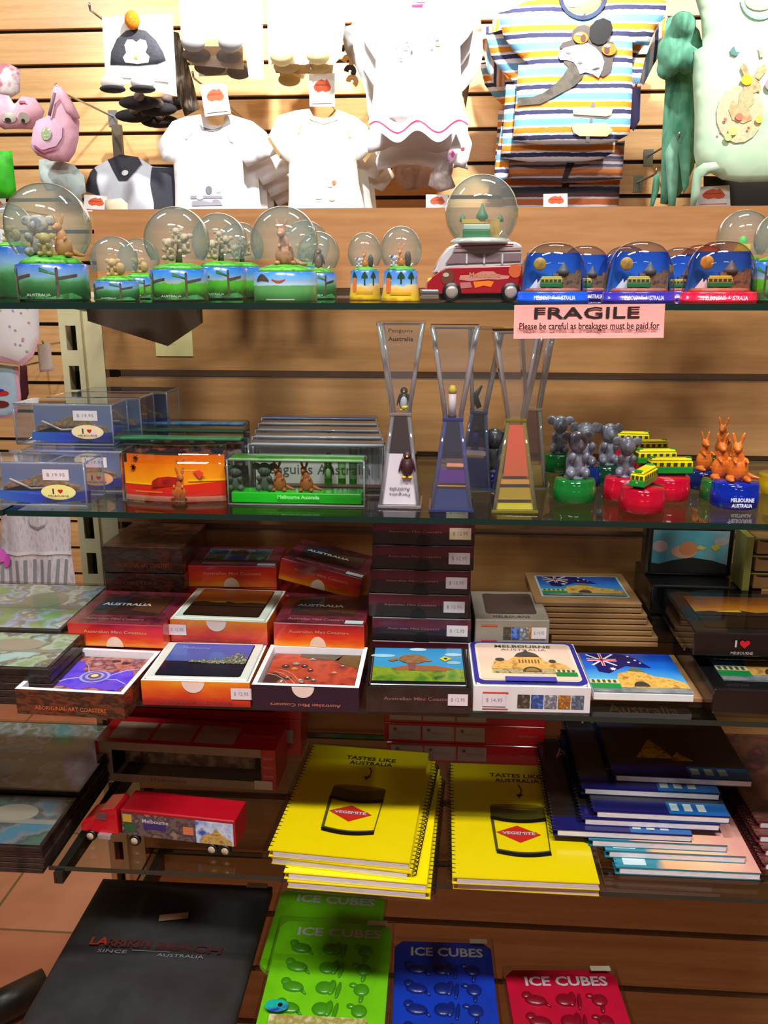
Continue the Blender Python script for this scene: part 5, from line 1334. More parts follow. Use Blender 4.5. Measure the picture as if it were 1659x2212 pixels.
# little card rack with brown boxes at the right edge
c = XP(1596, 1280, .99); m = scale_at(c)
o = thing('card_rack', 'olive yellow edged rack holding small brown boxes at the right picture edge', 'rack', (c.x, .99, Z3 + .074), 0)
YG = flat((120, 112, 50), .5); KB = flat((120, 80, 40), .6)
W_ = .10; 
b = MB(); b.box((W_ / 2 + .002, .03, .033), (W_, .004, .066), KB); b.box((.004, .012, .033), (.008, .04, .066), YG); b.build('rack_frame', o)
for k in range(3):
    b = MB(); b.box((W_ / 2 + .008, .012, .0105 + k * .0215), (W_ - .012, .03, .0195), KB, None, .001); b.ell(.026, .018 + k * .0215, .010, .0022, BLACK, front(-.0035), 16, 0, 180, 360); b.rect(.010, .0192 + k * .0215, W_, .0205 + k * .0215, YG, front(-.0036)); b.build('drawer', o)

# ---- wide placemats on the left bay
PMAT = mottle([(190, 186, 150), (216, 216, 220), (150, 140, 120), (180, 190, 226), (150, 170, 120)], 22, .4, .1, contrast=1.6)
PMAT2 = mottle([(150, 176, 130), (190, 200, 176), (116, 110, 90), (176, 206, 200)], 30, .4, .1, contrast=1.6)
PMAT3 = mottle([(110, 130, 160), (150, 150, 150), (110, 96, 76), (150, 160, 190)], 24, .3, .5)
MEDGE = mottle([(34, 24, 22), (54, 40, 36), (24, 20, 20)], 60, .4)
def mats(q, ztop, zb, n, topm, names, group, w=.30, jit=.003):
    fr_, br_ = ZP(*q[0], ztop), ZP(*q[1], ztop); d = abs(br_.y - fr_.y); yc = (br_.y + fr_.y) / 2; xr_ = (fr_.x + br_.x) / 2
    th = (ztop - zb) / n
    random.seed(int(q[0][0] + q[0][1]))
    for k in range(n):
        dx = random.uniform(-jit, jit) if k < n - 1 else 0; 
        o = thing('placemat', names % (['lowest', 'second lowest', 'third from the bottom', 'fourth from the bottom', 'fifth from the bottom', 'sixth from the bottom'][k] if k < n - 1 else 'topmost'), 'placemat', (xr_ - w / 2 + dx, yc, zb + k * th), 0, group)
        b = MB(); b.box((0, 0, th / 2), (w, d, th - .0006), MEDGE, None, .0006, 1); b.build('mat', o)
        if k == n - 1:
            b = MB(); b.rect(-w / 2 + .004, -d / 2 + .004, w / 2 - .004, d / 2 - .004, topm, T(0, 0, th + .0001)); b.rect(-w / 2 + .004, -d / 2 + d * .42, w / 2 - .004, -d / 2 + d * .5, flat((150, 150, 140), .3), T(0, 0, th + .0003)); b.ell(w * .30, d * .12, .028, d * .17, flat((170, 160, 140), .3), T(0, 0, th + .0004)); b.ell(w * .1, -d * .22, .03, d * .12, flat((150, 165, 190), .3), T(0, 0, th + .0004)); b.build('picture', o)
            b = MB(); b.box((0, 0, th / 2 + .0006), (w + .004, d + .004, th + .002), LIDC, None, .001, 1); b.build('clear_wrapping', o)
mats(((118, 1446), (172, 1368)), Z3 + .042, Z3, 5, PMAT2, 'placemat in plastic, %s of the front left pile on the third shelf', 'placemats on the third shelf')
mats(((150, 1362), (222, 1264)), Z3 + .046, Z3, 5, PMAT, 'placemat in plastic, %s of the rear left pile on the third shelf', 'placemats on the third shelf')

# ================================================================== fourth shelf
Z4 = SH[3]
PAGE = mottle([(214, 204, 210), (232, 224, 230), (196, 186, 192)], 60, .6, 0, (1, 1, 30))
WIRE = flat((30, 26, 24), .3, .5)
YELLOW = flat((246, 222, 6), .3, 0, .35, .02)
OLIVE = flat((88, 84, 20), .4)

def spiral(b, x, d, h, n, r=.0048):
    for i in range(n):
        y = -d / 2 + d * .03 + (d * .94) * i / (n - 1)
        pts = [(x + r * 1.15 * math.cos(R(a)), y + .0007 * a / 360, h / 2 + r * math.sin(R(a))) for a in range(-150, 150, 30)]
        b.tube(pts, .00062, WIRE, seg=4, cap=False)
def yellow_cover(b, w, d, M):
    e = .0003
    b.rect(-w / 2, -d / 2, w / 2, d / 2, YELLOW, M)
    def X(u): return -w / 2 + w * u
    def Y(v): return -d / 2 + d * v
    K = flat((52, 38, 8), .5); GK = flat((40, 38, 14), .3)
    b.text('TASTES LIKE', X(.53), Y(.885), w * .42, d * .038, K, M, e, .025, -1); b.text('AUSTRALIA', X(.54), Y(.835), w * .36, d * .036, K, M, e, .025, 0)
    b.tube([M @ Vector((X(u), Y(v), e)) for u, v in ((.545, .79), (.565, .75), (.56, .72), (.54, .69))], .0008, K, seg=5)
    b.poly([(X(.515), Y(.70), e * 2), (X(.575), Y(.70), e * 2), (X(.535), Y(.665), e * 2)], K, M)
    # jar drawn on the cover
    j0, j1 = .30, .72
    def arc(v, dv, t, z, mat, a=j0, c=j1):
        n = 10; up = [(X(a + (c - a) * i / n), Y(v - dv * math.sin(math.pi * i / n) + t), z) for i in range(n + 1)]; dn = [(X(a + (c - a) * i / n), Y(v - dv * math.sin(math.pi * i / n)), z) for i in range(n + 1)][::-1]
        b.poly(up + dn, mat, M)
    arc(.49, .02, .09, e, OLIVE); b.ell(X(.51), Y(.585), w * .205, d * .02, flat((130, 104, 16), .4), M, 24, e * 2); b.ell(X(.51), Y(.585), w * .19, d * .013, flat((170, 130, 20), .4), M, 24, e * 3)
    arc(.462, .025, .028, e * 4, BLACK)
    arc(.185, .022, .028, e * 2, BLACK, j0 + .02, j1 - .01); arc(.215, .022, .010, e * 1.5, OLIVE, j0 + .02, j1 - .01)
    b.poly([(X(j0 - .005), Y(.49), e), (X(j0 + .02), Y(.49), e), (X(j0 + .035), Y(.21), e), (X(j0 + .015), Y(.20), e)], OLIVE, M)
    b.poly([(X(j1), Y(.49), e), (X(j1 - .01), Y(.49), e), (X(j1 - .02), Y(.21), e), (X(j1 - .012), Y(.20), e)], OLIVE, M)
    b.poly([(X(.33), Y(.355), e * 2), (X(.49), Y(.415), e * 2), (X(.66), Y(.345), e * 2), (X(.50), Y(.275), e * 2)], flat((206, 44, 30), .4), M)
    b.rrect(X(.36), Y(.335), X(.63), Y(.365), .001, flat((190, 70, 70), .4), M, e * 2.5); b.text('VEGEMITE', X(.495), Y(.35), w * .24, d * .022, flat((214, 206, 214), .4), M, e * 3.4, .02)

def notebook(name, label, cx, cy, z, w, d, h, ang, cover, side, group, wrap=False, curl=0.0, art=None):
    """side: 'L','R' wire side. curl lifts the front corners slightly"""
    o = thing(name, label, 'notebook', (cx, cy, z), ang, group)
    b = MB(); off = .004 if side == 'L' else -.004
    b.box((off / 2, 0, h / 2), (w - .006, d, h - .0012), PAGE, None, .0004, 1); b.build('pages', o)
    b = MB(); b.box((0, 0, h - .0005), (w, d + .001, .001), cover); 
    if art: art(b, w, d, T(0, 0, h + .0002))
    b.build('front_cover', o)
    b = MB(); b.box((0, 0, .0004), (w, d + .001, .0008), cover); b.build('back_cover', o)
    b = MB(); spiral(b, (-w / 2 + .001) if side == 'L' else (w / 2 - .001), d, h, 30); b.build('wire_binding', o)
    if wrap:
        b = MB(); b.box((0, 0, h / 2), (w + .012, d + .008, h + .003), WRAP, None, .0012, 2); b.build('clear_wrapping', o)
    return o
WRAP = clear((252, 252, 252), (226, 226, 230), 1.3, .08)
gy = 'yellow wire bound notebooks'
qy = ((600, 1836), (915, 1866), (912, 1625), (650, 1605))
hn = .0092
x, y, w_, d_, a = fit(*qy, Z4 + 4 * hn)
NB = .148
print('nb', w_, d_, math.degrees(a))
spec = [(x + .020, y - .012, a + R(1.5), 'R', 'yellow notebook at the bottom of the left yellow pile, pushed forward'), (x + .017, y - .010, a + R(1), 'L', 'yellow notebook, second from the bottom of the left yellow pile'),
        (x + .006, y - .002, a - R(1.6), 'R', 'yellow notebook just under the top one of the left yellow pile'), (x, y, a, 'L', 'top yellow notebook of the left yellow pile, drawn jar on the cover')]
for k, (xx, yy, aa, sd, lb) in enumerate(spec):
    notebook('notebook', lb, xx, yy, Z4 + k * hn, min(w_, .155) , d_, hn - .0006, aa, YELLOW, sd, gy, k in (0, 3), art=yellow_cover)
qz = ((980, 1888), (1312, 1902), (1226, 1660), (962, 1650))
x, y, w2, d2, a = fit(*qz, Z4 + 2 * hn)
print('nb2', w2, d2, math.degrees(a))
for k, (dx, dy, da, lb) in enumerate(((.002, .003, -.6, 'lower yellow notebook of the right yellow pile'), (0, 0, 0, 'top yellow notebook of the right yellow pile, its corner under blue notebooks'))):
    notebook('notebook', lb, x + dx, y + dy, Z4 + k * hn, .156, .226, hn - .0006, a + R(da), YELLOW, 'L', gy, k == 1, art=yellow_cover)
# extra wire binding side pieces seen between the piles belong to a thin upright notebook
# ---- pile of photo notebooks
NVY = flat((24, 24, 92), .3, 0, .4)
def night(b, w, d, M):
    e = .0003
    def X(u): return -w / 2 + w * u
    def Y(v): return -d / 2 + d * v
    b.rect(X(0), Y(.12), X(1), Y(1), mottle([(22, 18, 18), (40, 30, 28), (30, 34, 50), (26, 22, 18)], 14, .3, .5), M, e)
    b.rect(X(0), Y(0), X(.56), Y(.12), NVY, M, e); b.rect(X(.56), Y(0), X(1), Y(.12), flat((20, 90, 160), .3, 0, .4), M, e)
    b.poly([(X(.22), Y(.2), 2 * e), (X(.32), Y(.36), 2 * e), (X(.36), Y(.42), 2 * e), (X(.42), Y(.34), 2 * e), (X(.5), Y(.2), 2 * e)], mottle([(120, 80, 16), (206, 150, 30), (90, 60, 20)], 90), M)
    b.poly([(X(.46), Y(.18), 2 * e), (X(.54), Y(.28), 2 * e), (X(.64), Y(.18), 2 * e)], mottle([(120, 80, 16), (206, 150, 30)], 90), M)
    b.rect(X(0), Y(.4), X(.28), Y(.7), flat((36, 40, 60), .3, 0, .4), M, 1.5 * e)
    b.text('Australia', X(.42), Y(.82), w * .58, d * .12, flat((190, 130, 90), .4), M, 2 * e)
    for i in range(3): b.rect(X(.58 + .1 * i), Y(.03), X(.64 + .1 * i), Y(.10), flat((176, 190, 196)), M, 2 * e)
def pastel(b, w, d, M):
    e = .0003
    def X(u): return -w / 2 + w * u
    def Y(v): return -d / 2 + d * v
    b.rect(X(0), Y(0), X(1), Y(1), bands([(0, (30, 130, 150)), (.28, (40, 130, 150)), (.34, (226, 170, 120)), (.7, (236, 190, 150)), (1, (226, 160, 150))], 0, -w / 2, w / 2, .01, 30, .3, .4), M, e)
    b.rect(X(.06), Y(.02), X(.22), Y(.12), flat((200, 220, 230)), M, 2 * e)
    b.poly([(X(.44), Y(.24), 2 * e), (X(.55), Y(.16), 2 * e), (X(.66), Y(.15), 2 * e), (X(.78), Y(.26), 2 * e), (X(.6), Y(.4), 2 * e)], flat((40, 36, 46)), M)
gb = 'wire bound picture notebooks in the fanned blue pile'
fr = [(1330, 1645, 1872, 1, 'pastel'), (1308, 1612, 1836, 2, 'pastel'), (1272, 1572, 1812, 3, 'pastel'), (1196, 1496, 1790, 4, 'night'), (1256, 1556, 1766, 5, 'night'), (1282, 1578, 1750, 6, 'night'), (1256, 1556, 1700, 7, 'night'), (1324, 1626, 1672, 8, 'night')]
lbs = ['pastel and teal notebook at the very bottom of the fanned pile', 'pastel notebook, second from the bottom of the fanned pile', 'pastel and orange notebook, third from the bottom of the fanned pile', 'blue notebook jutting out furthest left over the yellow one', 'blue notebook right above the one jutting out left', 'blue notebook, third from the top of the fanned pile', 'curved blue notebook, second from the top of the fanned pile', 'top notebook of the fanned pile, night city picture reading Australia']
for k, (xa_, xb_, py, n_, kind) in enumerate(fr):
    zt = Z4 + n_ * hn
    A_, B_ = ZP(xa_, py, zt), ZP(xb_, py + 14, zt); an = math.atan2(B_.y - A_.y, B_.x - A_.x)
    ww = .150; ctr = (A_ + B_) / 2; dd = .20
    cx, cy = ctr.x - math.sin(an) * -dd / 2 * -1 * -1, ctr.y + math.cos(an) * dd / 2
    cx = ctr.x - math.sin(an) * dd / 2
    cv = NVY if kind == 'night' else flat((40, 120, 140), .3, 0, .4)
    notebook('notebook', lbs[k], cx, cy, Z4 + k * hn, (B_ - A_).length, min(dd, YP - .006 - cy + dd / 2 + 0) if cy + dd / 2 > YP - .008 else dd, hn - .0006, an, cv, 'L', gb, False, art=night if kind == 'night' else pastel)
gr2 = 'wire bound notebooks at the right picture edge'
for k in range(4):
    A_ = ZP(1646 + (k % 2) * 6 - k * 6, 1868 - k * 30, Z4 + (k + 1) * hn)
    notebook('notebook', ['dark red notebook at the bottom of the pile on the right picture edge', 'dark red notebook, second from below at the right picture edge', 'dark red notebook, second from above at the right picture edge', 'dark red notebook on top of the pile at the right picture edge'][k], A_.x + .075, A_.y + .105, Z4 + k * hn, .15, .20, hn - .0006, R(1), flat((110, 34, 44), .3, 0, .4), 'L', gr2,
             art=lambda b, w, d, M: b.rect(-w / 2, -d / 2, w / 2, d / 2, mottle([(80, 36, 40), (120, 70, 60), (60, 40, 50), (150, 60, 70)], 24, .3, .4), M, .0003))

# ---- red flat boxes behind the notebooks
REDB = flat((196, 20, 34), .35, 0, .4, .04)
cx = (XP(832, 1600, 1.05).x + XP(1176, 1600, 1.05).x) / 2; W_ = XP(1176, 1600, 1.05).x - XP(832, 1600, 1.05).x
def label_panel(b, w, h, M, n=4, seed=0):
    GP = flat((186, 160, 156), .5); random.seed(seed)
    for i in range(n):
        x0 = -w * .47 + i * w * .21
        b.rect(x0, h * .14, x0 + w * (.20 if i < 2 else .18), h * .86, GP, M)
        b.ell(x0 + w * .04, h * .66, h * .09, h * .09, flat((120, 90, 90)), M, 10, .0002)
        b.text('MELBOURNE COLLECTION', x0 + w * .11, h * .5, w * .11, h * .12, flat((140, 110, 110)), M, .0002)
    b.text('Made for ages 3+', w * .40, h * .5, w * .12, h * .14, flat((150, 120, 120)), M, .0003)
for k in range(3):
    hh = .0295
    o = thing('flat_gift_box', ['red flat box at the bottom behind the yellow notebooks', 'red flat box, middle of three behind the yellow notebooks', 'red flat box on top, just below the shelf above'][k], 'box', (cx + (.002, -.001, 0)[k], 1.075, Z4 + k * hh), 0, 'red flat boxes behind the notebooks')
    b = MB(); b.box((0, 0, hh / 2), (W_, .06, hh - .0006), REDB, None, .0008, 1); b.build('carton', o)
    b = MB(); label_panel(b, W_, hh, front(-.0304), 3, k); b.build('printed_labels', o)

# ---- toy truck
fwp = ZP(197, 1816, Z4); rwp = ZP(487, 1849, Z4); an = math.atan2(rwp.y - fwp.y, rwp.x - fwp.x); m = scale_at((fwp + rwp) / 2)
Lw = (rwp - fwp).length
o = thing('toy_truck', 'red toy semi trailer truck with a picture printed on its long side', 'toy truck', (0, 0, 0), an)
# local frame: x from front wheel, y away; wheels near side at y=0
RT = flat((206, 16, 34), .25, 0, .6); RTD = flat((170, 10, 30), .35, 0, .4); CR_ = flat((214, 190, 160), .3, .3)
TWD = .040
o.location = (fwp.x, fwp.y, Z4)
r_w = .0068; mm = Lw / .165
b = MB(); prof = [(-.012, .010), (-.013, .018), (-.009, .024), (.006, .0275), (.012, .040), (.030, .0435), (.034, .043), (.034, .010)]
b.prism([(p[0] * mm, p[1] * mm) for p in prof], -TWD * .92, -.002, RT, QV, bev=.0016)
b.build('cab', o)
b = MB(); b.poly([(.0075 * mm, .0285 * mm, 0), (.0125 * mm, .0385 * mm, 0), (.0215 * mm, .0390 * mm, 0), (.0215 * mm, .0285 * mm, 0)], flat((120, 80, 84), .1, 0, .8), front(.0015)); b.build('cab_window', o)
b = MB(); b.box((.018 * mm, .0, .0085 * mm), (.016 * mm, .006, .006 * mm), flat((210, 206, 206), .2, .7), None, .001); b.build('fuel_tank', o)
b = MB(); b.box((.005 * mm, TWD / 2, .0085), (.034 * mm, TWD * .6, .004), BLACK); b.box((.09 * mm, TWD / 2, .0085), (.155 * mm, TWD * .4, .004), BLACK); b.build('chassis', o)
b = MB(); x0, x1 = .040 * mm, .178 * mm; z0, z1 = .0125, .047
b.box(((x0 + x1) / 2, TWD / 2, (z0 + z1) / 2), (x1 - x0, TWD, z1 - z0), RTD, None, .0012, 1)
TRL = b.build('trailer', o)
b = MB(); M = front(-.0004); hh = z1 - z0
def tx(u): return x0 + (x1 - x0) * u
b.rect(tx(.01), z0 + .0015, tx(.985), z1 - .0035, mottle([(70, 60, 66), (110, 90, 90), (60, 44, 60), (150, 120, 100)], 80, .35, .4), M)
b.rect(tx(.66), z0 + .0015, tx(.985), z1 - .0035, mottle([(60, 90, 190), (160, 180, 226), (210, 216, 230), (50, 80, 180)], 60, .35, .4), M, .0002)
b.poly([(tx(.70), z0 + .002, .0004), (tx(.72), z0 + hh * .35, .0004), (tx(.80), z0 + hh * .45, .0004), (tx(.84), z0 + hh * .66, .0004), (tx(.88), z0 + hh * .45, .0004), (tx(.97), z0 + hh * .2, .0004), (tx(.97), z0 + .002, .0004)], mottle([(170, 130, 60), (206, 166, 90), (120, 90, 50)], 120), M)
b.rect(tx(.02), z0 + hh * .55, tx(.1), z0 + hh * .85, flat((206, 160, 60)), M, .0003); b.rect(tx(.03), z0 + hh * .2, tx(.13), z0 + hh * .5, flat((40, 90, 50)), M, .0003)
b.rect(tx(.55), z0 + hh * .3, tx(.64), z0 + hh * .6, flat((214, 120, 80)), M, .0003); b.rect(tx(.2), z0 + hh * .36, tx(.4), z0 + hh * .56, flat((60, 40, 110)), M, .0003)
b.text('Melbourne', tx(.31), z0 + hh * .66, .032, .0052, flat((196, 190, 210)), M, .0006, .02)
b.build('side_picture', TRL)
for wx in (0, .055, .149, .165):
    for sy in (0, TWD):
        b = MB(); b.lathe([(.002, -.0026), (r_w * .9, -.0026), (r_w, -.0018), (r_w, .0018), (r_w * .9, .0026), (.002, .0026)], BLACK, T(wx * mm, sy + (.0015 if sy == 0 else -.0015), r_w) @ RX(90), 20); wh = b.build('wheel', o)
        b = MB(); b.lathe([(r_w * .66, 0), (r_w * .6, .0006), (r_w * .2, .001), (.0002, .0014)], CR_, T(wx * mm, sy + (-.0013 if sy == 0 else .0013), r_w) @ RX(90 if sy == 0 else -90), 16); b.build('hubcap', wh)

# ---- truck boxes behind
def window_box(label, x0, x1, y, z, d, h, w_in=True):
    o = thing('truck_gift_box', label, 'box', ((x0 + x1) / 2, y, z), R(-2), 'red truck boxes'); w_ = x1 - x0
    b = MB(); b.open_box(w_, h, d, .0012, REDB, flat((120, 96, 80), .5), .001, T(0, d / 2, h / 2) @ RX(90)); b.build('carton', o)
    f = front(-d / 2 - .0003)
    b = MB()
    PAL = flat((170, 136, 112), .5)
    b.rect(-w_ / 2, 0, -w_ * .41, h, PAL, f); b.rect(w_ * .42, 0, w_ / 2, h, REDB, f); b.rect(-w_ * .41, 0, w_ * .42, h * .20, PAL, f); b.rect(-w_ * .41, h * .80, w_ * .42, h, PAL, f)
    b.rect(-w_ / 2, 0, -w_ * .482, h, REDB, f, .0002); b.ell(-w_ * .45, h * .6, .004, .0045, flat((90, 110, 150)), f, 14, .0002)
    b.text('Melbourne', -w_ * .1, h * .10, w_ * .2, h * .07, flat((120, 80, 70)), f, .0003); 
    for i in range(3): b.text('MELBOURNE', w_ * .46, h * (.35 + .22 * i), w_ * .055, h * .06, flat((226, 170, 160)), f, .0003)
    b.build('front_panel', o)
    b = MB(); 
    for i in range(3): b.rect(-w_ * .44 + i * w_ * .24, -d * .38, -w_ * .22 + i * w_ * .24, d * .3, flat((176, 140, 126), .5), T(0, 0, h + .0003))
    b.text('Melbourne', w_ * .38, 0, w_ * .18, d * .1, flat((206, 140, 130)), T(0, 0, h + .0004)); b.build('top_labels', o)
    b = MB(); b.box((0, 0, h * .5), (w_ * .74, d * .5, h * .36), mottle([(60, 44, 40), (96, 74, 60), (150, 120, 96), (176, 140, 120)], 60, .4), None, .001); b.box((-w_ * .37, 0, h * .4), (w_ * .07, d * .45, h * .22), BLACK, None, .001); b.box((w_ * .02, 0, h * .70), (w_ * .72, d * .52, .003), BLACK); b.build('truck_inside', o)
    b = MB(); b.rect(-w_ * .41, h * .2, w_ * .42, h * .8, LIDC, front(-d / 2 - .0001)); b.build('clear_window', o)
    b = MB(); b.rect(w_ * .38, h * .02, w_ * .48, h * .24, flat((226, 196, 170)), front(-d / 2 - .0012)); b.build('price_sticker', o)
    return o
xa_, xb_ = XP(212, 1700, .965).x, XP(600, 1700, .965).x
window_box('red truck box with clear window, standing behind the toy truck', xa_, xb_, 1.0, Z4, .066, .058)
xa_, xb_ = XP(246, 1640, 1.06).x, XP(655, 1640, 1.06).x
for k in range(3):
    o = thing('truck_gift_box', ['red truck box at the bottom of the row against the panel', 'red truck box in the middle of the row against the panel', 'red truck box on top against the panel, just under the shelf above'][k], 'box', ((xa_ + xb_) / 2 + .002 * k, 1.076, Z4 + k * .056), 0, 'red truck boxes'); w_ = xb_ - xa_
    b = MB(); b.box((0, 0, .0277), (w_, .056, .0554), REDB, None, .0008, 1); b.build('carton', o)
    b = MB(); f = front(-.0284); b.rect(-w_ * .40, .010, w_ * .36, .046, mottle([(40, 32, 30), (60, 46, 40), (30, 26, 26)], 40, .2, .6), f); b.rect(-w_ * .30, .016, -w_ * .14, .040, mottle([(150, 140, 130), (120, 110, 100)], 60), f, .0002); b.rect(w_ * .38, .02, w_ * .46, .04, flat((170, 150, 150)), f, .0002); b.build('front_panel', o)

# ---- placemats in the left bay, fourth shelf
PM4 = mottle([(130, 170, 200), (180, 190, 206), (150, 140, 116), (196, 206, 230), (140, 140, 110)], 20, .4, .1, contrast=1.6)
PM5 = mottle([(86, 116, 96), (76, 86, 86), (130, 130, 130), (80, 130, 150)], 26, .4, .1, contrast=1.6)
mats(((100, 1832), (158, 1720)), Z4 + .034, Z4, 5, PM5, 'placemat, %s of the front left pile on the fourth shelf', 'placemats on the fourth shelf')
mats(((186, 1712), (262, 1566)), Z4 + .040, Z4, 6, PM4, 'placemat, %s of the rear left pile on the fourth shelf', 'placemats on the fourth shelf')

# ================================================================== lowest shelf
Z5 = SH[4]
ICE = {}
def tray(label, q, z, col, dark, sk, group='ice cube tray packs', oval=False, deep=None, tilt=0, txtu=.5, figs=True):
    x, y, w, d, a = fit(*q, z + .016)
    if deep:
        # keep the back edge, set the depth
        bx, by = x - math.sin(a) * d / 2, y + math.cos(a) * d / 2
        d = deep; x, y = bx + math.sin(a) * d / 2, by - math.cos(a) * d / 2
    o = thing('ice_cube_tray', label, 'ice cube tray', (x, y, z), a, group)
    C1 = mottle([col, tuple(int(v * .92) for v in col)], 30, .35, .3)
    b = MB(); b.prism([(-w / 2 + .01, -d / 2), (w / 2 - .01, -d / 2), (w / 2, -d / 2 + .01), (w / 2, d / 2 - .01), (w / 2 - .01, d / 2), (-w / 2 + .01, d / 2), (-w / 2, d / 2 - .01), (-w / 2, -d / 2 + .01)], 0, .008, C1, None, bev=.0008); b.build('backing_card', o)
    b = MB(); b.text('ICE CUBES', w * .04, d / 2 - .018, w * .74, .015, flat((206, 200, 206), .4) , T(0, 0, .0084), 0, .03); b.build('lettering', o)
    D1 = flat(dark, .35, 0, .3)
    if figs:
        i = 0
        for r_ in range(int((d - .05) / .03)):
            for c_ in range(3):
                b = MB(); cx, cy = -w * .27 + w * .28 * c_, d / 2 - .048 - r_ * .031
                K = T(cx, cy, .0082) @ RZ(-8) @ SCL(1.25, 1.25, 1)
                if c_ == 0: b.ball((0, 0, .001), (.0105, .0062, .0035), D1, K); b.ball((-.0085, .005, .001), (.005, .0045, .003), D1, K); b.tube([(.009, -.002, .001), (.014, -.006, .001)], [.002, .001], D1, K)
                elif c_ == 1: b.ball((-.003, 0, .001), (.0085, .0075, .0035), D1, K); b.ball((.004, .002, .001), (.004, .009, .003), D1, K); b.ball((.011, 0, .001), (.0022, .010, .003), D1, K)
                else: b.ball((0, 0, .001), (.0075, .0072, .0035), D1, K); b.ball((.002, -.010, .001), (.0022, .005, .0028), D1, K); b.ball((-.009, .004, .001), (.004, .0028, .0025), D1, K)
                b.build('animal_cavity', o); i += 1
    b = MB(); b.box((0, 0, .0075), (w + .006, d + .004, .015), WRAP, None, .003, 2); b.build('clear_pack', o)
    b = MB(); b.rect(w * .28, d / 2 - .009, w * .46, d / 2 - .001, flat((196, 180, 160)), T(0, 0, .0152)); b.build('price_sticker', o)
    if oval:
        b = MB(); K = T(-w * .36, -d / 2 + .040, .0156); b.ell(0, 0, .014, .009, mottle([(20, 120, 170), (30, 180, 160), (40, 60, 170)], 60, .2, .8), K, 24); b.ell(.004, .001, .003, .003, BLACK, K, 12, .0002); b.build('oval_sticker', o)
        b = MB(); b.rect(-w * .40, -d / 2 + .012, w * .36, -d / 2 + .028, mottle([(190, 200, 130), (150, 130, 60), (206, 206, 160)], 60), T(0, 0, .0155)); b.build('paper_band', o)
    return o
GC, BC, RC = (120, 214, 20), (14, 60, 190), (196, 16, 54)
tray('green ice cube tray pack with animal shapes and oval sticker, front one', ((546, 2212), (812, 2212), (862, 1994), (612, 1972)), Z5 + .016, GC, (70, 150, 20), 0, oval=True, deep=.185)
tray('green ice cube tray pack lying behind under the front green one', ((590, 2010), (822, 2020), (832, 1925), (600, 1905)), Z5, GC, (70, 150, 20), 0, figs=False, deep=.15)
tray('blue ice cube tray pack between the green and red ones', ((832, 2212), (1078, 2212), (1062, 2030), (866, 2018)), Z5, BC, (10, 36, 120), 0, deep=.20)
tray('red ice cube tray pack, rightmost', ((1104, 2212), (1368, 2212), (1326, 2084), (1097, 2084)), Z5, RC, (130, 8, 34), 0, deep=.20)
# black folded apron pack
zt = Z5 + .022
x, y, w_, d_, a = fit((62, 2208), (492, 2212), (588, 1905), (222, 1888), zt)
d_ = .29
bl = ZP(222, 1888, zt); br = ZP(588, 1905, zt); a = math.atan2(br.y - bl.y, br.x - bl.x); cxm = (bl + br) / 2
x, y = cxm.x + math.sin(a) * d_ / 2, cxm.y - math.cos(a) * d_ / 2; w_ = (br - bl).length
o = thing('folded_apron', 'large folded black fabric pack with red lettering, lower left', 'apron pack', (x, y, Z5), a)
FAB = mottle([(30, 28, 28), (44, 42, 44), (36, 32, 30)], 14, .75, 0, detail=5)
bm = bmesh.new(); nx, ny = 30, 34
for zs_, sg in ((1, 1), (0, -1)):
    pass
vs = []; fs = []
def fz_(u, v):
    edge = min(1, min(u, 1 - u) * 14, min(v, 1 - v) * 14)
    return .014 + .006 * edge ** .5 + .0016 * math.sin(u * 9 + v * 5) * edge + .0012 * math.sin(v * 22 + u * 3) * edge + (.0016 if v < .42 + .05 * math.sin(u * 3) else 0) * edge
for j in range(ny + 1):
    for i in range(nx + 1):
        u, v = i / nx, j / ny; vs.append((-w_ / 2 + w_ * u, -d_ / 2 + d_ * v, fz_(u, v)))
for j in range(ny):
    for i in range(nx): p = j * (nx + 1) + i; fs.append((p, p + 1, p + nx + 2, p + nx + 1))
ring = [i for i in range(nx + 1)] + [j * (nx + 1) + nx for j in range(1, ny + 1)] + [ny * (nx + 1) + i for i in range(nx - 1, -1, -1)] + [j * (nx + 1) for j in range(ny - 1, 0, -1)]
b0 = len(vs); vs += [(vs[k][0], vs[k][1], .001) for k in ring]
for k in range(len(ring)): k2 = (k + 1) % len(ring); fs.append((ring[k], b0 + k, b0 + k2, ring[k2]))
fs.append(tuple(b0 + k for k in range(len(ring) - 1, -1, -1)))
b = MB(); b.add(vs, fs, FAB, None, True); b.build('folded_fabric', o)
b = MB(); b.text('LA', -w_ * .31, d_ * .06, .024, .013, flat((176, 40, 26), .6), T(0, 0, .0232), 0, .03, 1); b.text('RRIKIN', -w_ * .15, d_ * .055, .058, .013, flat((78, 24, 26), .6), T(0, 0, .0232), 0, .03, 0)
b.text('BEACH', w_ * .17, d_ * .045, .085, .013, flat((70, 26, 28), .6), T(0, 0, .0232), 0, .03, -2); b.rect(-w_ * .12, d_ * .015, w_ * .08, d_ * .018, flat((130, 130, 140)), T(0, 0, .0231))
b.text('SINCE', -w_ * .22, d_ * .005, .038, .005, flat((130, 130, 140), .6), T(0, 0, .0232)); b.text('AUSTRALIA', w_ * .14, -d_ * .002, .060, .005, flat((130, 130, 140), .6), T(0, 0, .0232)); b.build('lettering', o)
b = MB(); b.rect(-.0, d_ * .20, .038, d_ * .24, flat((176, 140, 110)), T(0, 0, .0234) @ RZ(12)); b.rect(w_ * .36, d_ * .455, w_ * .48, d_ * .49, flat((176, 150, 120)), T(0, 0, .0215)); b.build('price_sticker', o)
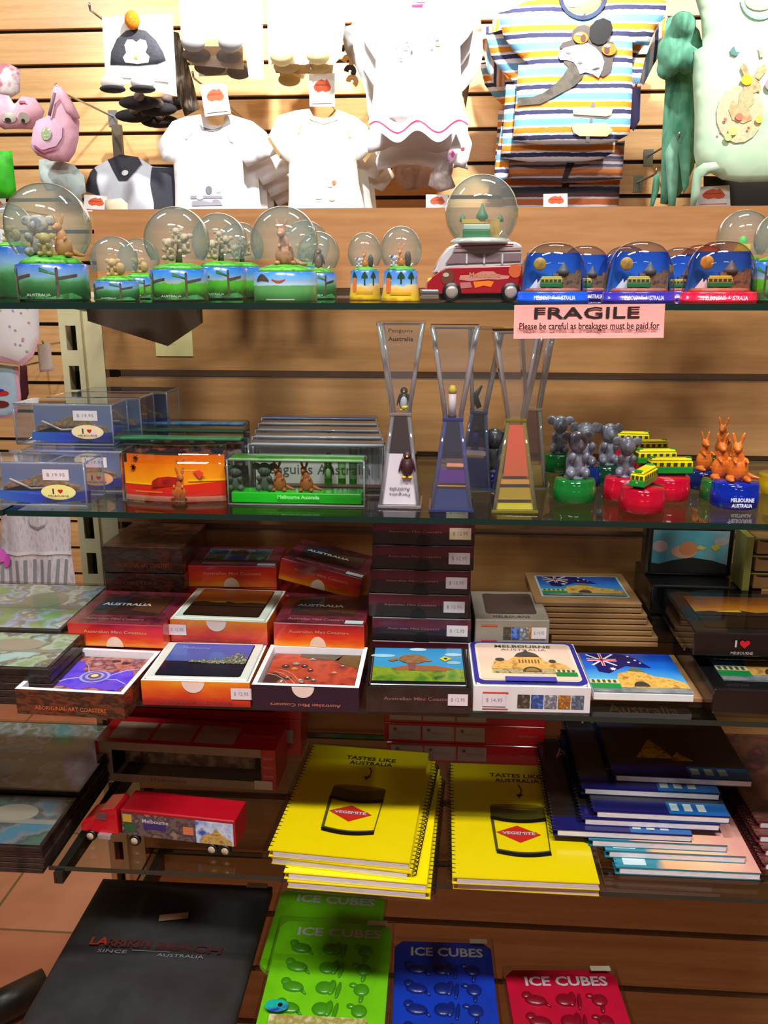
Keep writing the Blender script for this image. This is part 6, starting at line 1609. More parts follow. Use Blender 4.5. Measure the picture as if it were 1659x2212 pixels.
# floor stand foot behind
p1, p2 = ZP(-60, 2200, .04), ZP(98, 2122, .04)
b = MB(); b.tube([(0, 0, 0), (p2.x - p1.x, p2.y - p1.y, 0)], .034, flat((26, 22, 20), .4), seg=20); o = b.build('rack_foot', loc=(p1.x, p1.y, .034)); tag(o, 'thick black metal foot on the tiled floor, bottom left corner', 'rack foot')

# ================================================================== clothes on the far wall
def inside(p, poly):
    x, y = p; c = False; n = len(poly)
    for i in range(n):
        x1, y1 = poly[i]; x2, y2 = poly[(i + 1) % n]
        if (y1 > y) != (y2 > y) and x < (x2 - x1) * (y - y1) / (y2 - y1 + 1e-12) + x1: c = not c
    return c
def dist(p, poly):
    x, y = p; best = 9; n = len(poly)
    for i in range(n):
        x1, y1 = poly[i]; x2, y2 = poly[(i + 1) % n]; dx, dy = x2 - x1, y2 - y1; l2 = dx * dx + dy * dy + 1e-12
        t = max(0, min(1, ((x - x1) * dx + (y - y1) * dy) / l2)); d = math.hypot(x - x1 - t * dx, y - y1 - t * dy)
        if d < best: best = d
    return best
def smooth_poly(P, step):
    out = []
    n = len(P)
    for i in range(n):
        a, b = P[i], P[(i + 1) % n]; l = math.hypot(b[0] - a[0], b[1] - a[1]); k = max(1, int(l / step))
        for j in range(k): out.append((a[0] + (b[0] - a[0]) * j / k, a[1] + (b[1] - a[1]) * j / k))
    return out
def fill(P, step):
    P = smooth_poly(P, step); pts = [Vector(p) for p in P]; n = len(P); x0 = min(p[0] for p in P); x1 = max(p[0] for p in P); y0 = min(p[1] for p in P); y1 = max(p[1] for p in P)
    j = 0; y = y0
    while y < y1:
        x = x0 + (step / 2 if j % 2 else 0)
        while x < x1:
            if inside((x, y), P) and dist((x, y), P) > step * .45: pts.append(Vector((x, y)))
            x += step
        y += step * .87; j += 1
    r = delaunay_2d_cdt(pts, [], [list(range(n))], 1, 1e-6)
    return r[0], [tuple(f) for f in r[2]], P
class Cloth:
    """soft hanging cloth traced at its own distance Y; thickness and folds are real"""
    def __init__(self, outline, Y, thick=.010, fold=.004, wave=60, step=.022, ph=0.0, slant=.3):
        q = [XP(px, py, Y) for px, py in outline]
        self.Y = Y; self.ox = sum(p.x for p in q) / len(q); self.oz = max(p.z for p in q)
        self.P = [(p.x - self.ox, p.z - self.oz) for p in q]; self.th = thick; self.fo = fold; self.wv = wave; self.ph = ph; self.st = step; self.sl = slant
        self.S = smooth_poly(self.P, step)
    def dep(self, x, z, d=None):
        d = dist((x, z), self.P) if d is None else d
        e = 1 - math.exp(-d / (self.th * 1.3))
        f = math.sin(x * self.wv + z * self.wv * self.sl + self.ph) * .6 + math.sin(x * self.wv * .43 - z * self.wv * .22 + self.ph * 2) * .5
        return e * self.th + f * self.fo * min(1, d / .02 + .4)
    def body(self, b, mat):
        vs, fs, S = fill(self.P, self.st); n = len(vs)
        V = []; W = []
        for v in vs:
            d = dist((v[0], v[1]), self.P); f = self.dep(v[0], v[1], d); V.append((v[0], -f, v[1]))
            W.append((v[0], self.th * .35 * (1 - math.exp(-d / self.th)) + .0015 - (f - (1 - math.exp(-d / (self.th * 1.3))) * self.th), v[1]))
        # outline edge count
        from collections import Counter
        ec = Counter()
        for f in fs:
            for k in range(3): ec[(f[k], f[(k + 1) % 3])] += 1
        bd = [e for e in ec if (e[1], e[0]) not in ec]
        # orient so that normals face -y
        sgn = 1
        f0 = fs[0]; a, c, e = [Vector(V[k]) for k in f0]
        if (c - a).cross(e - a).y > 0: sgn = -1
        F_ = [f if sgn == 1 else f[::-1] for f in fs]; Bk = [tuple(n + k for k in f[::-1]) for f in F_]
        side = [((e[1], e[0], n + e[0], n + e[1]) if sgn == 1 else (e[0], e[1], n + e[1], n + e[0])) for e in bd]
        b.add(V + W, F_ + Bk + side, mat, None, True)
    def patch(self, b, outline, mat, lift=.002, step=None):
        q = [XP(px, py, self.Y) for px, py in outline]; P = [(p.x - self.ox, p.z - self.oz) for p in q]
        vs, fs, S = fill(P, step or self.st * .6)
        V = [(v[0], -self.dep(v[0], v[1]) - lift, v[1]) for v in vs]
        if not fs: return
        a, c, e = [Vector(V[k]) for k in fs[0]]
        if (c - a).cross(e - a).y > 0: fs = [f[::-1] for f in fs]
        b.add(V, fs, mat, None, True)
    def blob(self, b, cx, cy, rx, ry, mat, lift=.002, rot=0, n=16):
        c_, s_ = math.cos(R(rot)), math.sin(R(rot))
        self.patch(b, [(cx + rx * math.cos(2 * math.pi * i / n) * c_ - ry * math.sin(2 * math.pi * i / n) * s_, cy + rx * math.cos(2 * math.pi * i / n) * s_ + ry * math.sin(2 * math.pi * i / n) * c_) for i in range(n)], mat, lift, step=min(self.st * .6, .012))
    def loc(self, dx=0, dy=0, dz=0): return (self.ox + dx, self.Y + dy, self.oz + dz)

def hook(x, z, y0, label, y1=YW):
    """metal peg from the slatted wall; garments hang from it"""
    b = MB(); b.box((0, -.003, 0), (.03, .004, .05), flat((170, 170, 172), .25, .8)); b.tube([(0, -.004, .005), (0, y0 - y1, .002), (0, y0 - y1 - .008, .018)], .0035, flat((186, 186, 188), .2, .9), seg=8)
    o = b.build('wall_peg', loc=(x, y1, z)); tag(o, label, 'peg', 'wall pegs'); return o

def garment(name, label, cat, outline, Y, mat, copies=(), thick=.010, fold=.004, wave=60, ph=0.0, group=None, deco=None, slant=.3, copy_labels=(), step=.022):
    c = Cloth(outline, Y, thick, fold, wave, step, ph, slant)
    o = thing(name, label, cat, c.loc(), 0, group)
    b = MB(); c.body(b, mat); b.build('fabric', o)
    if deco: deco(c, o)
    for k, (dx, dy, dz) in enumerate(copies):
        q = thing(name, copy_labels[k], cat, c.loc(dx, dy, dz), 0, group)
        for ch in o.children:
            if ch.name.startswith('fabric'):
                e = ch.copy(); COL.objects.link(e); e.parent = q
    return c, o

WH = flat((234, 232, 234), .85, noise=.03, scale=20); WH2 = flat((240, 236, 228), .85, noise=.03, scale=20)
GREYP = flat((120, 120, 132), .8); CREAMT = flat((226, 190, 130), .8); PINKT = flat((226, 60, 130), .7)
CARD = flat((236, 232, 230), .6); ORG = flat((214, 90, 50), .6)

def price_card(label, pts, Y, big=True, arm=True):
    """white card with an orange printed shape; pts are its four corners"""
    q = [XP(px, py, Y) for px, py in pts]; c = sum(q, Vector()) / 4
    o = thing('price_card', label, 'price card', (c.x, Y, c.z), 0, 'white price cards with an orange map')
    V = [(p.x - c.x, 0, p.z - c.z) for p in q]; V2 = [(p[0], .0012, p[2]) for p in V]
    b = MB(); b.add(V + V2, [(3, 2, 1, 0), (4, 5, 6, 7), (0, 1, 5, 4), (1, 2, 6, 5), (2, 3, 7, 6), (3, 0, 4, 7)], CARD)
    b.build('card', o)
    ux = (V[1][0] - V[0][0] + V[2][0] - V[3][0]) / 2; uz = (V[1][2] - V[0][2] + V[2][2] - V[3][2]) / 2; vx = (V[0][0] - V[3][0] + V[1][0] - V[2][0]) / 2; vz = (V[0][2] - V[3][2] + V[1][2] - V[2][2]) / 2
    M = Matrix(((ux, vx, 0, 0), (0, 0, -1, -.0006), (uz, vz, 0, 0), (0, 0, 0, 1)))
    b = MB(); m_ = [(-.32, .12), (-.22, .24), (-.1, .30), (.0, .33), (.12, .28), (.2, .34), (.3, .2), (.36, .08), (.3, -.02), (.16, -.06), (.02, -.02), (-.14, -.06), (-.28, -.0)]
    if not big: m_ = [(x, y * 1.3 - .06) for x, y in m_]
    b.poly(m_, ORG, M)
    b.text('AUSTRALIAN', 0, .16 if big else .14, .5, .06, flat((120, 30, 20)), M, .0006)
    if big: b.text('2 FOR $30', 0, -.28, .34, .13, flat((206, 120, 90)), M, .0003); b.rect(-.40, -.42, .40, -.40, flat((90, 60, 60)), M, .0003)
    else: b.rect(-.40, -.40, .40, -.36, flat((206, 110, 80)), M, .0003)
    b.build('printed_map', o)
    if not arm: return o
    b = MB(); b.tube([(0, .002, 0), (0, YW - Y, 0)], .0025, flat((186, 186, 188), .2, .9), seg=8); b.build('holder_arm', o)
    return o

# ---- white baby tee, left
YT = 2.78
teeL = [(372, 262), (400, 252), (432, 247), (446, 252), (452, 268), (470, 272), (482, 268), (486, 250), (500, 248), (545, 262), (575, 285), (598, 332), (560, 350), (534, 362), (524, 345), (528, 400), (548, 452), (552, 500), (378, 500), (378, 400), (374, 350), (352, 348), (338, 310)]
def decoL(c, o):
    b = MB(); 
    c.patch(b, [(432, 268), (440, 275), (460, 281), (478, 276), (482, 270), (478, 280), (460, 286), (438, 281)], GREYP)
    c.patch(b, [(413, 284), (418, 288), (408, 304), (403, 301)], flat((170, 176, 200))); c.patch(b, [(492, 286), (500, 290), (508, 312), (500, 308)], flat((170, 176, 200)))
    b.build('neck_trim', o)
    b = MB(); c.blob(b, 455, 412, 7, 9, GREYP); c.blob(b, 475, 410, 6, 8, flat((196, 204, 216))); c.patch(b, [(415, 424), (482, 424), (484, 429), (415, 430)], flat((150, 152, 166))); c.patch(b, [(418, 436), (440, 434), (460, 438), (480, 436), (484, 444), (418, 446)], flat((160, 160, 176))); c.blob(b, 436, 428, 8, 5, flat((196, 196, 206))); c.blob(b, 470, 436, 8, 4, flat((150, 150, 166)))
    b.build('printed_motif', o)
garment('baby_tee', 'white baby tee with grey motif near the hem, left of the two white tees', 'baby top', teeL, YT, WH,
        copies=[(.035, .06, -.045), (.05, .11, -.075), (.062, .16, -.10)], group='white baby tees', deco=decoL, thick=.016, fold=.005, wave=38,
        copy_labels=['white tee hanging directly behind the left white tee', 'white tee third in line on the left tee peg', 'white tee fourth in line on the left tee peg'])
# ---- white baby tee with cream trim, right
teeR = [(600, 250), (640, 238), (668, 235), (676, 250), (700, 257), (722, 250), (728, 236), (765, 250), (792, 270), (815, 318), (788, 352), (770, 345), (776, 400), (788, 450), (800, 500), (618, 500), (624, 430), (624, 350), (604, 342), (578, 300)]
def decoR(c, o):
    b = MB(); c.patch(b, [(664, 256), (680, 254), (700, 262), (722, 255), (735, 257), (722, 263), (700, 270), (678, 262)], flat((190, 160, 120)))
    c.patch(b, [(578, 300), (584, 297), (607, 336), (604, 342)], CREAMT); c.patch(b, [(788, 352), (784, 345), (811, 312), (815, 318)], CREAMT)
    c.patch(b, [(650, 270), (654, 272), (648, 290), (644, 288)], CREAMT); c.patch(b, [(746, 280), (752, 284), (760, 300), (754, 298)], CREAMT)
    b.build('cream_trim', o)
    b = MB(); c.blob(b, 723, 396, 5, 5, flat((180, 110, 80))); c.blob(b, 715, 402, 6, 4, flat((226, 196, 170))); c.blob(b, 690, 428, 8, 3, flat((230, 214, 190))); c.blob(b, 718, 432, 7, 3, flat((214, 190, 170))); b.build('printed_motif', o)
garment('baby_tee', 'white baby tee with cream trim, right of the two white tees', 'baby top', teeR, YT - .04, WH2,
        copies=[(.03, .06, -.04), (.045, .11, -.07)], group='white baby tees', deco=decoR, thick=.016, fold=.005, wave=36, ph=2,
        copy_labels=['white tee hanging directly behind the cream trimmed tee', 'white tee third in line behind the cream trimmed tee'])
SLEEVE_SHADE = mottle([(120, 118, 130), (90, 84, 92), (150, 150, 160)], 14, .8)  # rear white sleeve, its shade mixed into the grey colours
garment('baby_tee', 'white tee copy with drooping sleeve in painted grey shade between the two white tees', 'baby top', [(560, 330), (590, 322), (612, 340), (625, 352), (622, 400), (606, 410), (600, 455), (560, 455), (540, 400), (528, 368)], 3.0, SLEEVE_SHADE, thick=.02, fold=.012, wave=70)
garment('baby_tee', 'brownish shaded baby top behind right of the cream trimmed tee', 'baby top', [(785, 300), (830, 310), (850, 350), (842, 392), (810, 408), (790, 398), (780, 350)], 2.95, mottle([(176, 150, 140), (140, 110, 100), (196, 180, 176)], 14, .8), thick=.02, fold=.01, wave=70)
price_card('white price card with orange map above the left white tee', [(432, 183), (487, 178), (499, 245), (443, 252)], 2.74)
price_card('white price card with orange map above the cream trimmed tee', [(667, 160), (723, 158), (723, 230), (669, 230)], 2.74)
hook(XP(465, 200, 3).x, XP(465, 215, 2.74).z + .06, 2.75, 'peg above the left white tee'); hook(XP(697, 180, 3).x, XP(697, 195, 2.74).z + .06, 2.75, 'peg above the cream trimmed tee')

# ---- white dress with pink motifs and frilled hem
dress = [(760, 0), (775, -40), (1040, -40), (1042, 8), (1036, 40), (1012, 80), (994, 100), (996, 180), (1000, 240), (1008, 280), (985, 274), (955, 282), (925, 276), (890, 270), (850, 268), (832, 276), (800, 282), (796, 262), (808, 200), (812, 130), (790, 96), (768, 55)]
def decoD(c, o):
    b = MB(); PKM = flat((236, 130, 190), .7)
    for (x, y, r) in ((880, 92, 5), (883, 102, 4), (878, 110, 5), (858, 108, 3), (866, 128, 3), (868, 135, 4), (946, 90, 4), (934, 110, 3)): c.blob(b, x, y, r, r * .8, PKM)
    c.blob(b, 890, 118, 2.4, 5, flat((60, 60, 90))); c.blob(b, 947, 101, 6, 4, flat((240, 200, 140)))
    c.patch(b, [(890, 14), (915, 14), (913, 20), (890, 19)], flat((206, 30, 110))); c.patch(b, [(896, 2), (918, 0), (921, 11), (900, 9)], flat((240, 120, 210)))
    b.build('pink_motifs', o)
    # frilled hem band
    b = MB(); n = 60; q0 = XP(800, 282, c.Y); q1 = XP(1010, 284, c.Y); V = []; F_ = []
    for i in range(n + 1):
        t = i / n; x = q0.x + (q1.x - q0.x) * t - c.ox; yy = -.03 - .022 * math.sin(t * 15.0); zz = q0.z - c.oz + .012 * math.sin(t * 15 + .6) + .012
        V += [(x, yy * .6, zz + .02), (x, yy, zz - .006), (x, yy * 1.05, zz - .012), (x, yy * 1.1, zz - .034)]
    for i in range(n):
        for k in range(3): F_.append((4 * i + k, 4 * i + k + 1, 4 * i + 4 + k + 1, 4 * i + 4 + k))
    bb = MB(); bb.add(V, [f for j, f in enumerate(F_) if j % 3 != 1], WH, None, True); bb.add(V, [f for j, f in enumerate(F_) if j % 3 == 1], flat((170, 50, 90), .7), None, True); bb.build('frilled_hem', o)
garment('white_dress', 'white girls dress with pink motifs and wavy pink edged hem', 'dress', dress, 2.62, WH, thick=.02, fold=.008, wave=34, group='white frilled dresses', deco=decoD,
        copies=[(-.012, .07, -.05), (.01, .13, -.09)], copy_labels=['white dress hanging directly behind the front frilled dress', 'white dress third in line behind the front frilled dress'])
SHD = bands([(0, (150, 130, 130)), (.16, (150, 130, 130)), (.2, (196, 190, 190)), (.5, (190, 184, 184)), (.56, (176, 50, 90)), (.62, (200, 196, 198)), (1, (160, 150, 150))], 2, -.14, 0, .012, 14, .8, wstretch=(1, 1, 2))
garment('white_dress', 'grey white frilled skirt layer lower behind the front dress hem', 'dress', [(815, 280), (900, 290), (1000, 285), (1006, 320), (975, 362), (920, 352), (870, 366), (830, 352), (808, 318)], 2.865, SHD, thick=.03, fold=.016, wave=52)
garment('white_dress', 'pink edged white skirt layer, lowest under the frilled dress', 'dress', [(850, 350), (930, 352), (975, 362), (960, 400), (930, 402), (880, 412), (856, 398)], 2.96, mottle([(196, 180, 186), (206, 190, 196), (160, 140, 146)], 16, .8), thick=.02, fold=.012, wave=60)
GRS = mottle([(150, 158, 166), (190, 198, 206), (120, 126, 132)], 12, .85)
garment('ruffled_top', 'pale grey ruffled sleeve hanging left of the white dress', 'kids top', [(736, 60), (760, 52), (790, 96), (818, 118), (808, 180), (806, 250), (796, 262), (790, 200), (772, 150), (745, 110)], 2.80, GRS, thick=.03, fold=.014, wave=90)
garment('ruffled_top', 'beige grey ruffled sleeve hanging right of the white dress', 'kids top', [(1038, 30), (1040, 70), (1012, 110), (1016, 170), (1006, 235), (994, 180), (992, 110), (1012, 76)], 2.84, mottle([(176, 160, 130), (130, 116, 96), (196, 184, 160)], 14, .85), thick=.02, fold=.010, wave=80)
b = MB(); 
for i in range(6): b.tube([(.012 * math.cos(R(a)) , -.01, .012 * math.sin(R(a)) ) for a in range(-60, 200, 30)], .008, flat((40, 46, 60)) if i % 2 == 0 else flat((226, 190, 140)), T(-.004 + .006 * i, 0, -.028 * i) @ RZ(0), seg=8)
p = XP(742, 68, 2.86); o = b.build('striped_sleeve', loc=p); tag(o, 'dark and cream striped sleeve peeking out left of the white dress', 'kids top')
tagp = Cloth([(984, 290), (1010, 284), (1020, 310), (1012, 345), (1004, 364), (975, 352), (968, 330)], 2.66, .008, .002)
o = thing('garment_tag', 'crumpled white plastic tag with pink print right under the white dress', 'tag', tagp.loc()); b = MB(); tagp.body(b, WH); b.build('tag', o); b = MB(); tagp.blob(b, 975, 338, 8, 14, mottle([(196, 120, 196), (230, 200, 230), (200, 60, 140)], 60)); tagp.blob(b, 1000, 322, 4, 3, flat((226, 60, 60))); b.build('pink_print', o)
garment('garment_tag', 'clear crumpled bag corner below the pink printed tag', 'tag', [(955, 350), (985, 340), (975, 380), (985, 405), (950, 415), (925, 400), (930, 375)], 2.74, mottle([(226, 216, 214), (190, 170, 170), (236, 230, 230)], 30, .4), thick=.012, fold=.006, wave=120)

# ---- striped tee with the big emu print
def stripes(period, off=0.0, dark=1.0):
    d = lambda c: tuple(int(v * dark) for v in c)
    return bands([(0, d((52, 54, 92))), (.17, d((236, 234, 240))), (.26, d((232, 140, 36))), (.48, d((236, 234, 240))), (.56, d((110, 168, 212))), (.82, d((236, 234, 240)))], 2, 0, 1, .002, 60, .85, const=True, repeat=period)
YE_ = 2.70
emu_o = [(1075, 28), (1100, 22), (1200, -30), (1225, 20), (1260, 42), (1292, 22), (1305, -30), (1370, -30), (1440, 4), (1438, 30), (1412, 72), (1402, 98), (1375, 96), (1366, 90), (1366, 200), (1360, 290), (1330, 306), (1270, 314), (1180, 314), (1108, 304), (1116, 200), (1120, 140), (1142, 138), (1110, 110), (1088, 80)]
per = 50 * scale_at(XP(1250, 200, YE_)) * 1.0
def decoE(c, o):
    b = MB()
    # navy collar
    n = 14; out = [(1258 + 52 * math.cos(R(a)), -8 + 53 * math.sin(R(a))) for a in range(180, -1, -15)]; inn = [(1258 + 43 * math.cos(R(a)), -8 + 43 * math.sin(R(a))) for a in range(0, 181, 15)]
    c.patch(b, out + inn, flat((50, 62, 92), .85), .004); b.build('collar', o)
    b = MB(); c.blob(b, 1258, 14, 34, 17, flat((224, 232, 120), .8), .003); c.blob(b, 1240, 8, 20, 10, flat((214, 226, 220), .8), .004); b.build('inner_label', o)
    b = MB(); GB = mottle([(84, 80, 74), (98, 92, 84), (72, 68, 64)], 30, .85)
    DB = flat((84, 78, 76), .85)
    c.patch(b, [(1118, 212), (1150, 212), (1172, 204), (1195, 188), (1215, 166), (1226, 148), (1215, 138), (1222, 130), (1262, 150), (1255, 172), (1238, 190), (1215, 202), (1190, 216), (1165, 228), (1118, 230)], GB, .004)
    c.patch(b, [(1235, 70), (1246, 60), (1262, 56), (1276, 64), (1290, 92), (1320, 95), (1330, 110), (1322, 130), (1316, 160), (1300, 170), (1280, 160), (1290, 120), (1262, 96), (1222, 112), (1205, 108), (1214, 96), (1232, 90)], DB, .004)
    b.build('printed_neck', o)
    b = MB(); WB = mottle([(214, 214, 220), (236, 236, 240), (190, 190, 200)], 70, .85)
    c.patch(b, [(1202, 122), (1216, 108), (1240, 102), (1266, 97), (1284, 108), (1296, 122), (1302, 138), (1298, 156), (1290, 172), (1278, 164), (1262, 160), (1250, 164), (1244, 148), (1236, 138), (1222, 134), (1208, 134)], WB, .006)
    c.blob(b, 1225, 118, 5, 3, GREYP, .008); c.blob(b, 1250, 139, 5, 3, GREYP, .008); c.patch(b, [(1272, 156), (1284, 150), (1296, 150), (1286, 154)], flat((70, 66, 80)), .008); b.build('printed_beak', o)
    b = MB(); c.patch(b, [(1270, 84), (1272, 62), (1284, 49), (1300, 44), (1316, 52), (1320, 68), (1314, 84), (1302, 100), (1288, 102), (1276, 96)], flat((30, 30, 32), .85), .008); b.build('printed_crest', o)
    for (ex, ey, sg) in ((1252, 86, 1), (1312, 112, -1)):
        b = MB(); c.blob(b, ex, ey, 16, 13, flat((236, 120, 30), .8), .009); c.blob(b, ex + 5 * sg, ey + 1, 6, 8, flat((96, 56, 50), .8), .0105); c.blob(b, ex - 4, ey - 7, 8, 3, flat((230, 226, 230), .8), .0105); b.build('printed_eye', o)
    b = MB(); SGN = flat((240, 216, 160), .85); 
    c.patch(b, [(1234, 236), (1322, 236), (1318, 250), (1308, 254), (1236, 250)], SGN, .005); c.patch(b, [(1230, 270), (1308, 268), (1322, 284), (1310, 296), (1250, 296), (1236, 288)], SGN, .005)
    c.patch(b, [(1276, 224), (1282, 224), (1284, 236), (1273, 236)], GREYP, .005); c.patch(b, [(1272, 256), (1278, 256), (1278, 268), (1271, 268)], GREYP, .005); c.patch(b, [(1264, 297), (1272, 297), (1272, 307), (1264, 307)], GREYP, .005); b.build('printed_signpost', o)
ST0 = stripes(per)
c_, o_ = garment('striped_tee', 'striped kids tee with a big emu head print, front one', 'kids tee', emu_o, YE_, ST0, thick=.016, fold=.004, wave=30, group='blue orange striped tees', deco=decoE,
        copies=[(-.030, .05, -.04), (-.040, .235, -.075), (.02, .28, -.10)], copy_labels=['striped tee hanging directly behind the emu print tee', 'striped tee third in line behind the emu print tee', 'striped tee fourth in line behind the emu print tee'])
# sleeves of the copies sticking out left
STV = bands([(0, (60, 66, 110)), (.16, (230, 228, 236)), (.3, (236, 150, 50)), (.46, (230, 228, 236)), (.6, (130, 180, 220)), (.8, (226, 226, 236))], 0, 0, 1, .002, 60, .85, const=True, repeat=.055)
for k, (pts, Y) in enumerate((([(1040, 62), (1070, 50), (1090, 72), (1106, 110), (1136, 136), (1120, 150), (1080, 130), (1068, 100)], 2.84), ([(1062, 44), (1085, 38), (1100, 80), (1126, 120), (1138, 142), (1110, 140), (1088, 112), (1072, 80)], 2.795), ([(1040, 85), (1058, 78), (1072, 130), (1086, 150), (1092, 186), (1070, 188), (1052, 150)], 2.88))):
    garment('tee_sleeve', ['striped sleeve of a rear tee, uppermost left of the emu tee', 'striped sleeve nearest to the emu tee shoulder on the left', 'dark striped sleeve hanging lowest left of the emu tee'][k], 'kids tee', pts, Y, STV, thick=.018, fold=.008, wave=60)
garment('tee_sleeve', 'striped sleeve edge of a rear tee right of the emu tee', 'kids tee', [(1420, 60), (1440, 30), (1450, 78), (1412, 140), (1390, 184), (1382, 178), (1392, 130)], 2.80, STV, thick=.012, fold=.006, wave=60)
garment('kids_top', 'purple blue kids top seen right behind the emu tee', 'kids top', [(1364, 188), (1384, 188), (1382, 260), (1368, 284), (1362, 270)], 2.86, flat((120, 124, 196), .8), thick=.01)
# shorts below the emu tee
SH_ = stripes(per * .92, 0, .82)
for k, (pts, Y, m_) in enumerate((([(1108, 300), (1200, 316), (1280, 314), (1350, 304), (1344, 386), (1230, 392), (1104, 388), (1084, 360)], 2.80, bands([(0, (70, 80, 110)), (.12, (196, 190, 196)), (.2, (150, 90, 70)), (.34, (206, 120, 50)), (.5, (190, 150, 140)), (.62, (90, 90, 110)), (.74, (196, 190, 200)), (.86, (120, 100, 110))], 2, 0, 1, .002, 50, .85, const=True, repeat=per * .9)),
                                 ([(1086, 330), (1130, 380), (1240, 398), (1340, 388), (1336, 450), (1330, 500), (1100, 500), (1082, 420)], 2.855, bands([(0, (44, 46, 60)), (.3, (206, 206, 220)), (.4, (180, 96, 50)), (.7, (190, 180, 190)), (.8, (90, 60, 60))], 2, 0, 1, .002, 50, .85, const=True, repeat=per * .9)))):
    c2, o2 = garment('striped_shorts', ['striped kids shorts hanging below the emu tee, front pair', 'dark striped shorts hanging lowest, behind the front pair'][k], 'kids shorts', pts, Y, m_, thick=.014, fold=.006, wave=30, group='striped shorts')
    b = MB(); c2.patch(b, [(1232, 322), (1246, 322), (1240, 352), (1222, 392), (1212, 392)] if k == 0 else [(1214, 396), (1230, 396), (1222, 430), (1208, 430)], flat((50, 44, 50), .85), .003); b.build('seam_flap', o2)
for k, (x_, y_) in enumerate(((1090, 300), (1072, 340))):
    garment('striped_tee', ['folded edge of a striped tee, left of the front shorts', 'folded edge of a striped tee, lowest left of the shorts'][k], 'kids tee', [(x_ + 20, y_ - 120), (x_ + 34, y_ - 118), (x_ + 26, y_ + 40), (x_ + 10, y_ + 100 - 40 * k), (x_ - 6, y_ + 90 - 40 * k), (x_, y_)], 2.895 - .12 * k, ST0, thick=.010)
hook(XP(1255, 60, 3).x, XP(1255, -20, 2.7).z, 2.66, 'peg holding the emu print tee')
price_card('small price card with orange map below the striped shorts', [(1174, 419), (1226, 418), (1226, 452), (1174, 452)], 2.68, False)
price_card('small price card with orange map left of the van globe', [(920, 420), (968, 420), (968, 454), (920, 454)], 2.68, False)
price_card('price card with orange map under the green tee', [(1504, 404), (1576, 400), (1578, 446), (1503, 446)], 2.66, False)
price_card('small price card with orange map behind the largest globe', [(182, 420), (232, 424), (232, 458), (180, 456)], 2.765, False, False)
price_card('small price card with orange map at the left picture edge', [(-30, 430), (12, 428), (14, 462), (-30, 464)], 2.68, False)

# ---- green tee with kangaroo
MINT = mottle([(196, 230, 196), (210, 238, 206), (176, 220, 190)], 8, .85); TEAL = mottle([(70, 140, 112), (110, 180, 150), (50, 110, 90)], 16, .85, 0, (1.6, 1, .5))
grn = [(1492, -40), (1700, -40), (1720, 30), (1720, 386), (1660, 392), (1600, 394), (1560, 388), (1520, 366), (1505, 372), (1498, 330), (1500, 250), (1496, 170), (1500, 110), (1518, 100), (1515, 40)]
def decoG(c, o):
    b = MB(); RO = mottle([(226, 170, 120), (240, 196, 150), (214, 150, 110)], 60, .85); FL = mottle([(206, 226, 180), (220, 222, 160), (226, 190, 170), (206, 232, 200)], 90, .85)
    c.blob(b, 1592, 250, 50, 62, FL, .003, 8); c.patch(b, [(1588, 230), (1592, 205), (1602, 190), (1606, 176), (1618, 168), (1634, 184), (1636, 200), (1620, 206), (1622, 226), (1612, 236), (1618, 262), (1600, 270), (1576, 262), (1568, 240), (1576, 220)], RO, .0045)
    c.patch(b, [(1604, 178), (1594, 152), (1598, 140), (1606, 148), (1614, 172)], RO, .005); c.patch(b, [(1622, 172), (1630, 150), (1644, 144), (1648, 156), (1632, 178)], RO, .005); b.build('printed_kangaroo', o)
    b = MB(); c.blob(b, 1606, 178, 12, 11, flat((240, 206, 40)), .007); c.blob(b, 1654, 188, 10, 12, flat((236, 160, 186)), .007)
    for (x, y, r, q) in ((1560, 262, 4, (230, 120, 130)), (1590, 256, 8, (226, 130, 110)), (1610, 280, 3, (206, 100, 60)), (1576, 286, 10, (236, 220, 140)), (1632, 262, 8, (240, 214, 100)), (1548, 288, 3, (226, 130, 150)), (1566, 300, 8, (200, 220, 150))): c.blob(b, x, y, r, r, flat(q), .0075)
    b.build('printed_flowers', o)
    b = MB(); c.patch(b, [(1572, 112), (1580, 104), (1584, 116), (1592, 118), (1584, 126), (1574, 122)], flat((90, 140, 140)), .004); c.patch(b, [(1630, 106), (1640, 116), (1642, 128), (1634, 130)], flat((236, 190, 170)), .004); b.build('printed_butterfly', o)
    b = MB(); out = [(1634 + 40 * math.cos(R(a)), 6 + 44 * math.sin(R(a))) for a in range(180, -1, -15)]; inn = [(1634 + 33 * math.cos(R(a)), 4 + 37 * math.sin(R(a))) for a in range(0, 181, 15)]
    c.patch(b, out + inn, flat((150, 206, 180), .85), .004); c.blob(b, 1634, 6, 32, 24, flat((226, 190, 160), .8), .003); b.build('collar', o)
garment('green_tee', 'mint green kids tee with a kangaroo and flowers print', 'kids tee', grn, 2.60, MINT, thick=.02, fold=.008, wave=22, deco=decoG)
kn = Cloth([(1500, 366), (1520, 352), (1545, 350), (1556, 362), (1530, 376), (1515, 384), (1512, 420), (1500, 446), (1490, 446), (1494, 400)], 2.56, .016, .006, 90)
o = thing('knotted_hem', 'knotted mint fabric tail at the lower left of the green tee', 'fabric', kn.loc()); b = MB(); kn.body(b, MINT); b.build('fabric', o)
garment('green_ruffled_dress', 'darker green kids top with ruffled sleeve left of the mint tee', 'kids top', [(1440, 40), (1462, 30), (1482, 24), (1500, 70), (1516, 100), (1500, 130), (1506, 180), (1500, 260), (1500, 360), (1470, 420), (1440, 442), (1425, 440), (1430, 300), (1436, 180), (1428, 120)], 2.72, TEAL, thick=.04, fold=.018, wave=84, slant=.05)
b = MB()
random.seed(12)
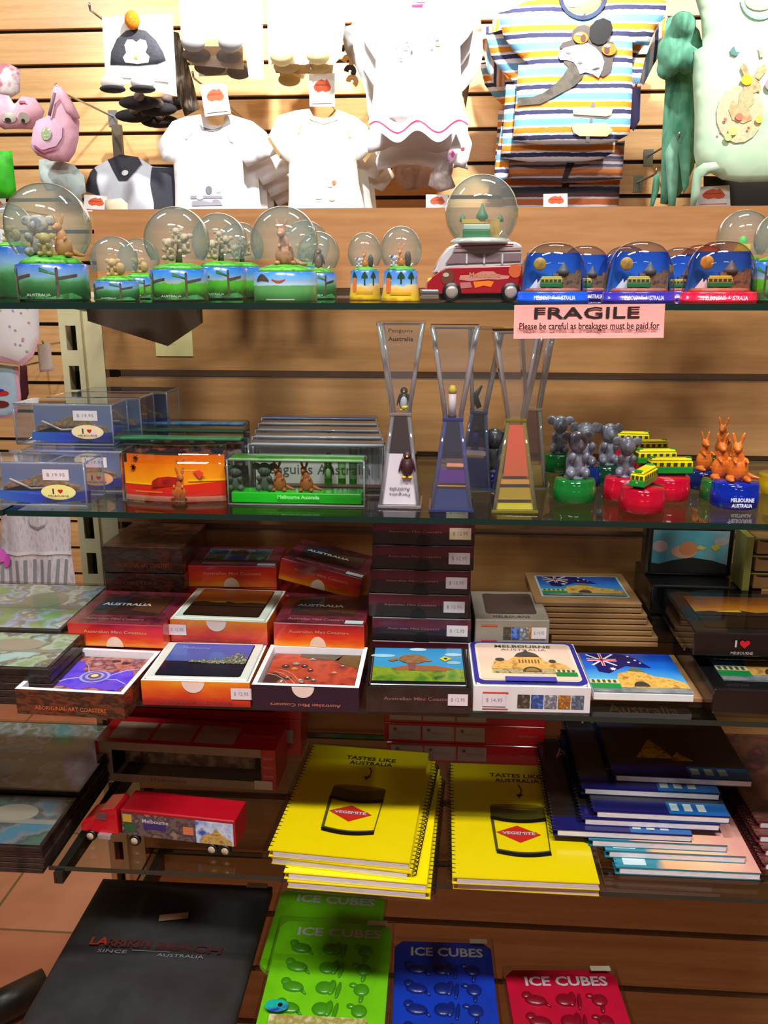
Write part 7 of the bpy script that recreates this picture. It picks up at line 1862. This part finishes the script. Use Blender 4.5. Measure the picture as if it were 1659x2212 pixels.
for i in range(20):
    a = i * .8; b.ball((random.uniform(-.03, .05), -.01 + random.uniform(-.02, .02), random.uniform(-.09, .06)), (random.uniform(.022, .034),) * 3, TEAL)
p = XP(1468, 78, 2.66); o = b.build('ruffled_sleeve', loc=p, remesh=.006); tag(o, 'teal green puffed ruffle sleeve beside the mint tee shoulder', 'kids top')
for k, (pts, Y, m_) in enumerate((([(1405, 440), (1412, 380), (1425, 372), (1424, 410), (1410, 450), (1404, 450)], 2.8, TEAL), ([(1444, 440), (1436, 330), (1456, 290), (1470, 320), (1464, 400), (1458, 452)], 2.66, mottle([(120, 190, 160), (150, 206, 180)], 14, .85)), ([(1476, 420), (1466, 330), (1480, 290), (1492, 330), (1488, 400)], 2.64, mottle([(130, 196, 166), (90, 160, 130)], 14, .85)))):
    garment('green_ruffled_dress', ['narrow green fabric tail, leftmost below the green tops', 'light green hanging fold, left of the knotted tail', 'mid green hanging fold right beside the knotted tail'][k], 'kids top', pts, Y, m_, thick=.014, fold=.006, wave=60)
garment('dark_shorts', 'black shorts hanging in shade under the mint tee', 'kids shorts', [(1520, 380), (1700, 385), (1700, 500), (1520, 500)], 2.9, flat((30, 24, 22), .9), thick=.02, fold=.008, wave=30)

# ---- penguin hat and bootie pack
def box_card(o, pts, Y, mat, name='backing_card', th=.0015, c=None):
    q = [XP(px, py, Y) for px, py in pts]; y0 = Y - c.y; V = [(p.x - c.x, y0, p.z - c.z) for p in q]; V2 = [(p[0], y0 + th, p[2]) for p in V]; n = len(V)
    b = MB(); b.add(V + V2, [tuple(range(n - 1, -1, -1)), tuple(range(n, 2 * n))] + [(k, (k + 1) % n, n + (k + 1) % n, n + k) for k in range(n)], mat); return b.build(name, o)
def hat_pack(label, Y, dx=0, dz=0, front_=True):
    c = XP(298, 60, Y); o = thing('baby_hat_set', label, 'baby set', (c.x + dx, Y, c.z + dz), 0, 'packs with a baby hat and booties')
    box_card(o, [(220, 36), (372, 30), (382, 208), (228, 168)], Y, CARD, c=c)
    cl = Cloth([(238, 140), (240, 112), (252, 84), (272, 66), (292, 62), (315, 66), (336, 86), (352, 112), (358, 130), (340, 138), (300, 142)], Y - .002, .014, .001, 40, .014)
    def bd(nm, f, y=0): b = MB(); f(b); q = b.build(nm, o, loc=(cl.ox - c.x, -.002 + y, cl.oz - c.z)); return q
    hat = bd('knitted_hat', lambda b: cl.body(b, mottle([(58, 60, 70), (72, 74, 84)], 160, .9)))
    def face(b): cl.patch(b, [(272, 100), (278, 88), (290, 88), (298, 94), (306, 87), (318, 90), (322, 104), (318, 116), (326, 124), (322, 136), (298, 139), (272, 136), (268, 126), (276, 116)], flat((236, 234, 238), .9), .002, .01)
    b = MB(); face(b); b.build('white_face', hat)
    b = MB(); cl.blob(b, 297, 126, 4, 3, flat((226, 200, 90)), .0035); b.build('beak', hat)
    pc = XP(291, 48, Y); b = MB(); b.ball((0, 0, 0), (.021, .019, .024), mottle([(240, 150, 30), (226, 120, 10), (250, 170, 50)], 200, .9), None, 20, 14); b.build('pompom', o, loc=(pc.x - c.x, -.02, pc.z - c.z))
    box_card(o, [(232, 146), (358, 142), (364, 178), (236, 164)], Y - .004, flat((228, 232, 238), .6), 'lower_flap', .002, c)
    for k, (bx, by) in enumerate(((252, 184), (316, 184))):
        p = XP(bx, by, Y); b = MB(); b.ball((0, 0, 0), (.034, .026, .022), WH2, None, 20, 12); b.ball((.0, .006, .018), (.024, .020, .024), WH2, None, 18, 10); bt = b.build('bootie', o, loc=(p.x - c.x, -.032, p.z - c.z))
        b = MB(); b.ball((0, -.002, -.017), (.037, .028, .010), flat((44, 44, 52), .9), None, 20, 8); b.build('sole', bt)
    return o
hat_pack('baby pack with penguin faced hat, orange pompom and white booties, front one', 2.62)
garment('baby_hat_set', 'dark pack edge hanging behind right of the penguin hat pack', 'baby set', [(368, 66), (385, 70), (404, 130), (420, 190), (430, 236), (400, 252), (384, 214), (374, 160)], 2.80, mottle([(150, 132, 112), (110, 96, 80), (60, 60, 56), (176, 160, 140)], 22, .7, 0, (3, 1, .4)), thick=.03, fold=.01, wave=140, slant=0)
for k, (x_, y_, Y) in enumerate(((300, 222, 2.74), (340, 236, 2.80), (290, 250, 2.86), (345, 262, 2.90), (360, 226, 2.86))):
    p = XP(x_, y_, Y); b = MB(); b.ball((0, 0, 0), (.062, .027, .020), flat((40, 38, 44), .9), None, 20, 10); o = thing('dark_bootie', ['dark bootie right under the penguin hat pack', 'dark bootie behind, lower right of the penguin hat pack', 'dark bootie hanging lower left below the penguin hat pack', 'lowest dark bootie below the penguin hat pack', 'dark bootie furthest right below the penguin hat pack'][k], 'bootie', p, 0, 'dark booties'); b.build('shoe', o)
    b = MB(); b.ball((.01, -.02, .012), (.016, .024, .014), flat((120, 110, 106), .9)); b.build('cuff', o)
hook(XP(298, 40, 3).x, XP(298, 26, 2.62).z, 2.60, 'peg holding the penguin hat pack')

# ---- bib and bootie packs
def pack(label, pts, Y, feet, mat, cmat=CARD, group='packs with pale booties'):
    c = XP(sum(p[0] for p in pts) / len(pts), pts[0][1], Y); o = thing('bootie_pack', label, 'baby set', c, 0, group)
    box_card(o, pts, Y, cmat, c=c)
    for (x_, y_, rx_, ry_) in feet:
        p = XP(x_, y_, Y); m_ = scale_at(p); b = MB(); b.ball((0, 0, 0), (rx_ * m_, rx_ * m_ * .8, ry_ * m_), mat, None, 20, 12); bt = b.build('bootie', o, loc=(p.x - c.x, -rx_ * m_ * .7, p.z - c.z))
        b = MB(); b.ball((0, .008, ry_ * m_ * .7), (rx_ * m_ * .55, rx_ * m_ * .5, ry_ * m_ * .6), mat, None, 16, 10); b.build('cuff', bt)
    return o
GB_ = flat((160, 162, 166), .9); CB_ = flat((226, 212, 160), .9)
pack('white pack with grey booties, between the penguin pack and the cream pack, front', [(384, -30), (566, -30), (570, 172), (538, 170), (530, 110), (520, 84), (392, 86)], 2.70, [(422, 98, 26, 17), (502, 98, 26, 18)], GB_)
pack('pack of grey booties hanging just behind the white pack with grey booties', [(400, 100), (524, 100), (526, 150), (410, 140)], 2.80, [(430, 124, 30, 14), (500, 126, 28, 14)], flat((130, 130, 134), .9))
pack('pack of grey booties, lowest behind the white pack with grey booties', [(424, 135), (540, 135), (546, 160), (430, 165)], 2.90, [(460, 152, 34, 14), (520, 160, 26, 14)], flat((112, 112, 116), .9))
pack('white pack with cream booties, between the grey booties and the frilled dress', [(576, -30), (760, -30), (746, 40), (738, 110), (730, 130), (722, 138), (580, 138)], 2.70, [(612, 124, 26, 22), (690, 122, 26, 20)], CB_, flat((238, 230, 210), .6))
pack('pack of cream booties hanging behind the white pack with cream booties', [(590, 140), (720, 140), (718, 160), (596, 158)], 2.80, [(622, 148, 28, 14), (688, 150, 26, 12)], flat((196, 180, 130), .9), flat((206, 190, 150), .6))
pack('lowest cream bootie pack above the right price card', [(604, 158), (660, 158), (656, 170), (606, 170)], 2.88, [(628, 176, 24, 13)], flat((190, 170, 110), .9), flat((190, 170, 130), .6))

# ---- left cluster: pink and mint bibs, raglan top
PK1 = mottle([(236, 186, 206), (226, 170, 190), (240, 200, 216)], 20, .85); MN = mottle([(190, 216, 214), (206, 226, 226), (150, 176, 170)], 22, .85)
def dbib(c, o):
    b = MB(); c.patch(b, [(70, 310), (80, 262), (96, 256), (122, 258), (142, 276), (140, 300), (128, 318), (100, 326), (80, 320)], flat((226, 186, 214), .85), .004)
    c.blob(b, 108, 292, 12, 14, mottle([(206, 214, 180), (120, 150, 90), (220, 200, 210)], 120), .007); c.patch(b, [(78, 318), (100, 332), (124, 326), (130, 318), (124, 322), (100, 328), (82, 315)], flat((196, 110, 150)), .0062); b.build('bib_print', o)
    b = MB(); q = [XP(px, py, c.Y - .03) for px, py in ((128, 190), (140, 214), (152, 236), (168, 256))]; b.tube([(p.x - c.ox, -.03, p.z - c.oz) for p in q], [.008, .014, .016, .008], PK1); b.build('strap', o)
    b = MB(); q = [XP(px, py, c.Y - .02) for px, py in ((118, 200), (112, 225), (106, 250))]; b.tube([(p.x - c.ox, -.02, p.z - c.oz) for p in q], .005, flat((150, 130, 140), .8)); b.build('strap', o)
garment('pink_bib', 'pink bib bag with round badge and straps, upper left', 'bib', [(66, 318), (72, 276), (84, 258), (100, 252), (108, 222), (114, 192), (122, 182), (132, 190), (134, 208), (166, 252), (172, 262), (170, 300), (162, 330), (148, 350), (110, 348), (82, 336)], 2.60, PK1, thick=.022, fold=.005, wave=40, deco=dbib)
garment('pink_bootie_set', 'pink bootie bundle with little animal faces at the left picture edge', 'baby set', [(-20, 200), (18, 206), (30, 226), (48, 208), (76, 212), (96, 240), (90, 262), (70, 280), (40, 278), (10, 280), (-20, 262)], 2.66, PK1, thick=.035, fold=.012, wave=60, deco=lambda c, o: [b_.build('face_print', o) for b_ in [MB()] if [c.blob(b_, 26, 256, 16, 11, flat((200, 196, 180)), .004), c.blob(b_, 60, 258, 14, 11, flat((206, 200, 190)), .004), c.blob(b_, 24, 262, 6, 5, flat((50, 50, 60)), .006), c.blob(b_, 58, 264, 5, 4, flat((60, 56, 66)), .006), c.blob(b_, 56, 224, 10, 3, flat((200, 90, 120)), .004)]])
garment('white_bootie_set', 'white and pink booties in clear pack at the top left edge', 'baby set', [(-20, 136), (20, 138), (44, 150), (44, 200), (22, 212), (-20, 205)], 2.74, mottle([(214, 206, 210), (236, 232, 236), (196, 120, 140), (150, 130, 120)], 26, .6), thick=.03, fold=.01, wave=80)
garment('green_bag', 'bright green pouch at the left edge above the largest globe', 'pouch', [(-30, 325), (26, 326), (36, 420), (20, 428), (-30, 430)], 2.60, mottle([(40, 170, 20), (60, 200, 30), (20, 130, 20)], 14, .6), thick=.03, fold=.006, wave=30)
garment('mint_bib', 'pale mint bib with ties under the pink bib bag', 'bib', [(84, 345), (110, 342), (160, 356), (182, 380), (186, 416), (176, 420), (180, 446), (160, 440), (140, 412), (100, 412), (84, 380)], 2.66, MN, thick=.02, fold=.006, wave=60)
def drag(c, o):
    b = MB(); BKT = flat((52, 54, 66), .9)
    c.patch(b, [(186, 400), (196, 372), (204, 362), (212, 372), (214, 395), (220, 430), (205, 420), (190, 415)], BKT, .004); b.build('black_sleeve', o); b = MB(); c.patch(b, [(330, 362), (376, 362), (380, 500), (340, 500), (340, 440), (332, 400)], BKT, .004)
    b.build('black_sleeve', o)
    b = MB(); c.patch(b, [(232, 345), (262, 335), (300, 340), (310, 355), (300, 372), (282, 392), (262, 392), (248, 370)], BKT, .004); b.build('neck_band', o)
    b = MB(); c.blob(b, 278, 376, 8, 6, flat((220, 220, 226)), .007); b.build('snap_button', o)
garment('raglan_top', 'white baby top with black raglan sleeves behind the globes', 'baby top', [(186, 400), (196, 372), (206, 360), (232, 345), (300, 340), (330, 360), (376, 362), (380, 500), (250, 500), (230, 470), (216, 430)], 2.82, flat((206, 212, 226), .85), thick=.03, fold=.010, wave=36, deco=drag)
garment('cream_cloth', 'folded cream cloth corner beside the price card behind the largest globe', 'cloth', [(226, 432), (262, 428), (276, 440), (276, 500), (226, 500)], 2.74, flat((226, 216, 186), .85), thick=.012)
b = MB(); p0 = XP(252, 270, 2.95); p1 = XP(256, 470, 2.95); b.box((0, 0, (p1.z - p0.z) / 2), (.03, .02, p0.z - p1.z), flat((96, 90, 74), .4, .4)); o = b.build('wall_rail', loc=p0); tag(o, 'narrow grey metal rail in front of the slatted wall at the left', 'rail')

# ---- low left garments seen through the open left bay
def flor(c, o):
    b = MB(); random.seed(3)
    for i in range(26): c.blob(b, random.uniform(-10, 74), random.uniform(560, 760), 2.6, 2.2, flat(random.choice([(226, 150, 160), (150, 190, 160), (230, 200, 150), (170, 170, 206)])), .003)
    b.build('floral_print', o)
    b = MB(); c.patch(b, [(-20, 765), (10, 768), (45, 780), (70, 760), (80, 728), (84, 734), (72, 770), (50, 790), (10, 782), (-20, 778)], flat((236, 190, 206), .85), .004); b.build('pink_edging', o)
garment('floral_romper', 'white romper with tiny flowers and pink edging at the left edge', 'baby top', [(-30, 490), (36, 500), (60, 560), (84, 660), (84, 730), (70, 775), (48, 790), (10, 784), (-30, 780)], 2.60, WH, thick=.02, fold=.006, wave=40, deco=flor)
garment('blue_bib', 'pale blue bib with red figures and pink border at the left edge', 'bib', [(-30, 784), (40, 792), (46, 860), (36, 896), (14, 904), (-30, 902)], 2.64, flat((176, 206, 226), .8), thick=.012, fold=.004, wave=40, step=.016,
        deco=lambda c, o: [b_.build('bib_print', o) for b_ in [MB()] if [c.blob(b_, 6, 848, 18, 6, flat((206, 50, 40)), .003), c.blob(b_, 4, 872, 20, 8, flat((110, 40, 36)), .003), c.blob(b_, 2, 842, 12, 3, flat((50, 50, 160)), .004), c.patch(b_, [(40, 792), (46, 860), (36, 896), (14, 904), (-20, 903), (-20, 898), (12, 899), (32, 892), (41, 860), (35, 794)], flat((236, 170, 190)), .0035, .012)]])
garment('garment_tag', 'small white crumpled label hanging right of the floral romper', 'tag', [(80, 744), (108, 742), (116, 800), (86, 804)], 2.74, WH, thick=.006, fold=.003, wave=120, step=.015)
garment('maroon_top', 'maroon garment edge hanging behind the pale blue bib', 'kids top', [(42, 788), (58, 790), (62, 850), (52, 875), (44, 860)], 2.86, flat((96, 40, 56), .9), thick=.01, step=.015)
def dapr(c, o):
    b = MB(); 
    for i in range(9): c.patch(b, [(8 + i * 17, 1205), (14 + i * 17, 1205), (20 + i * 16, 1300), (12 + i * 16, 1300)], flat((150, 156, 160), .85), .003)
    c.patch(b, [(0, 1186), (158, 1188), (158, 1195), (0, 1193)], flat((240, 240, 246), .85), .006); b.build('waist_seam', o)
    b = MB(); c.blob(b, 8, 1196, 14, 14, flat((236, 110, 226), .8), .012, 20); c.blob(b, 24, 1206, 8, 14, flat((226, 90, 210), .8), .012, 10); c.blob(b, -8, 1192, 12, 12, flat((240, 130, 230), .8), .012); b.build('pink_bow', o)
    b = MB(); c.patch(b, [(66, 1118), (74, 1130), (90, 1134), (106, 1128), (108, 1120), (104, 1132), (90, 1140), (72, 1134)], flat((150, 150, 160)), .004); b.build('neck_trim', o)
garment('striped_dress', 'white gathered dress with bright pink bow, low at the left', 'dress', [(2, 1050), (150, 1050), (154, 1186), (162, 1240), (168, 1300), (168, 1340), (-20, 1340), (-10, 1240), (0, 1190)], 2.66, mottle([(206, 202, 216), (226, 222, 232), (190, 186, 200)], 30, .85, 0, (4, 1, 1)), thick=.02, fold=.010, wave=70, slant=.05, deco=dapr)
garment('green_leafy_top', 'dark green leafy fabric corner at the left edge under the dress', 'cloth', [(-20, 1270), (0, 1284), (16, 1300), (10, 1312), (-20, 1316)], 2.5, mottle([(30, 90, 20), (60, 130, 30), (20, 60, 20)], 40, .8), thick=.015, step=.015)

for (px, py, Y, lb) in ((95, 748, 2.745, 'peg holding the small white crumpled label'), (50, 792, 2.87, 'peg holding the maroon garment'), (1466, 300, 2.67, 'peg holding the light green folds'), (1640, 20, 2.62, 'peg holding the mint green tee'), (900, 10, 2.64, 'peg holding the white frilled dress'), (124, 196, 2.62, 'peg holding the pink bib bag'), (1373, 192, 2.865, 'peg holding the purple blue top'), (1416, 378, 2.805, 'peg holding the narrow green tail'), (1432, 50, 2.805, 'peg holding the rear striped sleeve')):
    q = XP(px, py, Y); hook(q.x, q.z, Y, lb)
